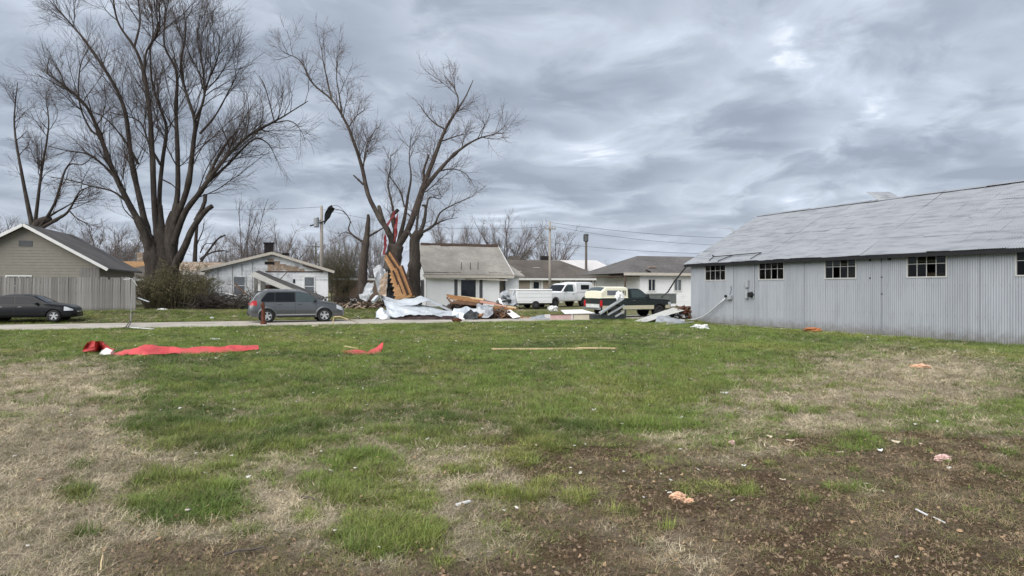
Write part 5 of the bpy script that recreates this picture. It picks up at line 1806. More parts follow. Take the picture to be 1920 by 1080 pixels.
def yard_trailer():
    """grey green box trailer behind the hood of the cream-capped truck"""
    v = at(1218, 577, 47.5)
    c = empty('grey_green_trailer', (v.x, v.y, 0.33), STREET_A, 'grey green box trailer half hidden behind the hood of the cream-capped truck', 'trailer')
    gm = mat('grey_green_paint', (0.13, 0.145, 0.135), 0.55, 0, 0.12, 3)
    m = MB(); m.box(0, 2.3, 0, 1.4, 0.35, 1.05); m.build('box', gm, c, bevel=0.03)
    m = MB(); m.box(-0.04, 2.34, -0.04, 1.44, 1.055, 1.12); m.build('rim_rail', mat('grey_rail', (0.3, 0.31, 0.3), 0.5), c)
    for x in (0.4, 1.1, 1.8): MB().box(x, x + 0.06, -0.03, 0.0, 0.38, 1.04).build('upright', gm, c)
    for y in (0.05, 1.35): wheel(c, 1.15, y, 0.28, -1 if y < 0.5 else 1, STEEL_DK, 5, 0.18, 0.55)
    return c


yard_trailer()
# ------------------------------------------------------------------ trees


def bark_mat(name, c1, c2):
    return mat(name, c1, 0.95, 0, 0.4, 7.0, 1.0, 16, col2=c2, c2scale=1.6, c2lo=0.45, c2hi=0.65, stretch=(1, 1, 0.35), spec=0.15)


BARK = bark_mat('maple_bark', (0.043, 0.036, 0.031), (0.072, 0.062, 0.054))
BARK_B = bark_mat('second_tree_bark', (0.062, 0.050, 0.043), (0.095, 0.08, 0.068))
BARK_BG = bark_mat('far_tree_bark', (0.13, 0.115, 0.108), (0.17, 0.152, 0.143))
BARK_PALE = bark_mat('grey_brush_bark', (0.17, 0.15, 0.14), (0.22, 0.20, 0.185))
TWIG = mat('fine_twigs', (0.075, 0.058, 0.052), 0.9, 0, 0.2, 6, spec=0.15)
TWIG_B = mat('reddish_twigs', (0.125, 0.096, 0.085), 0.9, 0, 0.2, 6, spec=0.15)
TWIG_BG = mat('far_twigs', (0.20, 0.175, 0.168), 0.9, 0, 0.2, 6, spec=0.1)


class Tree:
    """collects polylines with radii; level 0 trunk, 1 limbs, 2+ twigs"""
    def __init__(self, seed):
        self.rng = np.random.default_rng(seed)
        self.lines = {}             # key -> list of (pts, radii)

    def put(self, key, pts, rad):
        self.lines.setdefault(key, []).append((np.asarray(pts, float), np.asarray(rad, float)))

    def branch(self, p, d, length, r0, r1, seg, wander=0.16, up=0.05, droop=0.0):
        rng = self.rng
        d = d / np.linalg.norm(d)
        pts = [p]; step = length / seg
        for i in range(seg):
            d = d + rng.normal(0, wander, 3) + np.array([0, 0, up - droop * (i / seg)])
            d = d / np.linalg.norm(d)
            pts.append(pts[-1] + d * step)
        return np.array(pts), np.linspace(r0, r1, seg + 1)

    def fill(self, pts, rad, level, maxlevel, spec, key='twigs'):
        """put side shoots along a polyline, recursively"""
        rng = self.rng
        sp = spec[level] if level < len(spec) else spec[-1]
        seglen = np.linalg.norm(np.diff(pts, axis=0), axis=1)
        tot = seglen.sum(); cum = np.concatenate([[0], np.cumsum(seglen)])
        n = rng.poisson(max(0.0, tot * (1 - sp['from']) * sp['dens']))
        for k in range(n + (1 if sp.get('tip') else 0)):
            t = rng.uniform(sp['from'], 1.0) if k < n else 1.0
            s = t * tot; i = min(len(seglen) - 1, int(np.searchsorted(cum, s) - 1)); i = max(i, 0)
            f = (s - cum[i]) / max(seglen[i], 1e-6)
            p = pts[i] * (1 - f) + pts[i + 1] * f
            r = rad[i] * (1 - f) + rad[i + 1] * f
            ax = (pts[i + 1] - pts[i]); ax = ax / np.linalg.norm(ax)
            q = rng.normal(0, 1, 3); q = q - ax * q.dot(ax); q = q / np.linalg.norm(q)
            ang = rng.uniform(sp['ang'][0], sp['ang'][1]) if k < n else 0.15
            d = ax * math.cos(ang) + q * math.sin(ang)
            d = d + np.array([0, 0, sp['lift']])
            L = sp['len'] * rng.uniform(0.55, 1.25) * ((1.3 - 0.85 * t) if level == 0 else (1.15 - 0.45 * t))
            rr = min(r * 0.62, sp['rad'] * rng.uniform(0.7, 1.2))
            bp, br = self.branch(p, d, L, rr, max(rr * 0.35, sp['tipr']), sp['seg'], sp['wander'], sp['up'], sp.get('droop', 0.0))
            self.put(key if level > 0 or not sp.get('limb') else 'limb', bp, br)
            if level + 1 < maxlevel:
                self.fill(bp, br, level + 1, maxlevel, spec, key)

    def mesh(self, key, sides, name):
        groups = {}
        for pts, rad in self.lines.get(key, []):
            groups.setdefault(len(pts), []).append((pts, rad))
        Vs, Qs, base = [], [], 0
        for P, ls in groups.items():
            A = np.stack([l[0] for l in ls]); Rr = np.stack([l[1] for l in ls])
            V, Q = tubes(A, Rr, sides)
            Vs.append(V); Qs.append(Q + base); base += len(V)
        return fast_mesh(name, np.concatenate(Vs), np.concatenate(Qs))


def tubes(A, Rr, sides):
    """A (n, P, 3), Rr (n, P)"""
    n, P, _ = A.shape
    T = np.empty_like(A)
    T[:, 1:-1] = A[:, 2:] - A[:, :-2]; T[:, 0] = A[:, 1] - A[:, 0]; T[:, -1] = A[:, -1] - A[:, -2]
    T /= np.linalg.norm(T, axis=2, keepdims=True) + 1e-9
    mean = A[:, -1] - A[:, 0]
    ref = np.where((np.abs(mean[:, 2:3]) > 0.7 * np.linalg.norm(mean, axis=1, keepdims=True)), np.array([[1.0, 0.2, 0]]), np.array([[0.1, 0.2, 1.0]]))[:, None, :]
    S = np.cross(T, np.broadcast_to(ref, T.shape)); S /= np.linalg.norm(S, axis=2, keepdims=True) + 1e-9
    U = np.cross(S, T)
    ang = np.arange(sides) * 2 * math.pi / sides
    V = A[:, :, None, :] + Rr[:, :, None, None] * (S[:, :, None, :] * np.cos(ang)[None, None, :, None] + U[:, :, None, :] * np.sin(ang)[None, None, :, None])
    idx = np.arange(n * P * sides).reshape(n, P, sides)
    a = idx[:, :-1, :]; b = np.roll(a, -1, axis=2); c = idx[:, 1:, :]; d = np.roll(c, -1, axis=2)
    Q = np.stack([a, b, d, c], -1).reshape(-1, 4)
    return V.reshape(-1, 3), Q


def resample(pts, rad, n):
    """smooth a traced polyline (Catmull-Rom) to n points"""
    pts = np.asarray(pts, float); m = len(pts)
    ext = np.vstack([2 * pts[0] - pts[1], pts, 2 * pts[-1] - pts[-2]])
    out, ro = [], []
    for t in np.linspace(0, m - 1, n):
        i = min(int(t), m - 2); f = t - i
        p0, p1, p2, p3 = ext[i], ext[i + 1], ext[i + 2], ext[i + 3]
        out.append(0.5 * ((2 * p1) + (-p0 + p2) * f + (2 * p0 - 5 * p1 + 4 * p2 - p3) * f ** 2 + (-p0 + 3 * p1 - 3 * p2 + p3) * f ** 3))
        ro.append(rad[i] * (1 - f) + rad[i + 1] * f)
    return np.array(out), np.array(ro)


SPEC_BIG = [
    dict(dens=1.35, **{'from': 0.24}, ang=(0.4, 0.95), lift=0.18, len=4.3, rad=0.042, tipr=0.012, seg=7, wander=0.10, up=0.05, limb=True),
    dict(dens=3.2, **{'from': 0.10}, ang=(0.35, 0.95), lift=0.10, len=2.2, rad=0.016, tipr=0.007, seg=5, wander=0.10, up=0.03),
    dict(dens=4.3, **{'from': 0.08}, ang=(0.35, 0.9), lift=0.05, len=1.15, rad=0.0085, tipr=0.005, seg=3, wander=0.11, up=0.02, tip=True),
]


def traced_tree(name, label, base_px, D, stems, seed, bark, twig, spec, crop, trunk=None, cat='tree', dz=None, sides=9, noise_amp=0.025):
    """stems: list of (points in the zoomed crop, depth offsets start/end, radii start/end)"""
    cx, cy, sc = crop
    g = at(base_px[0], base_px[1], D)
    gx, gy = g.x, D
    root = empty(name, (gx, gy, gzf(gx, gy) - 0.05), 0, label, cat)
    t = Tree(seed)
    o = np.array([gx, gy, gzf(gx, gy) - 0.05])
    rng = np.random.default_rng(seed + 1)
    limb_objs = []
    for st in stems:
        pts, dep, rr = st[0], st[1], st[2]
        opt = st[3] if len(st) > 3 else {}
        P = []
        m = len(pts)
        for i, (x, y) in enumerate(pts):
            f = i / (m - 1)
            d = D + dep[0] * (1 - f) + dep[1] * f
            v = at(cx + x / sc, cy + y / sc, d)
            P.append([v.x - o[0], v.y - o[1], v.z - o[2]])
        ff = np.linspace(0, 1, m); rad = rr[1] + (rr[0] - rr[1]) * (1 - ff) ** 1.25
        rad = rad * (1.0 if opt.get('name') == 'trunk' else 0.67)
        A, Rd = resample(P, rad, max(6, m * 4))
        A = A + np.cumsum(rng.normal(0, 0.018, A.shape), 0) * np.linspace(0, 1, len(A))[:, None] * 0.7
        Rd = Rd * (1 + noise_amp * rng.normal(0, 1, len(Rd)))
        for kk in range(rng.poisson(len(Rd) / 9)):
            Rd[rng.integers(1, len(Rd) - 1)] *= rng.uniform(1.08, 1.28)
        key = 'stem'
        V, Q = tubes(A[None], Rd[None], sides)
        tipc = len(V)
        V = np.vstack([V, A[-1][None] + (A[-1] - A[-2])[None] * 0.3])
        last = (len(A) - 1) * sides
        T3 = [(last + k, last + (k + 1) % sides, tipc) for k in range(sides)]
        nm = opt.get('name', 'limb')
        obj(nm, fast_mesh(nm, V, Q, T3), root, mat=bark)
        if not opt.get('bare'):
            lv = opt.get('level', 0)
            t.fill(A, Rd, lv, len(spec), spec)
    if 'limb' in t.lines:
        o2 = obj('boughs', t.mesh('limb', 5, 'boughs'), root, mat=bark); o2['kind'] = 'stuff'
    if 'twigs' in t.lines:
        o3 = obj('crown', t.mesh('twigs', 3, 'crown'), root, mat=twig); o3['kind'] = 'stuff'
    return root


# the great many-stemmed maple at the left ---------------------------
A_CROP = (120, 0, 2.077)
stems_a = [
    ([(395, 1205), (392, 1120), (388, 1040), (380, 985), (384, 945)], (0.3, 0.5), (1.0, 0.34), {'name': 'trunk', 'bare': True}),
    ([(385, 1180), (388, 1060), (384, 960), (372, 880), (368, 800)], (0.1, 0.2), (0.98, 0.22), {'name': 'trunk', 'bare': True}),
    ([(405, 1180), (405, 1060), (410, 960), (408, 880), (420, 820)], (0.25, 0.3), (0.95, 0.22), {'name': 'trunk', 'bare': True}),
    ([(360, 1200), (350, 1100), (345, 1000), (322, 920), (290, 850)], (-.2, -.3), (0.70, 0.30), {'name': 'trunk', 'bare': True}),
    ([(440, 1200), (425, 1100), (415, 1000), (425, 900), (440, 800)], (.2, .2), (0.68, 0.32), {'name': 'trunk', 'bare': True}),
    ([(345, 1010), (310, 900), (250, 790), (190, 665), (140, 530), (90, 420), (20, 345), (-70, 280)], (-.3, -3.5), (0.42, 0.07)),
    ([(140, 530), (100, 500), (60, 400), (60, 260), (95, 180)], (-2, -1.0), (0.13, 0.04)),
    ([(335, 960), (300, 800), (265, 640), (235, 430), (170, 290), (90, 170), (20, 85), (-40, 20)], (0, 2.5), (0.36, 0.05)),
    ([(365, 950), (352, 800), (345, 600), (335, 430), (310, 270), (275, 180), (215, 90), (195, 0), (180, -90)], (0, -1), (0.34, 0.05)),
    ([(312, 275), (322, 200), (372, 110), (375, 20), (390, -60)], (-.6, -1.5), (0.14, 0.04)),
    ([(275, 180), (295, 90), (290, 0), (300, -80)], (-.7, 0.5), (0.12, 0.04)),
    ([(375, 930), (372, 760), (385, 620), (400, 500), (372, 410), (345, 310), (340, 200), (350, 100), (330, -20)], (.3, 3.0), (0.27, 0.04)),
    ([(400, 900), (440, 780), (442, 600), (436, 430), (440, 280), (395, 170), (400, 60), (420, -40)], (0.2, 1.5), (0.33, 0.045)),
    ([(425, 880), (480, 730), (502, 560), (508, 470), (480, 380), (450, 250), (470, 130), (465, 40)], (0.1, -2.0), (0.33, 0.045)),
    ([(502, 560), (530, 440), (560, 330), (600, 230), (610, 140)], (-.5, 0.5), (0.16, 0.035)),
    ([(508, 470), (545, 380), (540, 250), (520, 150), (530, 60)], (-.9, -2.5), (0.14, 0.035)),
    ([(530, 520), (590, 450), (650, 340), (690, 260)], (-.5, 2.0), (0.13, 0.03)),
    ([(425, 950), (470, 830), (530, 750), (575, 685), (640, 605), (720, 530), (820, 478), (880, 440), (950, 395)], (0, -1.5), (0.36, 0.04)),
    ([(555, 700), (595, 620), (640, 550), (675, 510)], (-.3, .3), (0.2, 0.09), {'bare': True}),
    ([(820, 478), (800, 400), (780, 330), (760, 300)], (-1.2, -.5), (0.07, 0.03), {'level': 1}),
    ([(820, 478), (880, 470), (920, 500), (940, 540)], (-1.2, -2), (0.07, 0.025), {'level': 1}),
    ([(560, 710), (640, 640), (740, 545), (800, 565), (835, 630)], (.2, 1.5), (0.17, 0.03), {'level': 1}),
    ([(430, 1040), (470, 960), (500, 890), (545, 825), (572, 802)], (-.4, -.8), (0.42, 0.24), {'bare': True}),
    ([(510, 860), (545, 800), (555, 760)], (-.5, -.2), (0.2, 0.2), {'bare': True}),
    ([(290, 640), (245, 560), (170, 470), (100, 430)], (.4, -.8), (0.14, 0.04), {'level': 0}),
    ([(205, 700), (150, 640), (90, 600), (20, 588), (-60, 570)], (-.5, -2.5), (0.13, 0.035), {'level': 1}),
    ([(250, 790), (190, 745), (110, 725), (20, 700), (-50, 690)], (-.5, -1.0), (0.12, 0.035), {'level': 1}),
    ([(300, 880), (240, 820), (225, 780)], (-.6, -1.2), (0.07, 0.03), {'level': 1}),
    ([(385, 700), (420, 720), (440, 740)], (0.1, 0.2), (0.08, 0.05), {'bare': True}),
    ([(375, 640), (330, 560), (290, 470), (180, 440)], (.2, 1.8), (0.15, 0.04), {'level': 0}),
]
traced_tree('maple_tree', 'largest bare tree at the left with many dark stems spreading from one trunk', (306, 579), 46.0, stems_a, 31, BARK, TWIG, SPEC_BIG, A_CROP)

# the storm-torn tree in the middle ------------------------------------
B_CROP = (520, 60, 2.348)
SPEC_MID = [
    dict(dens=1.2, **{'from': 0.32}, ang=(0.4, 0.95), lift=0.15, len=3.2, rad=0.036, tipr=0.011, seg=6, wander=0.11, up=0.04, limb=True),
    dict(dens=4.0, **{'from': 0.08}, ang=(0.35, 1.0), lift=0.08, len=1.55, rad=0.017, tipr=0.008, seg=5, wander=0.15, up=0.02),
    dict(dens=6.0, **{'from': 0.06}, ang=(0.35, 1.0), lift=0.03, len=0.8, rad=0.0095, tipr=0.0055, seg=3, wander=0.16, up=0.01, tip=True),
]
stems_b = [
    ([(500, 1215), (502, 1120), (505, 1020), (515, 940)], (0, 0), (0.68, 0.56), {'name': 'trunk', 'bare': True}),
    ([(510, 960), (495, 890), (455, 825), (400, 720), (372, 600), (340, 500), (300, 400), (240, 300), (150, 220), (105, 130), (40, 95)], (0, -1.5), (0.34, 0.035)),
    ([(240, 300), (222, 220), (205, 120), (200, 60)], (-1, -.2), (0.11, 0.03)),
    ([(285, 375), (275, 290), (262, 200), (268, 130)], (-.9, .8), (0.10, 0.03)),
    ([(312, 425), (340, 380), (385, 345)], (-.8, .6), (0.07, 0.03), {'level': 1}),
    ([(378, 600), (388, 520), (408, 460), (450, 400)], (-.5, .4), (0.08, 0.03), {'level': 1}),
    ([(380, 672), (355, 650), (336, 632)], (-.3, -.3), (0.12, 0.07), {'bare': True}),
    ([(495, 900), (470, 840), (445, 768)], (-.2, -.2), (0.27, 0.19), {'bare': True}),
    ([(500, 940), (520, 880), (505, 810), (530, 775)], (.2, .4), (0.26, 0.2), {'bare': True}),
    ([(520, 960), (580, 860), (640, 690), (690, 560), (740, 430), (790, 350), (830, 290), (862, 220)], (0, 0.8), (0.40, 0.04)),
    ([(790, 350), (795, 290), (770, 240), (730, 195)], (.6, 1.5), (0.10, 0.03)),
    ([(645, 690), (720, 600), (800, 520), (880, 470), (945, 450), (1010, 440)], (.2, -1.2), (0.24, 0.025)),
    ([(700, 615), (770, 603), (830, 625), (868, 680)], (0, -.6), (0.09, 0.02), {'level': 1}),
    ([(650, 680), (645, 610), (668, 540)], (.2, .2), (0.16, 0.11), {'bare': True}),
    ([(530, 940), (560, 820), (575, 720), (588, 640), (580, 560), (590, 450)], (.3, 1.8), (0.24, 0.03)),
    ([(515, 930), (512, 800), (488, 670), (500, 600), (500, 540)], (.1, -1), (0.17, 0.03), {'level': 1}),
    ([(560, 770), (540, 700), (500, 640), (470, 600)], (.3, .9), (0.10, 0.03), {'level': 1}),
    ([(740, 430), (690, 400), (650, 360), (630, 330)], (.6, -.2), (0.09, 0.03), {'level': 1}),
    ([(725, 480), (800, 455), (830, 450)], (.5, -.6), (0.08, 0.03), {'level': 1}),
    ([(575, 800), (600, 830), (560, 790)], (.2, .3), (0.08, 0.05), {'bare': True}),
]
traced_tree('split_tree', 'tall bare tree forking wide above the timber panel and metal wreckage', (737, 577), 46.0, stems_b, 47, BARK_B, TWIG_B, SPEC_MID, B_CROP)
# the trunk standing beside it
stems_c = [
    ([(607, 1205), (604, 1100), (606, 1000), (608, 920), (630, 882)], (0, 0), (0.46, 0.34), {'name': 'trunk', 'bare': True}),
    ([(612, 930), (590, 900), (575, 880)], (0, -.1), (0.2, 0.14), {'bare': True}),
    ([(628, 888), (648, 830), (655, 770), (640, 760)], (0, .2), (0.22, 0.10), {'bare': True}),
    ([(632, 885), (690, 850), (720, 790), (800, 745), (860, 720)], (0, -.8), (0.16, 0.025), {'level': 1}),
    ([(640, 880), (720, 835), (790, 815)], (0, .8), (0.11, 0.025), {'level': 1}),
    ([(655, 780), (670, 730), (720, 735), (705, 690)], (.1, .6), (0.10, 0.025), {'level': 1}),
    ([(608, 930), (620, 800), (650, 690), (660, 640)], (.1, .3), (0.16, 0.04), {'level': 1}),
]
traced_tree('broken_tree', 'dark broken trunk with crooked boughs left of the white house', (779, 577), 45.2, stems_c, 53, BARK, TWIG_B, SPEC_MID, B_CROP)
# snapped trunk further left
stems_d = [
    ([(378, 1210), (375, 1100), (380, 1000), (392, 900), (397, 830), (398, 805)], (0, 0), (0.46, 0.10), {'name': 'trunk', 'bare': True}),
    ([(392, 905), (430, 885), (470, 860)], (0, .2), (0.14, 0.07), {'bare': True}),
    ([(388, 930), (340, 900), (315, 870), (320, 830), (290, 790), (255, 778)], (0, -.4), (0.13, 0.03), {'level': 2}),
    ([(340, 900), (300, 880), (270, 895)], (-.2, -.5), (0.08, 0.02), {'level': 1}),
]
traced_tree('snapped_trunk', 'snapped tree trunk without a crown left of the crumpled metal', (681, 576), 47.5, stems_d, 59, BARK_B, TWIG_B, SPEC_MID, B_CROP)
# fallen broken tree seen over the low roof
stems_e = [
    ([(505, 1150), (510, 1010), (515, 930), (520, 880)], (0, 0), (0.28, 0.12), {'name': 'trunk', 'bare': True}),
    ([(520, 1040), (560, 980), (600, 930), (628, 915)], (0, .3), (0.2, 0.10), {'bare': True}),
    ([(530, 1010), (570, 985), (620, 975), (640, 980)], (0, .3), (0.16, 0.05), {'level': 1}),
    ([(518, 950), (540, 900), (545, 870)], (0, .3), (0.10, 0.04), {'level': 1}),
    ([(530, 985), (550, 950), (575, 945)], (0, .3), (0.10, 0.04), {'level': 1}),
]
traced_tree('shattered_tree', 'shattered bare stump with broken boughs showing above the stripped roof', (363, 570), 64.0, stems_e, 61, BARK, TWIG, SPEC_MID, A_CROP)
# tree just beyond the left edge reaching in
stems_f = [
    ([(-130, 1180), (-120, 1000), (-110, 880), (-60, 850)], (0, 0), (0.5, 0.3), {'name': 'trunk', 'bare': True}),
    ([(-110, 900), (-20, 850), (20, 820), (60, 745), (110, 720)], (0, -.5), (0.24, 0.05), {'level': 0}),
    ([(-115, 880), (-40, 830), (30, 790), (75, 740)], (0, .8), (0.16, 0.04), {'level': 0}),
    ([(-120, 920), (-40, 800), (10, 650), (70, 640), (120, 600)], (0, -1), (0.2, 0.03), {'level': 0}),
    ([(-120, 900), (-160, 700), (-190, 500), (-180, 330)], (0, 1), (0.28, 0.04), {'level': 0}),
    ([(-115, 890), (-90, 690), (-60, 500), (-70, 380)], (0, 0.4), (0.22, 0.04), {'level': 0}),
    ([(20, 820), (50, 850), (100, 880), (110, 900)], (-.3, -.6), (0.09, 0.03), {'level': 1}),
]
traced_tree('edge_tree', 'dark crooked tree at the far left edge behind the greige house', (58, 570), 52.0, stems_f, 67, BARK, TWIG, SPEC_MID, A_CROP)


# trees further off: five grown forms, copied and turned ------------------
def grown_tree(seed, H, spread, n_limb, bark, twig, trunk_r, fork, dens=1.0, slim=False):
    t = Tree(seed); rng = t.rng
    th = H * fork
    tp, tr = t.branch(np.zeros(3), np.array([0, 0, 1.0]), th, trunk_r, trunk_r * 0.7, 5, 0.05, 0.1)
    parts = {'trunk': [(tp, tr)]}
    spec = [
        dict(dens=2.6 * dens, **{'from': 0.15}, ang=(0.35, 0.8), lift=0.22, len=H * 0.19, rad=trunk_r * 0.17, tipr=0.012, seg=5, wander=0.13, up=0.03),
        dict(dens=5.0 * dens, **{'from': 0.08}, ang=(0.35, 0.85), lift=0.12, len=H * 0.10, rad=trunk_r * 0.075, tipr=0.010, seg=4, wander=0.14, up=0.04),
        dict(dens=7.5 * dens, **{'from': 0.06}, ang=(0.35, 0.85), lift=0.08, len=H * 0.055, rad=0.016, tipr=0.008, seg=3, wander=0.16, up=0.02, tip=True),
    ]
    if slim:
        lt, lr = t.branch(tp[-1], np.array([rng.normal(0, .1), 0, 1.0]), H * 0.62, trunk_r * 0.7, 0.02, 8, 0.06, 0.05)
        t.put('limb', lt, lr); t.fill(lt, lr, 0, 3, spec)
    for k in range(n_limb):
        a = 2 * math.pi * k / n_limb + rng.uniform(-.4, .4)
        lean = spread * rng.uniform(0.35, 1.1)
        d = np.array([math.cos(a) * lean, math.sin(a) * lean, 1.0])
        s = tp[-1] if rng.uniform() < 0.6 or not slim else tp[3]
        lp, lr = t.branch(s, d, H * (1 - fork) * rng.uniform(0.7, 1.0), trunk_r * rng.uniform(0.28, 0.46), 0.018, 8, 0.07, 0.035)
        t.put('limb', lp, lr)
        t.fill(lp, lr, 0, 3, spec)
    root = empty('bare_tree', (0, 0, 0))
    t.lines['trunk'] = parts['trunk']
    obj('trunk', t.mesh('trunk', 8, 'trunk'), root, mat=bark)
    b = obj('boughs', t.mesh('limb', 5, 'boughs'), root, mat=bark); b['kind'] = 'stuff'
    o = obj('crown', t.mesh('twigs', 3, 'crown'), root, mat=twig); o['kind'] = 'stuff'
    root['top'] = max(float(l[0][:, 2].max()) for l in t.lines['twigs'])
    return root


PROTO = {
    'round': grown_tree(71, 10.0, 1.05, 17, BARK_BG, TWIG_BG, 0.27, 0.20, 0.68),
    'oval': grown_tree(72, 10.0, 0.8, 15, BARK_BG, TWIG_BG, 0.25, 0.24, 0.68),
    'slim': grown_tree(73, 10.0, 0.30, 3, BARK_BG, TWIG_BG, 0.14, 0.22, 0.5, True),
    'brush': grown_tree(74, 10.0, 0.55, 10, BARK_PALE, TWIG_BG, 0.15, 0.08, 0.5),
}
_used = set()


def plant(kind, px, top_y, D, label, rz=0.0, group=None, sx=1.0, gzz=0.36):
    p = PROTO[kind]
    if kind in _used:
        t = copy_tree(p)
    else:
        t = p; _used.add(kind)
    v = at(px, top_y, D)
    s = (v.z - gzz) / (p['top'] * 0.97)
    t.location = (v.x, v.y, gzz - 0.05)
    t.rotation_euler = (0, 0, rz)
    t.scale = (s * sx, s * sx, s)
    for k in ('label', 'category', 'group'):
        if k in t: del t[k]
    tag(t, label, 'tree', group)
    t.name = 'bare_tree' if kind != 'brush' else 'brush_tree'
    return t


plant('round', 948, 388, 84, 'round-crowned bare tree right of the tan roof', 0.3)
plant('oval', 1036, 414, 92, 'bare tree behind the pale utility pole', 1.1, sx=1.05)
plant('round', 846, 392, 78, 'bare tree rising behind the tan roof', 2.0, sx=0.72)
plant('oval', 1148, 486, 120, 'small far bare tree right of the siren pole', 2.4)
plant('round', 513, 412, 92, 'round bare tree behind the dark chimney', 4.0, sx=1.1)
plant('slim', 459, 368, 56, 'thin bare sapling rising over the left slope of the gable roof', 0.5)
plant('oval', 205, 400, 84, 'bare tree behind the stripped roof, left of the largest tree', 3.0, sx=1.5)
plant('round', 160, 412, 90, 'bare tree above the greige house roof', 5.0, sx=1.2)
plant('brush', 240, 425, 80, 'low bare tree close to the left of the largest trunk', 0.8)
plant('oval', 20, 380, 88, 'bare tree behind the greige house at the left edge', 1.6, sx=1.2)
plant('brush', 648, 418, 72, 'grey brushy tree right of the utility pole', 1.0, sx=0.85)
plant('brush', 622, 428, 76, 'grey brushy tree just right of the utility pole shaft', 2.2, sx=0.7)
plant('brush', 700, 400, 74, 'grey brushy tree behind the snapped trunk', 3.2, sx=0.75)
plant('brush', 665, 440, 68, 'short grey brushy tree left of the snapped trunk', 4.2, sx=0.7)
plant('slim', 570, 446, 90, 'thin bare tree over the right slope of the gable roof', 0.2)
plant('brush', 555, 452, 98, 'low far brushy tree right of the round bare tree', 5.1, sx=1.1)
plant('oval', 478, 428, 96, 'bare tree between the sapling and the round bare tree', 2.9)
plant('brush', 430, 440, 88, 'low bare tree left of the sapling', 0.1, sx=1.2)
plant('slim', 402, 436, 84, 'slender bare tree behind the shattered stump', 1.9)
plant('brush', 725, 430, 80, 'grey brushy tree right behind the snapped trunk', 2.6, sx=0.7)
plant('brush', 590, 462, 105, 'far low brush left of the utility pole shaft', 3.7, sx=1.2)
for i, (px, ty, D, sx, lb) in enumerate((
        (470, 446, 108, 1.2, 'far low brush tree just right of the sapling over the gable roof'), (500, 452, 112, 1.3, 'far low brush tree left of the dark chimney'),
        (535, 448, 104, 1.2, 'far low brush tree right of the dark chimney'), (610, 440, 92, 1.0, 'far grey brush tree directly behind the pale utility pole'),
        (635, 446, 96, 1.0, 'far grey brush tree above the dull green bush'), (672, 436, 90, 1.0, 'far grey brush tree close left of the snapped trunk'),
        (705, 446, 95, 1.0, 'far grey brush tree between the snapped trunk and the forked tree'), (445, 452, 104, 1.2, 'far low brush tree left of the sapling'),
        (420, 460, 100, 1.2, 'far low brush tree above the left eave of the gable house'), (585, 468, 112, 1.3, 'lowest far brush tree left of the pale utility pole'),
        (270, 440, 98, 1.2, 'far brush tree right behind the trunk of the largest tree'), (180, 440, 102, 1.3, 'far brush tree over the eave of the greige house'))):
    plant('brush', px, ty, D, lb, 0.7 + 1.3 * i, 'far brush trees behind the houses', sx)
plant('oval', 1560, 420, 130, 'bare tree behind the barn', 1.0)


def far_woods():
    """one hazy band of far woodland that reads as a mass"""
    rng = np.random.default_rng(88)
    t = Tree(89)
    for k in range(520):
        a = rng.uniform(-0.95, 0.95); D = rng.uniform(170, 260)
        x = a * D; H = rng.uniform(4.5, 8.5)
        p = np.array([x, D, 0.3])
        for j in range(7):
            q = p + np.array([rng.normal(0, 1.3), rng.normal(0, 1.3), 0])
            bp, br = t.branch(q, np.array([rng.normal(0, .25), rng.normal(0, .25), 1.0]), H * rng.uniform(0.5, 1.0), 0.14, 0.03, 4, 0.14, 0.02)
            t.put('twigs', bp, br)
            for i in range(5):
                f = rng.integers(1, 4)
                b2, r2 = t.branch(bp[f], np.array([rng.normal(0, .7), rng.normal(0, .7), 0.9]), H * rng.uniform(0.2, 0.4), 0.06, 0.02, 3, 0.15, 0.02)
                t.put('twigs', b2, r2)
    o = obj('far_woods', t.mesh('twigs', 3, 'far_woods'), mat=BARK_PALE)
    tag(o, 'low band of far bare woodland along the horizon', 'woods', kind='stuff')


far_woods()


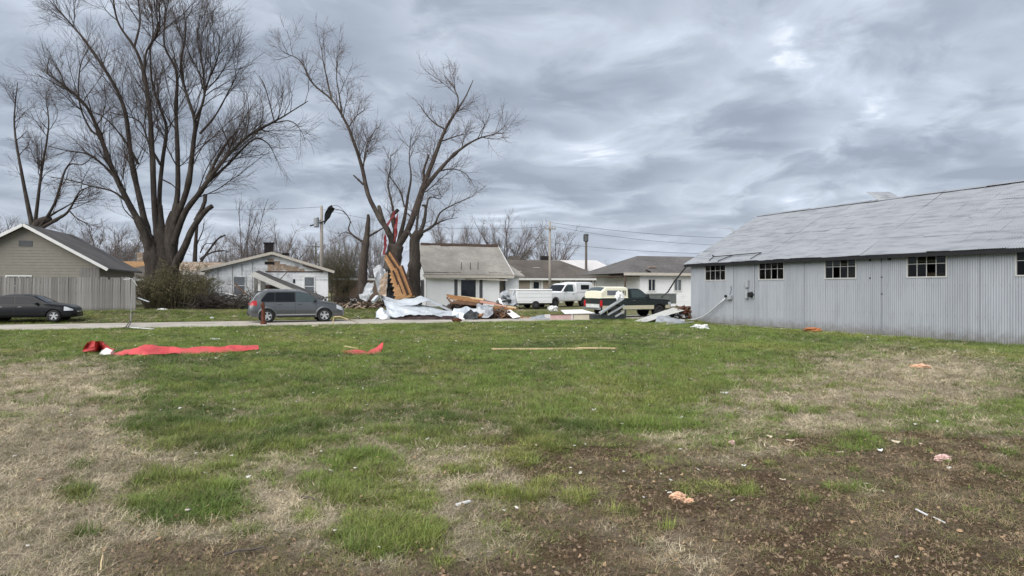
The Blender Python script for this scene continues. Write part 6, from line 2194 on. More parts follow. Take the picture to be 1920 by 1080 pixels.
# shrub wrapped round the big trunk ------------------------------------------
def shrub(name, label, pos, w, h, n_stem, leaf_n, seed, leaf_cols, twig_m, lean=0.55):
    t = Tree(seed); rng = t.rng
    root = empty(name, pos, 0, label, 'shrub')
    spec = [dict(dens=2.6, **{'from': 0.25}, ang=(0.4, 0.9), lift=0.1, len=h * 0.35, rad=0.014, tipr=0.006, seg=4, wander=0.16, up=0.02),
            dict(dens=3.0, **{'from': 0.2}, ang=(0.4, 0.9), lift=0.05, len=h * 0.18, rad=0.008, tipr=0.005, seg=3, wander=0.18, up=0.0, tip=True)]
    tips = []
    for k in range(n_stem):
        a = rng.uniform(0, 6.28); r = w * 0.36 * math.sqrt(rng.uniform())
        p = np.array([r * math.cos(a), r * 0.7 * math.sin(a), 0])
        d = np.array([math.cos(a) * lean * r / (w * 0.36) + rng.normal(0, .12), math.sin(a) * lean * r / (w * 0.36) + rng.normal(0, .12), 1.0])
        hh = h * rng.uniform(0.55, 1.05) * (1.08 - 0.4 * (r / (w * 0.36)) ** 2)
        bp, br = t.branch(p, d, hh, 0.022, 0.008, 7, 0.09, 0.02, 0.04)
        t.put('stems', bp, br); t.fill(bp, br, 0, 2, spec)
    obj('stems', t.mesh('stems', 4, 'stems'), root, mat=twig_m)['kind'] = 'stuff'
    obj('twigs', t.mesh('twigs', 3, 'twigs'), root, mat=twig_m)['kind'] = 'stuff'
    if leaf_n:
        tw = np.concatenate([l[0] for l in t.lines['twigs']])
        c = tw[rng.integers(0, len(tw), leaf_n)] + rng.normal(0, 0.05, (leaf_n, 3))
        c[:, 2] = np.maximum(c[:, 2], 0.03)
        s = rng.uniform(0.025, 0.06, leaf_n)
        u = rng.normal(0, 1, (leaf_n, 3)); u /= np.linalg.norm(u, axis=1, keepdims=True)
        v = np.cross(u, rng.normal(0, 1, (leaf_n, 3))); v /= np.linalg.norm(v, axis=1, keepdims=True)
        V = np.stack([c - u * s[:, None], c + v * s[:, None] * 0.45, c + u * s[:, None], c - v * s[:, None] * 0.45], 1).reshape(-1, 3)
        Q = np.arange(leaf_n * 4).reshape(-1, 4)
        obj('foliage', fast_mesh('foliage', V, Q, smooth=False), root, mat=leaf_cols)['kind'] = 'stuff'
    return root


OLIVE = mat('olive_leaves', (0.088, 0.090, 0.034), 0.8, 0, 0.35, 2.2, col2=(0.13, 0.105, 0.055), c2scale=1.1, c2lo=0.42, c2hi=0.6)
OLIVE_TW = mat('olive_twigs', (0.105, 0.09, 0.055), 0.9, 0, 0.3, 4)
p = at(335, 579, 44.6)
shrub('overgrown_shrub', 'wide olive green shrub wrapped round the foot of the largest tree', (p.x, p.y, gzf(p.x, p.y)), 5.0, 2.9, 190, 15000, 91, OLIVE, OLIVE_TW)
p = at(292, 579, 43.8)
shrub('small_shrub', 'smaller olive shrub by the right end of the plank fence', (p.x, p.y, gzf(p.x, p.y)), 2.0, 2.3, 70, 4500, 92, OLIVE, OLIVE_TW)
p = at(636, 560, 66)
shrub('evergreen_bush', 'tall dull green bush between the gable house and the snapped trunk', (p.x, p.y, 0.36), 2.6, 5.8, 60, 6500, 93, mat('dull_cedar', (0.085, 0.088, 0.05), 0.85, 0, 0.3), OLIVE_TW, 0.25)
# ------------------------------------------------------------------ poles and lines
POLE_WOOD = mat('grey_pole_wood', (0.33, 0.30, 0.265), 0.9, 0, 0.2, 5, stretch=(3, 3, 0.4))
POLE_DARK = mat('dark_pole_wood', (0.10, 0.085, 0.075), 0.9, 0, 0.2, 5)
WIRE = mat('cable', (0.03, 0.03, 0.032), 0.7)


def pole(name, label, px, top_y, D, m, r=0.15, arm=True, trans=True, arm_w=2.2, arm_y=None, lean=0.0):
    v = at(px, top_y, D)
    H = v.z - 0.3
    p = empty(name, (v.x, v.y, 0.3), 0.3, label, 'utility pole')
    MB().tube([(0, 0, 0), (lean * 0.5, 0, H * 0.5), (lean, 0, H)], [r * 1.15, r, r * 0.78], 10).build('shaft', m, p, smooth=True)
    if arm:
        MB().box(lean - arm_w / 2, lean + arm_w / 2, -0.2, -0.1, H - 0.75, H - 0.63).build('crossarm', m, p)
        for x in (-arm_w * 0.45, -arm_w * 0.15, arm_w * 0.15, arm_w * 0.45):
            MB().lathe([(0.0, 0.2), (0.05, 0.16), (0.06, 0.06), (0.03, 0.0)], 'z', 8, (lean + x, -0.15, H - 0.63)).build('insulator', GREY_BOX, p)
    if trans:
        MB().lathe([(0, 1.0), (0.2, 0.98), (0.26, 0.88), (0.26, 0.08), (0.2, 0.0), (0, 0.0)], 'z', 14, (lean - 0.48, -0.1, H - 2.1)).build('transformer', GREY_BOX, p)
        MB().bar((lean - 0.3, -0.05, H - 1.5), (lean, 0, H - 1.4), 0.1, 0.08).build('bracket', BLACK_METAL, p)
    return p


pole('utility_pole', 'pale utility pole with dark sheet caught at its top behind the gable house', 603, 386, 62, POLE_WOOD, 0.17, arm=False)
_v = at(600, 424, 62)
b = MB(); b.bar((_v.x - 0.9, _v.y - 0.2, _v.z), (_v.x + 0.5, _v.y - 0.2, _v.z + 0.45), 0.1, 0.12); b.build('fallen_crossarm', BLACK_METAL, label='broken crossarm hanging on the pole behind the gable house', cat='crossarm')
pole('utility_pole', 'utility pole between the two far bare trees right of the white house', 1031, 415, 58, POLE_WOOD, 0.12, True, False, 1.0)
pole('utility_pole', 'short dark far pole left of the pale utility pole', 592, 455, 118, POLE_DARK, 0.16, True, False, 3.2)


def siren():
    v = at(1099, 438, 86)
    H = v.z - 0.3
    p = empty('siren_pole', (v.x, v.y, 0.3), 0, 'dark pole with a boxy siren on top against the sky', 'siren')
    MB().tube([(0, 0, 0), (0, 0, H - 0.1)], [0.2, 0.15], 10).build('shaft', POLE_DARK, p, smooth=True)
    m = MB(); m.lathe([(0.0, 0.0), (0.24, 0.0), (0.30, 0.1), (0.30, 0.8), (0.34, 0.85), (0.34, 1.0), (0.1, 1.1), (0, 1.1)], 'z', 14, (0, 0, H - 1.1)); m.build('siren_head', mat('siren_grey', (0.085, 0.09, 0.095), 0.6), p)
    m = MB(); m.box(-0.36, -0.28, -0.2, 0.2, H - 1.0, H - 0.2); m.build('horn_plate', mat('siren_grey', (0.1, 0.1, 0.1)), p)
    return p


siren()


def wire(label, a, b, sag, r=0.018):
    a, b = Vector(a), Vector(b)
    pts = []
    for i in range(25):
        t = i / 24
        q = a.lerp(b, t); q.z -= sag * 4 * t * (1 - t)
        pts.append(q - a)
    o = MB().tube(pts, r * 0.7, 4).build('power_line', WIRE, label=label, cat='power line', group='overhead power lines')
    o.location = a
    return o


wire('overhead line running left from the pale utility pole', at(603, 388, 62), at(60, 372, 70), 0.7, 0.022)
wire('overhead line running right from the pale utility pole behind the split tree', at(603, 392, 62), at(1031, 424, 58), 0.9, 0.018)
wire('upper overhead line from the far pole to beyond the barn', at(1031, 417, 58), at(1500, 446, 62), 0.5, 0.02)
wire('second overhead line below the upper one toward the barn', at(1026, 422, 58), at(1480, 458, 60), 0.7, 0.018)
wire('lowest overhead line crossing the sky before the barn gable', at(1031, 455, 58), at(1490, 476, 60), 0.4, 0.02)
wire('loose cable drooping from the pale pole to the snapped trunk', at(620, 388, 61), at(668, 440, 50), -0.9, 0.03)

# ------------------------------------------------------------------ sheets, boards and scraps left by the storm
RED = mat('red_sheet_metal', (0.56, 0.07, 0.075), 0.55, 0.0, 0.2, 3.5, 0.3, 14, col2=(0.40, 0.085, 0.075), c2scale=3.0, c2lo=0.46, c2hi=0.66)
SILVER = mat('bare_sheet_metal', (0.60, 0.64, 0.675), 0.45, 0.3, 0.12, 1.6, col2=(0.40, 0.42, 0.44), c2scale=1.2, c2lo=0.52, c2hi=0.68)
SILVER_D = mat('dull_sheet_metal', (0.38, 0.40, 0.42), 0.5, 0.3, 0.2, 2, col2=(0.22, 0.23, 0.25), c2scale=2)
WHITE_SHEET = mat('white_sheet', (0.74, 0.75, 0.75), 0.6, 0, 0.08, 3)
DKSHEET = mat('black_sheet', (0.03, 0.034, 0.036), 0.6, 0.1, 0.3, 3)
MAROON_SHADE = mat('maroon_gap_shade', (0.028, 0.014, 0.014), 0.6, 0.1, 0.3, 3)  # shade colour for the gap below the silver wreckage
LUMBER = mat('fresh_lumber', (0.29, 0.15, 0.062), 0.8, 0, 0.35, 4, stretch=(0.6, 5, 5), col2=(0.20, 0.09, 0.038), c2scale=2)
LUMBER_P = mat('pale_lumber', (0.60, 0.46, 0.27), 0.8, 0, 0.18, 4, stretch=(0.6, 5, 5))
LUMBER_D = mat('dark_lumber', (0.125, 0.07, 0.042), 0.85, 0, 0.25, 4)
RUST = mat('rusted_iron', (0.13, 0.045, 0.026), 0.9, 0.2, 0.35, 6, 0.5, 30, col2=(0.06, 0.028, 0.022), c2scale=4)
PINK = mat('pink_insulation', (0.62, 0.43, 0.39), 0.95, 0, 0.2, 20, 0.8, 50)
ORANGE = mat('orange_insulation', (0.72, 0.46, 0.31), 0.95, 0, 0.25, 20, 0.8, 50)


def sheet(name, label, cat, low, high, m, crease=0.06, seed=0, nv=12, nu=46, bulge=0.0, cs=1.8, origin=None, group=None, parent=None, rib=0.0, torn=0.0):
    """thin sheet between two 3-D polylines, creased; a back skin lies 4 mm behind"""
    rng = np.random.default_rng(seed)

    def along(P, t):
        P = np.array([tuple(p) for p in P], float)
        s = np.concatenate([[0], np.cumsum(np.linalg.norm(np.diff(P, axis=0), axis=1))]); s /= s[-1]
        return np.stack([np.interp(t, s, P[:, k]) for k in range(3)], -1)
    t = np.linspace(0, 1, nu)
    a, b = along(low, t), along(high, t)
    v = np.linspace(0, 1, nv)[:, None, None]
    G = a[None] * (1 - v) + b[None] * v
    du = np.gradient(G, axis=1); dv = np.gradient(G, axis=0)
    nrm = np.cross(du, dv); nrm /= np.linalg.norm(nrm, axis=2, keepdims=True) + 1e-9
    L = np.linalg.norm(a[-1] - a[0])
    Wd = np.linalg.norm(b - a, axis=1).mean()
    U = np.broadcast_to((t * L)[None, :], G.shape[:2]); Vv = np.broadcast_to((v[:, :, 0] * Wd), G.shape[:2])
    ph = rng.uniform(0, 60, 2)
    r1 = 1 - 2 * np.abs(vnoise(U + ph[0] + 0.5 * Vv, Vv - 0.4 * U + ph[1], cs, seed, 2) - 0.5) * 2
    r2 = vnoise(U + ph[1], Vv + ph[0], cs * 2.5, seed + 3, 3) - 0.5
    disp = crease * (r1 - 0.4) + crease * 0.6 * r2 + bulge * np.sin(math.pi * v[:, :, 0]) * np.ones_like(U)
    if rib:
        disp = disp + rib * np.cos(2 * math.pi * U / 0.2)
    edge = np.ones_like(disp)
    G = G + nrm * (disp * edge)[:, :, None]
    if torn:
        G[0] += (rng.normal(0, torn, (nu, 1)) * (b - a) / (Wd + 1e-6)); G[-1] += (rng.normal(0, torn, (nu, 1)) * (b - a) / (Wd + 1e-6))
    gz_ = gz(G[:, :, 0], G[:, :, 1]) + 0.012
    G[:, :, 2] = np.maximum(G[:, :, 2], gz_)
    o = Vector(G.reshape(-1, 3).mean(0)); o.z = float(G[:, :, 2].min())
    if parent is not None:
        o = Vector((0, 0, 0))
    back = G - nrm * 0.004
    V = np.concatenate([G.reshape(-1, 3), back.reshape(-1, 3)]) - np.array(o)
    i = np.arange((nv - 1) * (nu - 1)); r = i // (nu - 1); c = i % (nu - 1); q = r * nu + c
    Q = np.stack([q, q + 1, q + nu + 1, q + nu], -1)
    Q = np.concatenate([Q, (Q + nv * nu)[:, ::-1]])
    me = fast_mesh(name, V, Q)
    ob = obj(name, me, parent, loc=o if parent is None else None, mat=m)
    me.polygons.foreach_set('use_smooth', [crease < 0.02] * len(me.polygons))
    return tag(ob, label, cat, group)


def pxs(pts, D):
    out = []
    for k, p in enumerate(pts):
        d = p[2] if len(p) > 2 else D
        out.append(at(p[0], p[1], d))
    return out


def gpx(pts):
    return [gat(x, y) + Vector((0, 0, 0.02)) for x, y in pts]


# big red strip across the lawn
sheet('red_metal_sheet', 'long creased red sheet metal strip lying on the lawn at the left', 'sheet metal',
      gpx([(207, 667), (245, 669), (285, 668), (330, 666), (400, 664), (440, 662), (485, 659)]),
      pxs([(210, 663, 17.6), (245, 656, 17.6), (270, 648, 17.75), (290, 648, 17.8), (330, 652, 18.05), (400, 650, 18.3), (484, 649, 19.0)], 17.9), RED, 0.075, 3, 7, 44, 0.02, 1.5, torn=0.012)
sheet('red_metal_sheet', 'curled end piece of red sheet metal left of the long red strip', 'sheet metal',
      gpx([(157, 660), (170, 664), (190, 660), (210, 668)]), pxs([(157, 647), (175, 642), (196, 640), (214, 657)], 17.7), RED, 0.10, 5, 6, 10, 0.06)
sheet('white_scrap', 'crumpled white scrap caught in the red curled piece', 'scrap', gpx([(188, 665), (200, 668), (212, 667)]), pxs([(190, 656), (201, 652), (212, 660)], 17.5), WHITE_SHEET, 0.06, 6, 7, 12)
sheet('red_metal_sheet', 'small red metal strip bent up at one end in the middle of the lawn', 'sheet metal',
      gpx([(637, 661), (660, 667), (690, 667), (702, 665), (716, 661)]), [at(640, 656, 18.6), at(662, 655, 18.4), at(688, 660, 18.3), at(703, 654, 18.5), at(719, 642, 18.6)], RED, 0.03, 9, 5, 16)


def board(label, a, b, w, t, m, name='board', cat='board', group=None, up=(0, 0, 1)):
    a, b = Vector(a), Vector(b)
    o = MB().bar(Vector((0, 0, 0)), b - a, w, t, up).build(name, m, loc=a)
    return tag(o, label, cat, group)


board('pale stick lying behind the small bent red strip', gat(646, 652) + Vector((0, 0, .05)), gat(671, 657) + Vector((0, 0, .05)), 0.07, 0.03, LUMBER_P, 'stick')
board('long thin pale board lying on the grass, left and longer of two in line', gat(921, 657.5) + Vector((0, 0, .05)), gat(1093, 657) + Vector((0, 0, .05)), 0.09, 0.045, LUMBER_P)
board('shorter pale board continuing the long thin one to the right', gat(1083, 656) + Vector((0, 0, .06)), gat(1154, 657) + Vector((0, 0, .06)), 0.07, 0.04, LUMBER_P)

# small single scraps on the grass and soil


def lump(name, label, cat, px, py, wpx, hpx, m, seed, flat=0.5, rz=0.0):
    g = gat(px, py + hpx / 2)
    k = g.y / F
    bm = bmesh.new(); bmesh.ops.create_icosphere(bm, subdivisions=4, radius=1.0)
    off = Vector((seed * 3.1, seed * 1.7, 0))
    for v in bm.verts:
        n = v.co.copy()
        d = 1 + 0.55 * (mnoise.noise(n * 1.4 + off)) + 0.35 * mnoise.noise(n * 3.6 + off) + 0.25 * mnoise.noise(n * 8 + off) + 0.22 * mnoise.noise(n * 17 + off)
        v.co = n * max(0.25, d)
        v.co.x *= wpx * k * 0.5; v.co.y *= max(wpx * 0.35, hpx * 0.7) * k * 0.7; v.co.z *= hpx * k * 0.5
    lo = min(v.co.z for v in bm.verts)
    for v in bm.verts: v.co.z -= lo * 0.8
    me = bpy.data.meshes.new(name); bm.to_mesh(me); bm.free()
    o = obj(name, me, loc=(g.x, g.y, g.z), rot=(0, 0, rz), mat=m)
    return tag(o, label, cat)


def scrap(name, label, cat, px, py, wpx, hpx, m, seed):
    """a torn, bent flake of board, foil or foam lying half in the grass"""
    rr = random.Random(seed)
    g = gat(px, py + hpx * 0.4)
    k = g.y / F
    w = wpx * k * 0.85; d = max(hpx * k * g.y / CAM_H * 0.22, w * 0.35); d = min(d, w * 1.3)
    n = 9
    ring = []
    for i in range(n):
        a = 2 * math.pi * i / n
        r = rr.uniform(0.55, 1.05)
        ring.append((math.cos(a) * r * w / 2, math.sin(a) * r * d / 2))
    fold = rr.uniform(-0.3, 0.3); hgt = min(hpx * k * 0.7, w * 0.5)
    f = lambda x, y: hgt * (abs(x / (w / 2) - fold) * 0.55 + 0.25 * rr.random() + 0.3 * max(0, y / (d / 2)))
    top = [(x, y, f(x, y)) for x, y in ring]
    t = max(0.006, 0.05 * w)
    vs = [(0, 0, hgt * 0.45)] + top + [(0, 0, hgt * 0.45 - t)] + [(x, y, z - t) for x, y, z in top]
    fs = []
    for i in range(n):
        j = (i + 1) % n
        fs += [(0, 1 + i, 1 + j), (n + 1, n + 2 + j, n + 2 + i), (1 + i, n + 2 + i, n + 2 + j, 1 + j)]
    o = MB().add(vs, fs).build(name, m, loc=(g.x, g.y, g.z + 0.008), rot=(0, 0, rr.uniform(-.5, .5)))
    return tag(o, label, cat)


lump('insulation_clump', 'orange insulation clump on bare soil in the right foreground', 'insulation', 1271, 932, 26, 16, ORANGE, 1)
lump('insulation_clump', 'smaller orange insulation tuft touching the right of the orange clump', 'insulation', 1292, 940, 16, 10, ORANGE, 2)
lump('insulation_clump', 'large pink foam chunk at the right edge of the lot', 'insulation', 1767, 860, 30, 13, PINK, 3)
lump('insulation_clump', 'small pink foam chunk at the edge of the soil patch', 'insulation', 1372, 831, 12, 9, PINK, 4)
lump('insulation_clump', 'flat orange scrap on the dead grass before the barn', 'insulation', 1727, 687, 32, 7, ORANGE, 5)
lump('plastic_bag', 'white crumpled sheet lying by the barn corner', 'plastic sheet', 1312, 613, 30, 9, WHITE_SHEET, 6)
lump('rusty_tray', 'rust orange scrap lying against the foot of the barn wall', 'scrap', 1524, 619, 30, 8, mat('rust_orange', (0.42, 0.17, 0.07), 0.9, 0, 0.2), 7)
for i, (px, py, w, h, col, lab) in enumerate((
        (428, 790, 42, 8, 'W', 'flat cream scrap beside the left grass patch'), (466, 893, 13, 10, 'W', 'round white scrap beside the lower left grass patch'),
        (1113, 765, 11, 14, 'W', 'upright white scrap on the green lawn at centre right'),
        (342, 803, 11, 10, 'W', 'pale scrap on the upper edge of the left grass patch'), (403, 635, 26, 4, 'W', 'thin white scrap on the lawn above the long red strip'),
        (1651, 842, 13, 13, 'W', 'bluish white scrap on dark soil at the right'), (1358, 736, 20, 9, 'W', 'white scrap where green meets the dead grass'),
        (1275, 783, 16, 6, 'W', 'small white scrap on the grass right of centre'), (1258, 899, 13, 9, 'W', 'whitish stone above the orange insulation clump'),
        (748, 882, 16, 6, 'W', 'thin white chip on dry grass left of centre'), (800, 918, 11, 10, 'W', 'cream chip on the tip of the central grass patch'),
        (1680, 827, 34, 8, 'C', 'cream flat scrap among green tufts at the right'), (1779, 877, 15, 8, 'W', 'white scrap just below the large pink foam'),
        (603, 845, 8, 8, 'W', 'tiny white scrap on the mid left grass'), (1102, 708, 9, 7, 'W', 'tiny white scrap far out on the green lawn'),
        (1443, 818, 15, 8, 'C', 'pinkish chip above the soil patch'), (1483, 826, 22, 5, 'C', 'long cream chip above the soil patch'),
        (1713, 652, 9, 6, 'W', 'white scrap near the foot of the barn wall at right'), (1575, 848, 24, 5, 'C', 'tan splinter on the soil at right'),
        (1468, 899, 18, 7, 'C', 'pale crust on the soil right of the orange clump'), (590, 611, 16, 5, 'C', 'tan scrap at the street edge below the grey car'),
        (1330, 690, 14, 4, 'C', 'cream scrap on the lawn before the barn'), (960, 613, 22, 3, 'W', 'thin white strip on the lawn edge by the debris pile'),
        (1395, 873, 12, 6, 'W', 'small white chip left of the pale crust'), (330, 1003, 12, 6, 'C', 'tan chip at the lower left bare patch'),
        (945, 957, 11, 5, 'W', 'white chip on dry ground below the lone green tuft'))):
    scrap('scrap', lab, 'scrap', px, py, w, h, WHITE_SHEET if col == 'W' else mat('cream_scrap', (0.58, 0.50, 0.37), 0.9, 0, 0.15), 20 + i)
board('short white stick lying on bare ground at centre', gat(856, 951) + Vector((0, 0, .02)), gat(881, 944) + Vector((0, 0, .02)), 0.028, 0.014, WHITE_SHEET, 'stick')
board('white broken stick on soil at the far right, upper piece', gat(1717, 959) + Vector((0, 0, .02)), gat(1738, 970) + Vector((0, 0, .02)), 0.014, 0.008, WHITE_SHEET, 'stick')
board('white broken stick on soil at the far right, lower piece', gat(1750, 974) + Vector((0, 0, .02)), gat(1772, 985) + Vector((0, 0, .02)), 0.009, 0.006, WHITE_SHEET, 'stick')


def twig(label, pts, r, m=POLE_DARK, name='fallen_branch', lift=0.02):
    P = [gat(x, y) + Vector((0, 0, lift + h)) for x, y, h in pts]
    o = P[0]
    ob = MB().tube([p_ - o for p_ in P], [r * (1 - 0.6 * i / len(P)) for i in range(len(P))], 6).build(name, m, loc=o)
    return tag(ob, label, 'branch')


twig('thin dark twig lying on bare ground at the lower left', [(420, 1046, 0), (445, 1040, .01), (470, 1036, 0), (497, 1030, 0)], 0.010)
twig('pale thin twig standing in the lower left corner', [(189, 1076, 0), (190, 1068, .03), (193, 1060, .05)], 0.006, LUMBER_P)
twig('dark twig on dry ground left of the central patch', [(560, 935, 0), (580, 938, .01), (603, 945, 0)], 0.008)


def litter():
    """specks of foam, paper and splinters too small to pick apart"""
    rng = np.random.default_rng(6)
    n = 480
    D = 4.0 + 30 * rng.uniform(0, 1, n) ** 0.9
    x = rng.uniform(-0.78, 0.78, n) * D
    k = (D < road_near(x) - 0.5) & (((x - 10.36) * 0.9015 + (D - 37) * 0.4327) < -0.3)
    x, D = x[k], D[k]
    n = len(x)
    g, st = cover(x, D)
    z = gz(x, D) + lot_relief(x, D, g, st) + 0.015 + 0.03 * g
    s = rng.uniform(0.006, 0.020, n) * (0.7 + 0.05 * D)
    V, Q = [], []
    for i in range(n):
        a = rng.uniform(0, 6.28); e = rng.uniform(0.4, 1.0); tl = rng.uniform(-0.5, 0.5)
        c, sn = math.cos(a), math.sin(a)
        pts = [(-1, -e), (1, -e * rng.uniform(.5, 1)), (rng.uniform(.5, 1), e), (-1, e * rng.uniform(.4, 1))]
        b = len(V)
        for h in (0.0, 0.35):
            for u, v in pts:
                V.append((x[i] + s[i] * (u * c - v * sn), D[i] + s[i] * (u * sn + v * c), z[i] + s[i] * (h + tl * u + 0.3)))
        Q += [(b, b + 3, b + 2, b + 1), (b + 4, b + 5, b + 6, b + 7)] + [(b + j, b + (j + 1) % 4, b + 4 + (j + 1) % 4, b + 4 + j) for j in range(4)]
    o = obj('litter', fast_mesh('litter', V, Q, smooth=False), mat=mat('litter_mix', (0.62, 0.60, 0.55), 0.8, 0, 0.3, 0.9, col2=(0.55, 0.40, 0.30), c2scale=0.6))
    tag(o, 'tiny pale specks of storm litter over the lot', 'litter', kind='stuff')


litter()

# street edge: rusty post, thin pole, arched strip ---------------------------
p0 = gat(494, 609)
rp = empty('rusty_post', p0, 0.4, 'rusty iron post standing at the kerb before the rear of the grey wagon', 'post')
MB().tube([(0, 0, -0.05), (0.0, 0, 0.12), (0.0, 0, 0.16), (-0.02, 0, 1.12)], [0.17, 0.15, 0.10, 0.075], 10).build('shaft', RUST, rp)
MB().bar((-0.02, -0.05, 0.7), (-0.12, -0.08, 1.02), 0.05, 0.05).build('hinge_strap', RUST, rp)
MB().lathe([(0.0, 0.04), (0.2, 0.03), (0.24, 0.0)], 'z', 10, (0.05, -0.02, 0)).build('foot_plate', RUST, rp)
p0 = gat(245, 612)
tp_ = empty('thin_white_pole', p0, 0, 'thin white pole standing at the left street edge', 'pole')
MB().tube([(0, 0, 0), (0.02, 0, 1.1), (0.08, 0, 2.28)], [0.014, 0.012, 0.011], 6).build('shaft', SILVER_D, tp_)
MB().bar((-0.35, 0, 2.27), (0.10, 0, 2.30), 0.025, 0.02).build('top_bar', WHITE_SHEET, tp_)
MB().bar((0.08, 0, 2.28), (0.26, 0.1, 1.95), 0.025, 0.02).build('hanging_strip', WHITE_SHEET, tp_)
board('white slat lying at the foot of the thin white pole', gat(232, 615) + Vector((0, 0, .05)), gat(288, 619) + Vector((0, 0, .05)), 0.14, 0.03, WHITE_SHEET, 'slat')
twig('forked dark branch by the foot of the thin white pole', [(218, 618, 0), (236, 616, .05), (247, 610, .35), (252, 606, .6)], 0.03)
twig('short dark branch crossing at the foot of the thin pole', [(238, 618, 0), (246, 612, .22), (240, 607, .5)], 0.025)
g0, g1 = gat(624, 609), gat(673, 606)
ar = MB().tube([(0, 0, 0), (0.02, 0, 0.22), (0.06, 0, 0.40), (0.35, 0, 0.42), (0.75, 0.0, 0.28), ((g1 - g0).x, (g1 - g0).y, 0.02)], [0.026, 0.028, 0.026, 0.024, 0.022, 0.018], 6)
tag(ar.build('bent_wood_strip', LUMBER_P, loc=g0), 'pale bent wood strip arching before the front wheel of the grey wagon', 'wood strip')

def rubble(label, px, py, D, w, h, n, seed, mats, name='rubble_heap', depth=0.9):
    """heap of splintered pieces too small to pick apart, one part per stuff"""
    rng = np.random.default_rng(seed); rr = random.Random(seed)
    v = at(px, py, D)
    root = empty(name, (v.x, v.y, gzf(v.x, v.y)), STREET_A, label, 'debris')
    for k, (pn, m) in enumerate(mats):
        b_ = MB()
        for i in range(n // 7 if pn == 'pale_bits' else n):
            x = rng.normal(0, w * 0.24); y = rng.normal(0, depth * 0.3)
            z = max(0.03, h * (1 - (abs(x) / (w * 0.55)) ** 1.5) * rr.uniform(0.05, 1.0))
            T = Matrix.Translation((x, y, z)) @ Matrix.Rotation(rr.uniform(0, 3.1), 4, 'Z') @ Matrix.Rotation(rr.uniform(-.7, .7), 4, 'Y') @ Matrix.Rotation(rr.uniform(-.6, .6), 4, 'X')
            a, c, t = rr.uniform(0.06, 0.35), rr.uniform(0.03, 0.12), rr.uniform(0.01, 0.05)
            b_.box(-a, a, -c, c, -t, t, T)
        for i, q in enumerate(b_.v):
            if q[2] < 0.0: b_.v[i] = (q[0], q[1], 0.0)
        o = b_.build(pn, m, root); o['kind'] = 'stuff'
    return root


# crumpled sheets in front of the white house ---------------------------------
sheet('crumpled_metal', 'large crumpled silver roof sheet, front part of the wreckage by the street', 'sheet metal',
      pxs([(728, 591, 36.6), (742, 596, 36.4), (770, 592, 36.5), (800, 592, 36.6), (830, 594, 36.7), (852, 594, 36.9)], 36.6),
      pxs([(717, 558, 38.4), (742, 568, 38.4), (775, 571, 38.6), (800, 575, 38.8), (830, 581, 39), (850, 584, 39)], 38.5), SILVER, 0.13, 11, 8, 30, 0.02, 0.9, torn=0.05)
sheet('crumpled_metal', 'raised silver flap folded above the crumpled roof sheet by the street', 'sheet metal',
      pxs([(722, 562, 38.2), (748, 574, 38), (778, 573, 38), (800, 564, 38.2), (825, 575, 38.4), (849, 586, 38.6)], 38),
      pxs([(719, 554, 39), (746, 562, 39.2), (775, 558, 39.4), (789, 553, 39.6), (815, 566, 39.6), (847, 581, 39.4)], 39.2), SILVER, 0.06, 12, 5, 22, 0.0, 0.9, torn=0.05)
sheet('crumpled_metal', 'crushed white bundle at the left end of the silver wreckage', 'sheet metal',
      pxs([(706, 596, 37.0), (718, 599, 36.8), (731, 597, 36.9)], 37), pxs([(705, 583, 37.5), (717, 576, 37.7), (730, 587, 37.5)], 37.5), SILVER, 0.14, 13, 7, 11, 0.1)
sheet('gap_shade_strip', 'dark maroon strip colouring the shaded gap under the front edge of the silver wreckage', 'sheet metal',
      pxs([(742, 599, 36.3), (790, 599, 36.4), (850, 600, 36.5)], 36.4), pxs([(744, 592, 36.75), (790, 591, 36.75), (851, 593, 36.85)], 37), MAROON_SHADE, 0.05, 14, 6, 30, 0.04)  # the strip paints the dark shading of the gap under the sheet
sheet('crumpled_metal', 'white crumpled sheet between the silver wreckage and the lumber', 'sheet metal',
      pxs([(846, 593, 37.0), (862, 597, 36.8), (880, 595, 36.9), (894, 590, 37.2)], 37), pxs([(855, 576, 37.9), (866, 575, 38), (880, 578, 38), (895, 583, 38)], 38), SILVER, 0.22, 15, 8, 15, 0.08, 1.4)
sheet('crumpled_metal', 'rounded dented silver piece right of the white crumpled sheet', 'sheet metal',
      pxs([(892, 588, 37.2), (904, 597, 36.9), (916, 597, 36.9), (925, 590, 37.2)], 37), pxs([(893, 573, 38), (905, 570, 38.2), (918, 571, 38.2), (924, 575, 38)], 38), SILVER_D, 0.16, 16, 8, 12, 0.25, 1.4)
sheet('black_tarp_and_shade', 'black torn tarp scrap between two crumpled sheets', 'tarp', pxs([(868, 598, 36.6), (880, 599, 36.5), (896, 598, 36.6)], 36.6), pxs([(872, 588, 37.2), (884, 582, 37.4), (897, 588, 37.2)], 37.3), DKSHEET, 0.15, 17, 10, 20, 0.05)
sheet('leaning_white_board', 'white flat panel leaning at the right end of the lumber pile', 'panel', pxs([(962, 597, 37.0), (976, 594, 37.2)], 37), pxs([(946, 583, 38.2), (956, 580, 38.4)], 38.2), WHITE_SHEET, 0.01, 18, 4, 6)
lump('rusty_chunk', 'rust brown chunk on the street before the silver wreckage', 'scrap', 857, 601, 16, 8, RUST, 61)
rubble('dark splintered heap under the lumber pile', 872, 580, 40.6, 3.6, 1.2, 240, 62, (('dark_bits', DK_WOOD), ('black_bits', DKSHEET)))
rubble('brown heap of broken bits behind the white leaning board', 937, 594, 38.2, 1.7, 0.6, 60, 63, (('dark_bits', DK_WOOD), ('lumber_bits', LUMBER_D)))
rubble('dark heap against the right corner of the white house', 951, 574, 46.4, 1.6, 1.1, 50, 64, (('black_bits', DKSHEET), ('grey_bits', SILVER_D)))
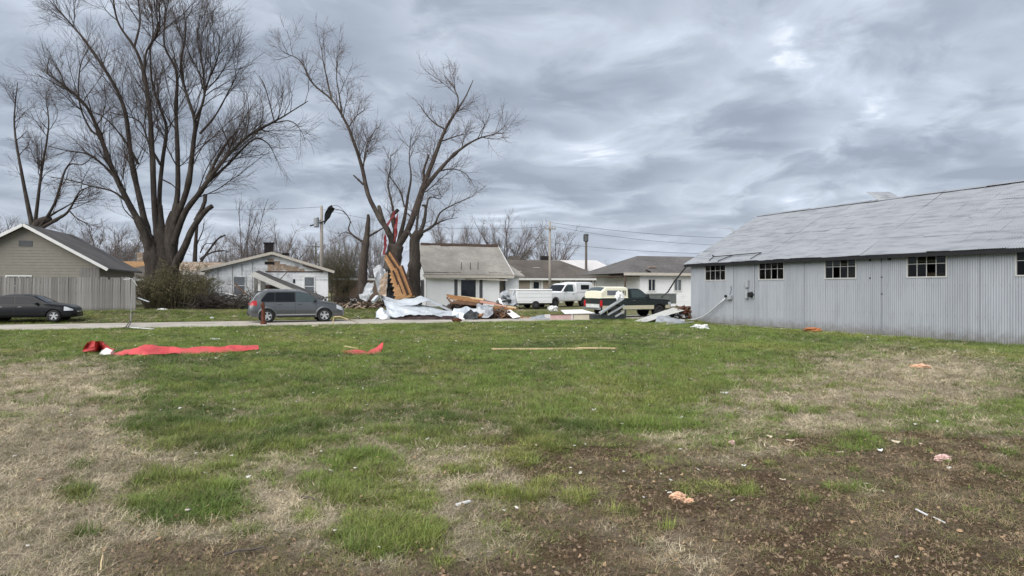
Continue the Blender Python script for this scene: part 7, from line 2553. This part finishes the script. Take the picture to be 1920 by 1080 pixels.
sheet('grey_tarp', 'grey and white tarp thrown over the bags at the house corner', 'tarp', pxs([(938, 572, 46), (952, 575, 45.8), (968, 572, 46)], 46), pxs([(937, 552, 46.6), (948, 545, 46.8), (956, 556, 46.8), (966, 541, 46.8)], 46.6), SILVER_D, 0.24, 65, 9, 13, 0.1, 1.4)
rubble('bent metal offcuts lying among the silver sheets by the street', 790, 585, 38.4, 4.6, 0.45, 40, 84, (('metal_bits', SILVER), ('dull_bits', SILVER_D), ('dark_bits', DK_WOOD)))
rubble('broken laths and dark scraps right of the dented silver piece', 915, 592, 38.0, 3.4, 0.5, 60, 85, (('lath_bits', LUMBER), ('dark_bits', DK_WOOD), ('pale_bits', WHITE_SHEET)))
# lumber pile: every board lies for itself
LP = [((841, 555, 40.6), (905, 566, 39.6), 0.34, 0.16, LUMBER), ((845, 559, 40.2), (900, 565, 39.4), 0.28, 0.14, LUMBER), ((838, 553, 41), (880, 559, 40.2), 0.10, 0.08, LUMBER_D),
      ((860, 556, 40.8), (908, 562, 40), 0.2, 0.12, LUMBER_P), ((850, 566, 39.4), (905, 571, 39), 0.2, 0.2, LUMBER_D), ((885, 563, 39.6), (930, 570, 39), 0.16, 0.14, mat('pinkish_board', (0.48, 0.27, 0.22), 0.8, 0, 0.15)),
      ((905, 564, 40.4), (940, 572, 39.6), 0.2, 0.14, LUMBER_D), ((918, 568, 39.2), (950, 575, 38.6), 0.12, 0.06, mat('pinkish_board', (0.48, 0.27, 0.22))), ((925, 576, 38.6), (962, 580, 38.4), 0.2, 0.12, LUMBER),
      ((930, 572, 39.4), (968, 577, 39), 0.14, 0.1, LUMBER_P), ((915, 573, 38.4), (948, 590, 37.6), 0.10, 0.06, LUMBER_D), ((942, 583, 38.2), (972, 579, 38.6), 0.09, 0.05, LUMBER),
      ((936, 560, 40.8), (941, 572, 40.2), 0.18, 0.03, WHITE_SHEET), ((848, 570, 39.2), (838, 558, 40), 0.08, 0.08, LUMBER_D), ((900, 590, 37.4), (938, 583, 38), 0.08, 0.06, LUMBER_D)]
LBL = ['broad orange board on top of the lumber pile', 'orange board just under the broad top board', 'thin dark lath sticking out at the left end of the lumber pile', 'pale board behind the broad orange board', 'dark beam under the orange boards',
       'pinkish board at the middle of the lumber pile', 'dark board on the right slope of the lumber pile', 'pinkish board low on the right slope of the lumber pile', 'orange board at the right foot of the lumber pile', 'pale board at the right foot of the pile',
       'dark splintered beam pointing down toward the white leaning panel', 'short orange board behind the white leaning panel', 'small white upright slat at the house corner behind the lumber', 'short dark post at the left end of the lumber pile', 'dark thin board before the dented silver piece']
for (a, b_, w, t, m), lb in zip(LP, LBL):
    board(lb, at(*a), at(*b_), w, t, m, group='boards in the lumber pile')

# torn wall section leaning in the fork of the split tree ---------------------------
def wall_section(label, tl, tr, br, bl, nj, seed, jag=False):
    """plywood sheet with joists on it; corners are 3-D points"""
    tl, tr, br, bl = [Vector(v) for v in (tl, tr, br, bl)]
    o = (bl + br) / 2
    root = empty('timber_wall_section', o, 0, label, 'wall section')
    rr = random.Random(seed)
    n = (tr - tl).cross(bl - tl).normalized()
    if n.y > 0: n = -n
    left = []
    if jag:
        K = 13
        for k in range(K):
            f = k / (K - 1)
            p_ = tl.lerp(bl, f) + (tr - tl) * (0.16 * (k % 2) + rr.uniform(-.05, .05))
            left.append(p_)
    else:
        left = [tl, bl]
    poly = [v - o for v in left] + [br - o, tr - o]
    m = MB(); k = len(poly)
    m.add([v for v in poly] + [v - n * 0.02 for v in poly], [tuple(range(k)), tuple(range(2 * k - 1, k - 1, -1))] + [(i, (i + 1) % k, k + (i + 1) % k, k + i) for i in range(k)])
    m.build('plywood_sheet', PLY, root, recalc=True)
    for j in range(nj):
        f = (j + 0.6) / (nj + 0.2)
        a = tl.lerp(tr, f) - o + n * 0.07; b2 = a + (br - tr) * (0.72 + 0.28 * f)
        MB().bar(a - (b2 - a) * 0.02, b2, 0.10, 0.14, n).build('joist', LUMBER, root)
        MB().bar(a + n * 0.002 + (tr - tl).normalized() * 0.11, b2 + n * 0.002 + (tr - tl).normalized() * 0.15, 0.15, 0.10, n).build('joist_gap_shade', mat('joist_gap_brown', (0.035, 0.018, 0.012), 0.9), root)  # dark strips standing in for the shaded gaps between joists
    return root


wall_section('upper torn timber wall section leaning on the forked tree', at(720, 484, 44.3), at(735, 472, 44.5), at(758, 508, 43.9), at(736, 513, 43.7), 2, 3)
wall_section('lower splintered timber wall section standing under the forked tree', at(729, 513, 43.3), at(756, 498, 43.7), at(778, 556, 43.0), at(739, 562, 42.4), 3, 4, True)
sheet('black_tarp_and_shade', 'black sheet put in as dark shade behind the splintered timber section', 'tarp', pxs([(716, 561, 44.8), (744, 562, 44.8)], 44.8), pxs([(722, 500, 45), (742, 520, 45)], 45), DKSHEET, 0.15, 33, 14, 12)  # black sheet placed to supply the dark shade behind the timber
sheet('crumpled_metal', 'grey crumpled sheet wrapped left of the timber wall section', 'sheet metal', pxs([(707, 545, 44.2), (716, 566, 44), (726, 560, 44)], 44), pxs([(698, 500, 44.8), (712, 497, 44.9), (727, 514, 44.8)], 44.8), SILVER_D, 0.30, 34, 14, 11, 0.12, 1.2, torn=.06)
sheet('crumpled_metal', 'rounded grey crumpled sheet on the ground right of the snapped trunk', 'sheet metal', pxs([(676, 562, 44.6), (686, 564, 44.4), (701, 552, 44.6)], 44.6), pxs([(679, 544, 45.2), (690, 530, 45.4), (703, 530, 45.3)], 45.3), SILVER_D, 0.26, 35, 10, 11, 0.2, 1.3)
sheet('brown_sheet', 'brown torn sheet between the grey crumpled sheet and the timber', 'sheet', pxs([(710, 552, 43.8), (724, 556, 43.8)], 43.8), pxs([(714, 524, 44.2), (727, 508, 44.3)], 44.2), SHEATH, 0.12, 36, 12, 10)
board('pale short post lying below the grey crumpled sheet', at(699, 566, 42.5), at(708, 556, 43), 0.22, 0.2, SILVER, 'post')
for i, (lo, hi, lb) in enumerate(((((722, 478, 45.2), (726, 462, 45.3), (724, 436, 45.3)), ((718, 478, 45.4), (721, 455, 45.5), (721, 438, 45.5)), 'red sheet strip hanging on the left side of the forked trunk'),
                                  (((742, 455, 45.0), (744, 425, 45.0), (748, 400, 45.1)), ((739, 452, 45.2), (740, 420, 45.2), (744, 400, 45.2)), 'bright red strip caught high in the fork of the split tree'),
                                  (((727, 424, 45.1), (734, 410, 45.1), (742, 398, 45.1)), ((724, 421, 45.3), (731, 406, 45.3), (738, 395, 45.3)), 'small red strip slanting across the fork of the split tree'))):
    sheet('red_metal_sheet', lb, 'sheet metal', [at(*q) for q in lo], [at(*q) for q in hi], mat('dark_red_sheet', (0.15, 0.014, 0.017), 0.6, 0.0, 0.25), 0.12, 40 + i, 4, 12)
sheet('dark_sheet', 'dark twisted metal sheet caught on top of the pale utility pole', 'sheet metal', pxs([(606, 421, 61.4), (608, 404, 61.4), (614, 390, 61.3), (622, 384, 61.2)], 61.4), pxs([(609, 420, 61.7), (619, 408, 61.9), (623, 398, 61.9), (628, 392, 61.6)], 61.6), DKSHEET, 0.10, 50, 6, 10)

# right of the street: overturned pieces before the cream-capped truck ------------------
ow = empty('overturned_wall', at(1072, 598, 37.2) * 1.0, R(14), 'overturned white and pink wall section lying by the street before the cream-capped truck', 'wall section')
ow.location.z = gzf(ow.location.x, ow.location.y)
PINKP = mat('faded_pink_panel', (0.52, 0.36, 0.34), 0.8, 0, 0.15, 3); BEIGEP = mat('beige_panel', (0.52, 0.48, 0.38), 0.8, 0, 0.12, 3)
MB().box(-1.30, 0.06, -0.03, 0.0, 0.02, 0.30).build('pink_panel', PINKP, ow)
MB().box(0.10, 1.16, -0.05, -0.01, 0.0, 0.34).build('beige_panel', BEIGEP, ow)
MB().box(-1.32, 1.18, -0.065, 0.02, 0.30, 0.335).build('dark_edge', LUMBER_D, ow)
MB().box(-0.02, 0.02, -0.07, 0.02, 0.0, 0.36).build('upright', WHITE_SHEET, ow)
MB().add([(-0.45, -0.08, 0.34), (1.42, -0.06, 0.36), (1.2, 1.5, 0.52), (-0.2, 1.4, 0.50), (-0.45, -0.08, 0.37), (1.42, -0.06, 0.39), (1.2, 1.5, 0.55), (-0.2, 1.4, 0.53)], [(3, 2, 1, 0), (4, 5, 6, 7), (0, 1, 5, 4), (1, 2, 6, 5), (2, 3, 7, 6), (3, 0, 4, 7)]).build('white_top_sheet', WHITE_SHEET, ow)
MB().box(-1.25, 1.1, 0.02, 1.3, 0.0, 0.28).build('filling', mat('pale_underlay', (0.5, 0.48, 0.45), 0.8), ow)
lump('white_bundle', 'white crumpled bundle on the left end of the overturned wall', 'bundle', 1037, 584, 16, 10, WHITE_SHEET, 66)
sheet('road_sheet', 'flat grey sheet lying on the street left of the overturned wall', 'sheet', pxs([(985, 600, 36.6), (1028, 599, 37)], 36.8), pxs([(1000, 594, 38.6), (1032, 588, 39.4)], 39), SILVER_D, 0.05, 67, 8, 12)
sheet('white_strip', 'long white strip lying along the street edge left of the overturned wall', 'strip', gpx([(960, 600), (1010, 600.5)]), gpx([(975, 597.5), (1012, 598)]), WHITE_SHEET, 0.01, 68, 4, 10)


def wrecked_rack():
    g = at(1142, 600, 36.9)
    r = empty('wrecked_black_rack', (g.x, g.y, gzf(g.x, g.y)), R(10), 'black wrecked rack with slanted silver ribs at the rear corner of the cream-capped truck', 'rack')
    m = MB(); m.box(-0.98, 1.0, 0, 0.9, 0.0, 0.33); m.build('base_box', DKSHEET, r, bevel=0.04)
    slab(r, 'slanted_panel', [(-0.55, -0.1, 0.36), (-0.3, 0.9, 0.36), (1.05, 0.8, 1.15), (0.8, -0.12, 1.2)], 0.06, SILVER_D)
    for k in range(5):
        f = k / 4
        MB().bar(Vector((-0.6 + 0.25 * f, -0.12 + 0.95 * f, 0.40)), Vector((0.85 + 0.22 * f, -0.14 + 0.92 * f, 1.24)), 0.05, 0.06).build('rib', mat('rib_metal', (0.5, 0.52, 0.54), 0.4, 0.4), r)
    for a, b_ in (((-0.1, -0.05, 0.3), (0.9, -0.05, 0.85)), ((0.35, -0.06, 0.2), (0.98, -0.06, 0.55))):
        MB().bar(a, b_, 0.07, 0.1).build('strut', SILVER_D, r)
    MB().tube([(0.95, -0.08, 0.0), (0.95, -0.08, 0.6)], 0.06, 8).build('leg', DKSHEET, r)
    return r


wrecked_rack()
lump('white_ball', 'white round bundle perched on top of the slanted ribs', 'bundle', 1161, 560, 9, 9, WHITE_SHEET, 69)
_o = bpy.data.objects[[o.name for o in bpy.data.objects if o.name.startswith('white_ball')][0]]
_o.location = at(1161, 563, 37.2); _o.scale = (0.8, 0.8, 0.8)
sheet('fallen_siding_sheet', 'long pale grey panel leaning up toward the barn corner', 'panel', pxs([(1182, 604, 35.6), (1262, 577, 38.2)], 36), pxs([(1211, 604, 34.9), (1284, 582, 37.2)], 36), mat('pale_grey_panel', (0.47, 0.47, 0.44), 0.7, 0, 0.12, 3), 0.015, 71, 5, 20)
sheet('grey_tarp', 'dark grey sheet heaped at the foot of the leaning panel', 'tarp', pxs([(1228, 606, 34.8), (1255, 608, 34.6), (1285, 606, 34.9)], 34.8), pxs([(1232, 594, 35.8), (1252, 593, 36), (1283, 600, 35.8)], 35.8), SILVER_D, 0.10, 72, 8, 24)
rubble('dark brown bits standing in for the dark crawl space beside the barn corner', 1282, 600, 37.6, 1.1, 0.75, 90, 73, (('dark_bits', DK_WOOD), ('void_brown_bits', RUST)))  # dark pieces added to paint the unlit void under the house
rubble('black debris heap behind the leaning pale grey sheet', 1262, 600, 37.4, 1.5, 0.5, 50, 74, (('black_bits', DKSHEET), ('grey_bits', SILVER_D)))
board('pale pipe lying in the grass toward the barn corner', gat(1250, 610) + Vector((0, 0, .05)), gat(1300, 603) + Vector((0, 0, .08)), 0.06, 0.06, SILVER, 'pipe', 'pipe')
board('pale lath lying in the grass beside the pipe', gat(1228, 612) + Vector((0, 0, .04)), gat(1262, 606) + Vector((0, 0, .05)), 0.05, 0.03, LUMBER_P, 'lath')

# brush and odds in the yard before the gable house ----------------------------------------


def brush_pile(label, px, py, D, w, h, n, seed, m):
    t = Tree(seed); rng = t.rng
    v = at(px, py, D)
    root = empty('brush_pile', (v.x, v.y, gzf(v.x, v.y)), STREET_A, label, 'brush pile')
    for k in range(n):
        p_ = np.array([rng.uniform(-w / 2, w / 2), rng.uniform(-0.7, 0.7), rng.uniform(0.02, h * 0.45)])
        a = rng.uniform(0, 6.28)
        d = np.array([math.cos(a), 0.5 * math.sin(a), rng.uniform(-0.1, 0.55)])
        bp, br = t.branch(p_, d, rng.uniform(0.8, 2.2), rng.uniform(0.02, 0.06), 0.008, 5, 0.15, 0.0)
        bp[:, 2] = np.clip(bp[:, 2], 0.02, h)
        t.put('twigs', bp, br)
        for j in range(4):
            f = rng.integers(1, 5)
            b2, r2 = t.branch(bp[f], rng.normal(0, 1, 3) + np.array([0, 0, .3]), rng.uniform(.3, .8), 0.014, 0.005, 3, 0.2, 0.0)
            b2[:, 2] = np.clip(b2[:, 2], 0.02, h * 1.15)
            t.put('fine', b2, r2)
    obj('branches', t.mesh('twigs', 5, 'branches'), root, mat=m)['kind'] = 'stuff'
    obj('twigs', t.mesh('fine', 3, 'twigs'), root, mat=m)['kind'] = 'stuff'
    return root


brush_pile('long dark brush pile before the left half of the gable house', 430, 577, 43.5, 4.6, 1.0, 150, 95, BARK)
brush_pile('grey brush heap between the largest tree and the gable house', 405, 574, 45.5, 3.0, 1.3, 70, 96, BARK_PALE)
brush_pile('tall tangle of fallen grey limbs against the left wall of the gable house', 437, 574, 46.2, 3.6, 2.0, 60, 98, BARK_PALE)
brush_pile('dark brush heap right of the gable house behind the grey wagon', 655, 576, 46, 4.2, 0.8, 90, 97, BARK)
board('long broken pole leaning on the left wall of the gable house', at(440, 532, 46), at(462, 552, 45.4), 0.07, 0.07, LUMBER_D, 'pole', 'pole')
rubble('pale and dark scraps strewn before the right half of the gable house', 628, 568, 45.5, 4.0, 0.45, 70, 81, (('dark_bits', DK_WOOD), ('pale_bits', WHITE_SHEET), ('board_bits', SHEATH)))
rubble('mixed scraps strewn between the snapped trunk and the forked tree', 690, 570, 45.0, 3.0, 0.5, 60, 82, (('dark_bits', DK_WOOD), ('board_bits', SHEATH)))
board('white plank lying across the brush before the gable house', at(415, 548, 45.2), at(446, 555, 44.8), 0.16, 0.03, WHITE_SHEET, 'plank')
board('pale plank on the brush near the rear of the grey wagon', at(430, 560, 44), at(462, 556, 44.4), 0.12, 0.03, SILVER_D, 'plank')
lump('red_ornament', 'red and dark yard ornament beside the rear of the grey wagon', 'ornament', 463, 567, 8, 9, RED, 75)
lump('teal_ornament', 'teal yard ornament above the red one by the grey wagon', 'ornament', 465, 576, 10, 10, mat('teal_plastic', (0.03, 0.16, 0.12), 0.5), 76)
lump('white_scrap', 'white scrap in the yard right of the grey wagon', 'scrap', 663, 566, 14, 10, WHITE_SHEET, 77)
lump('white_scrap', 'white scrap on the verge below the big shrub', 'scrap', 397, 598, 6, 4, WHITE_SHEET, 78)
lump('white_scrap', 'white sheet scrap at the foot of the big shrub', 'scrap', 303, 580, 16, 4, WHITE_SHEET, 79)
board('broken white plank by the right end of the plank fence', at(258, 558, 42.2), at(280, 566, 41.8), 0.12, 0.03, SILVER, 'plank')
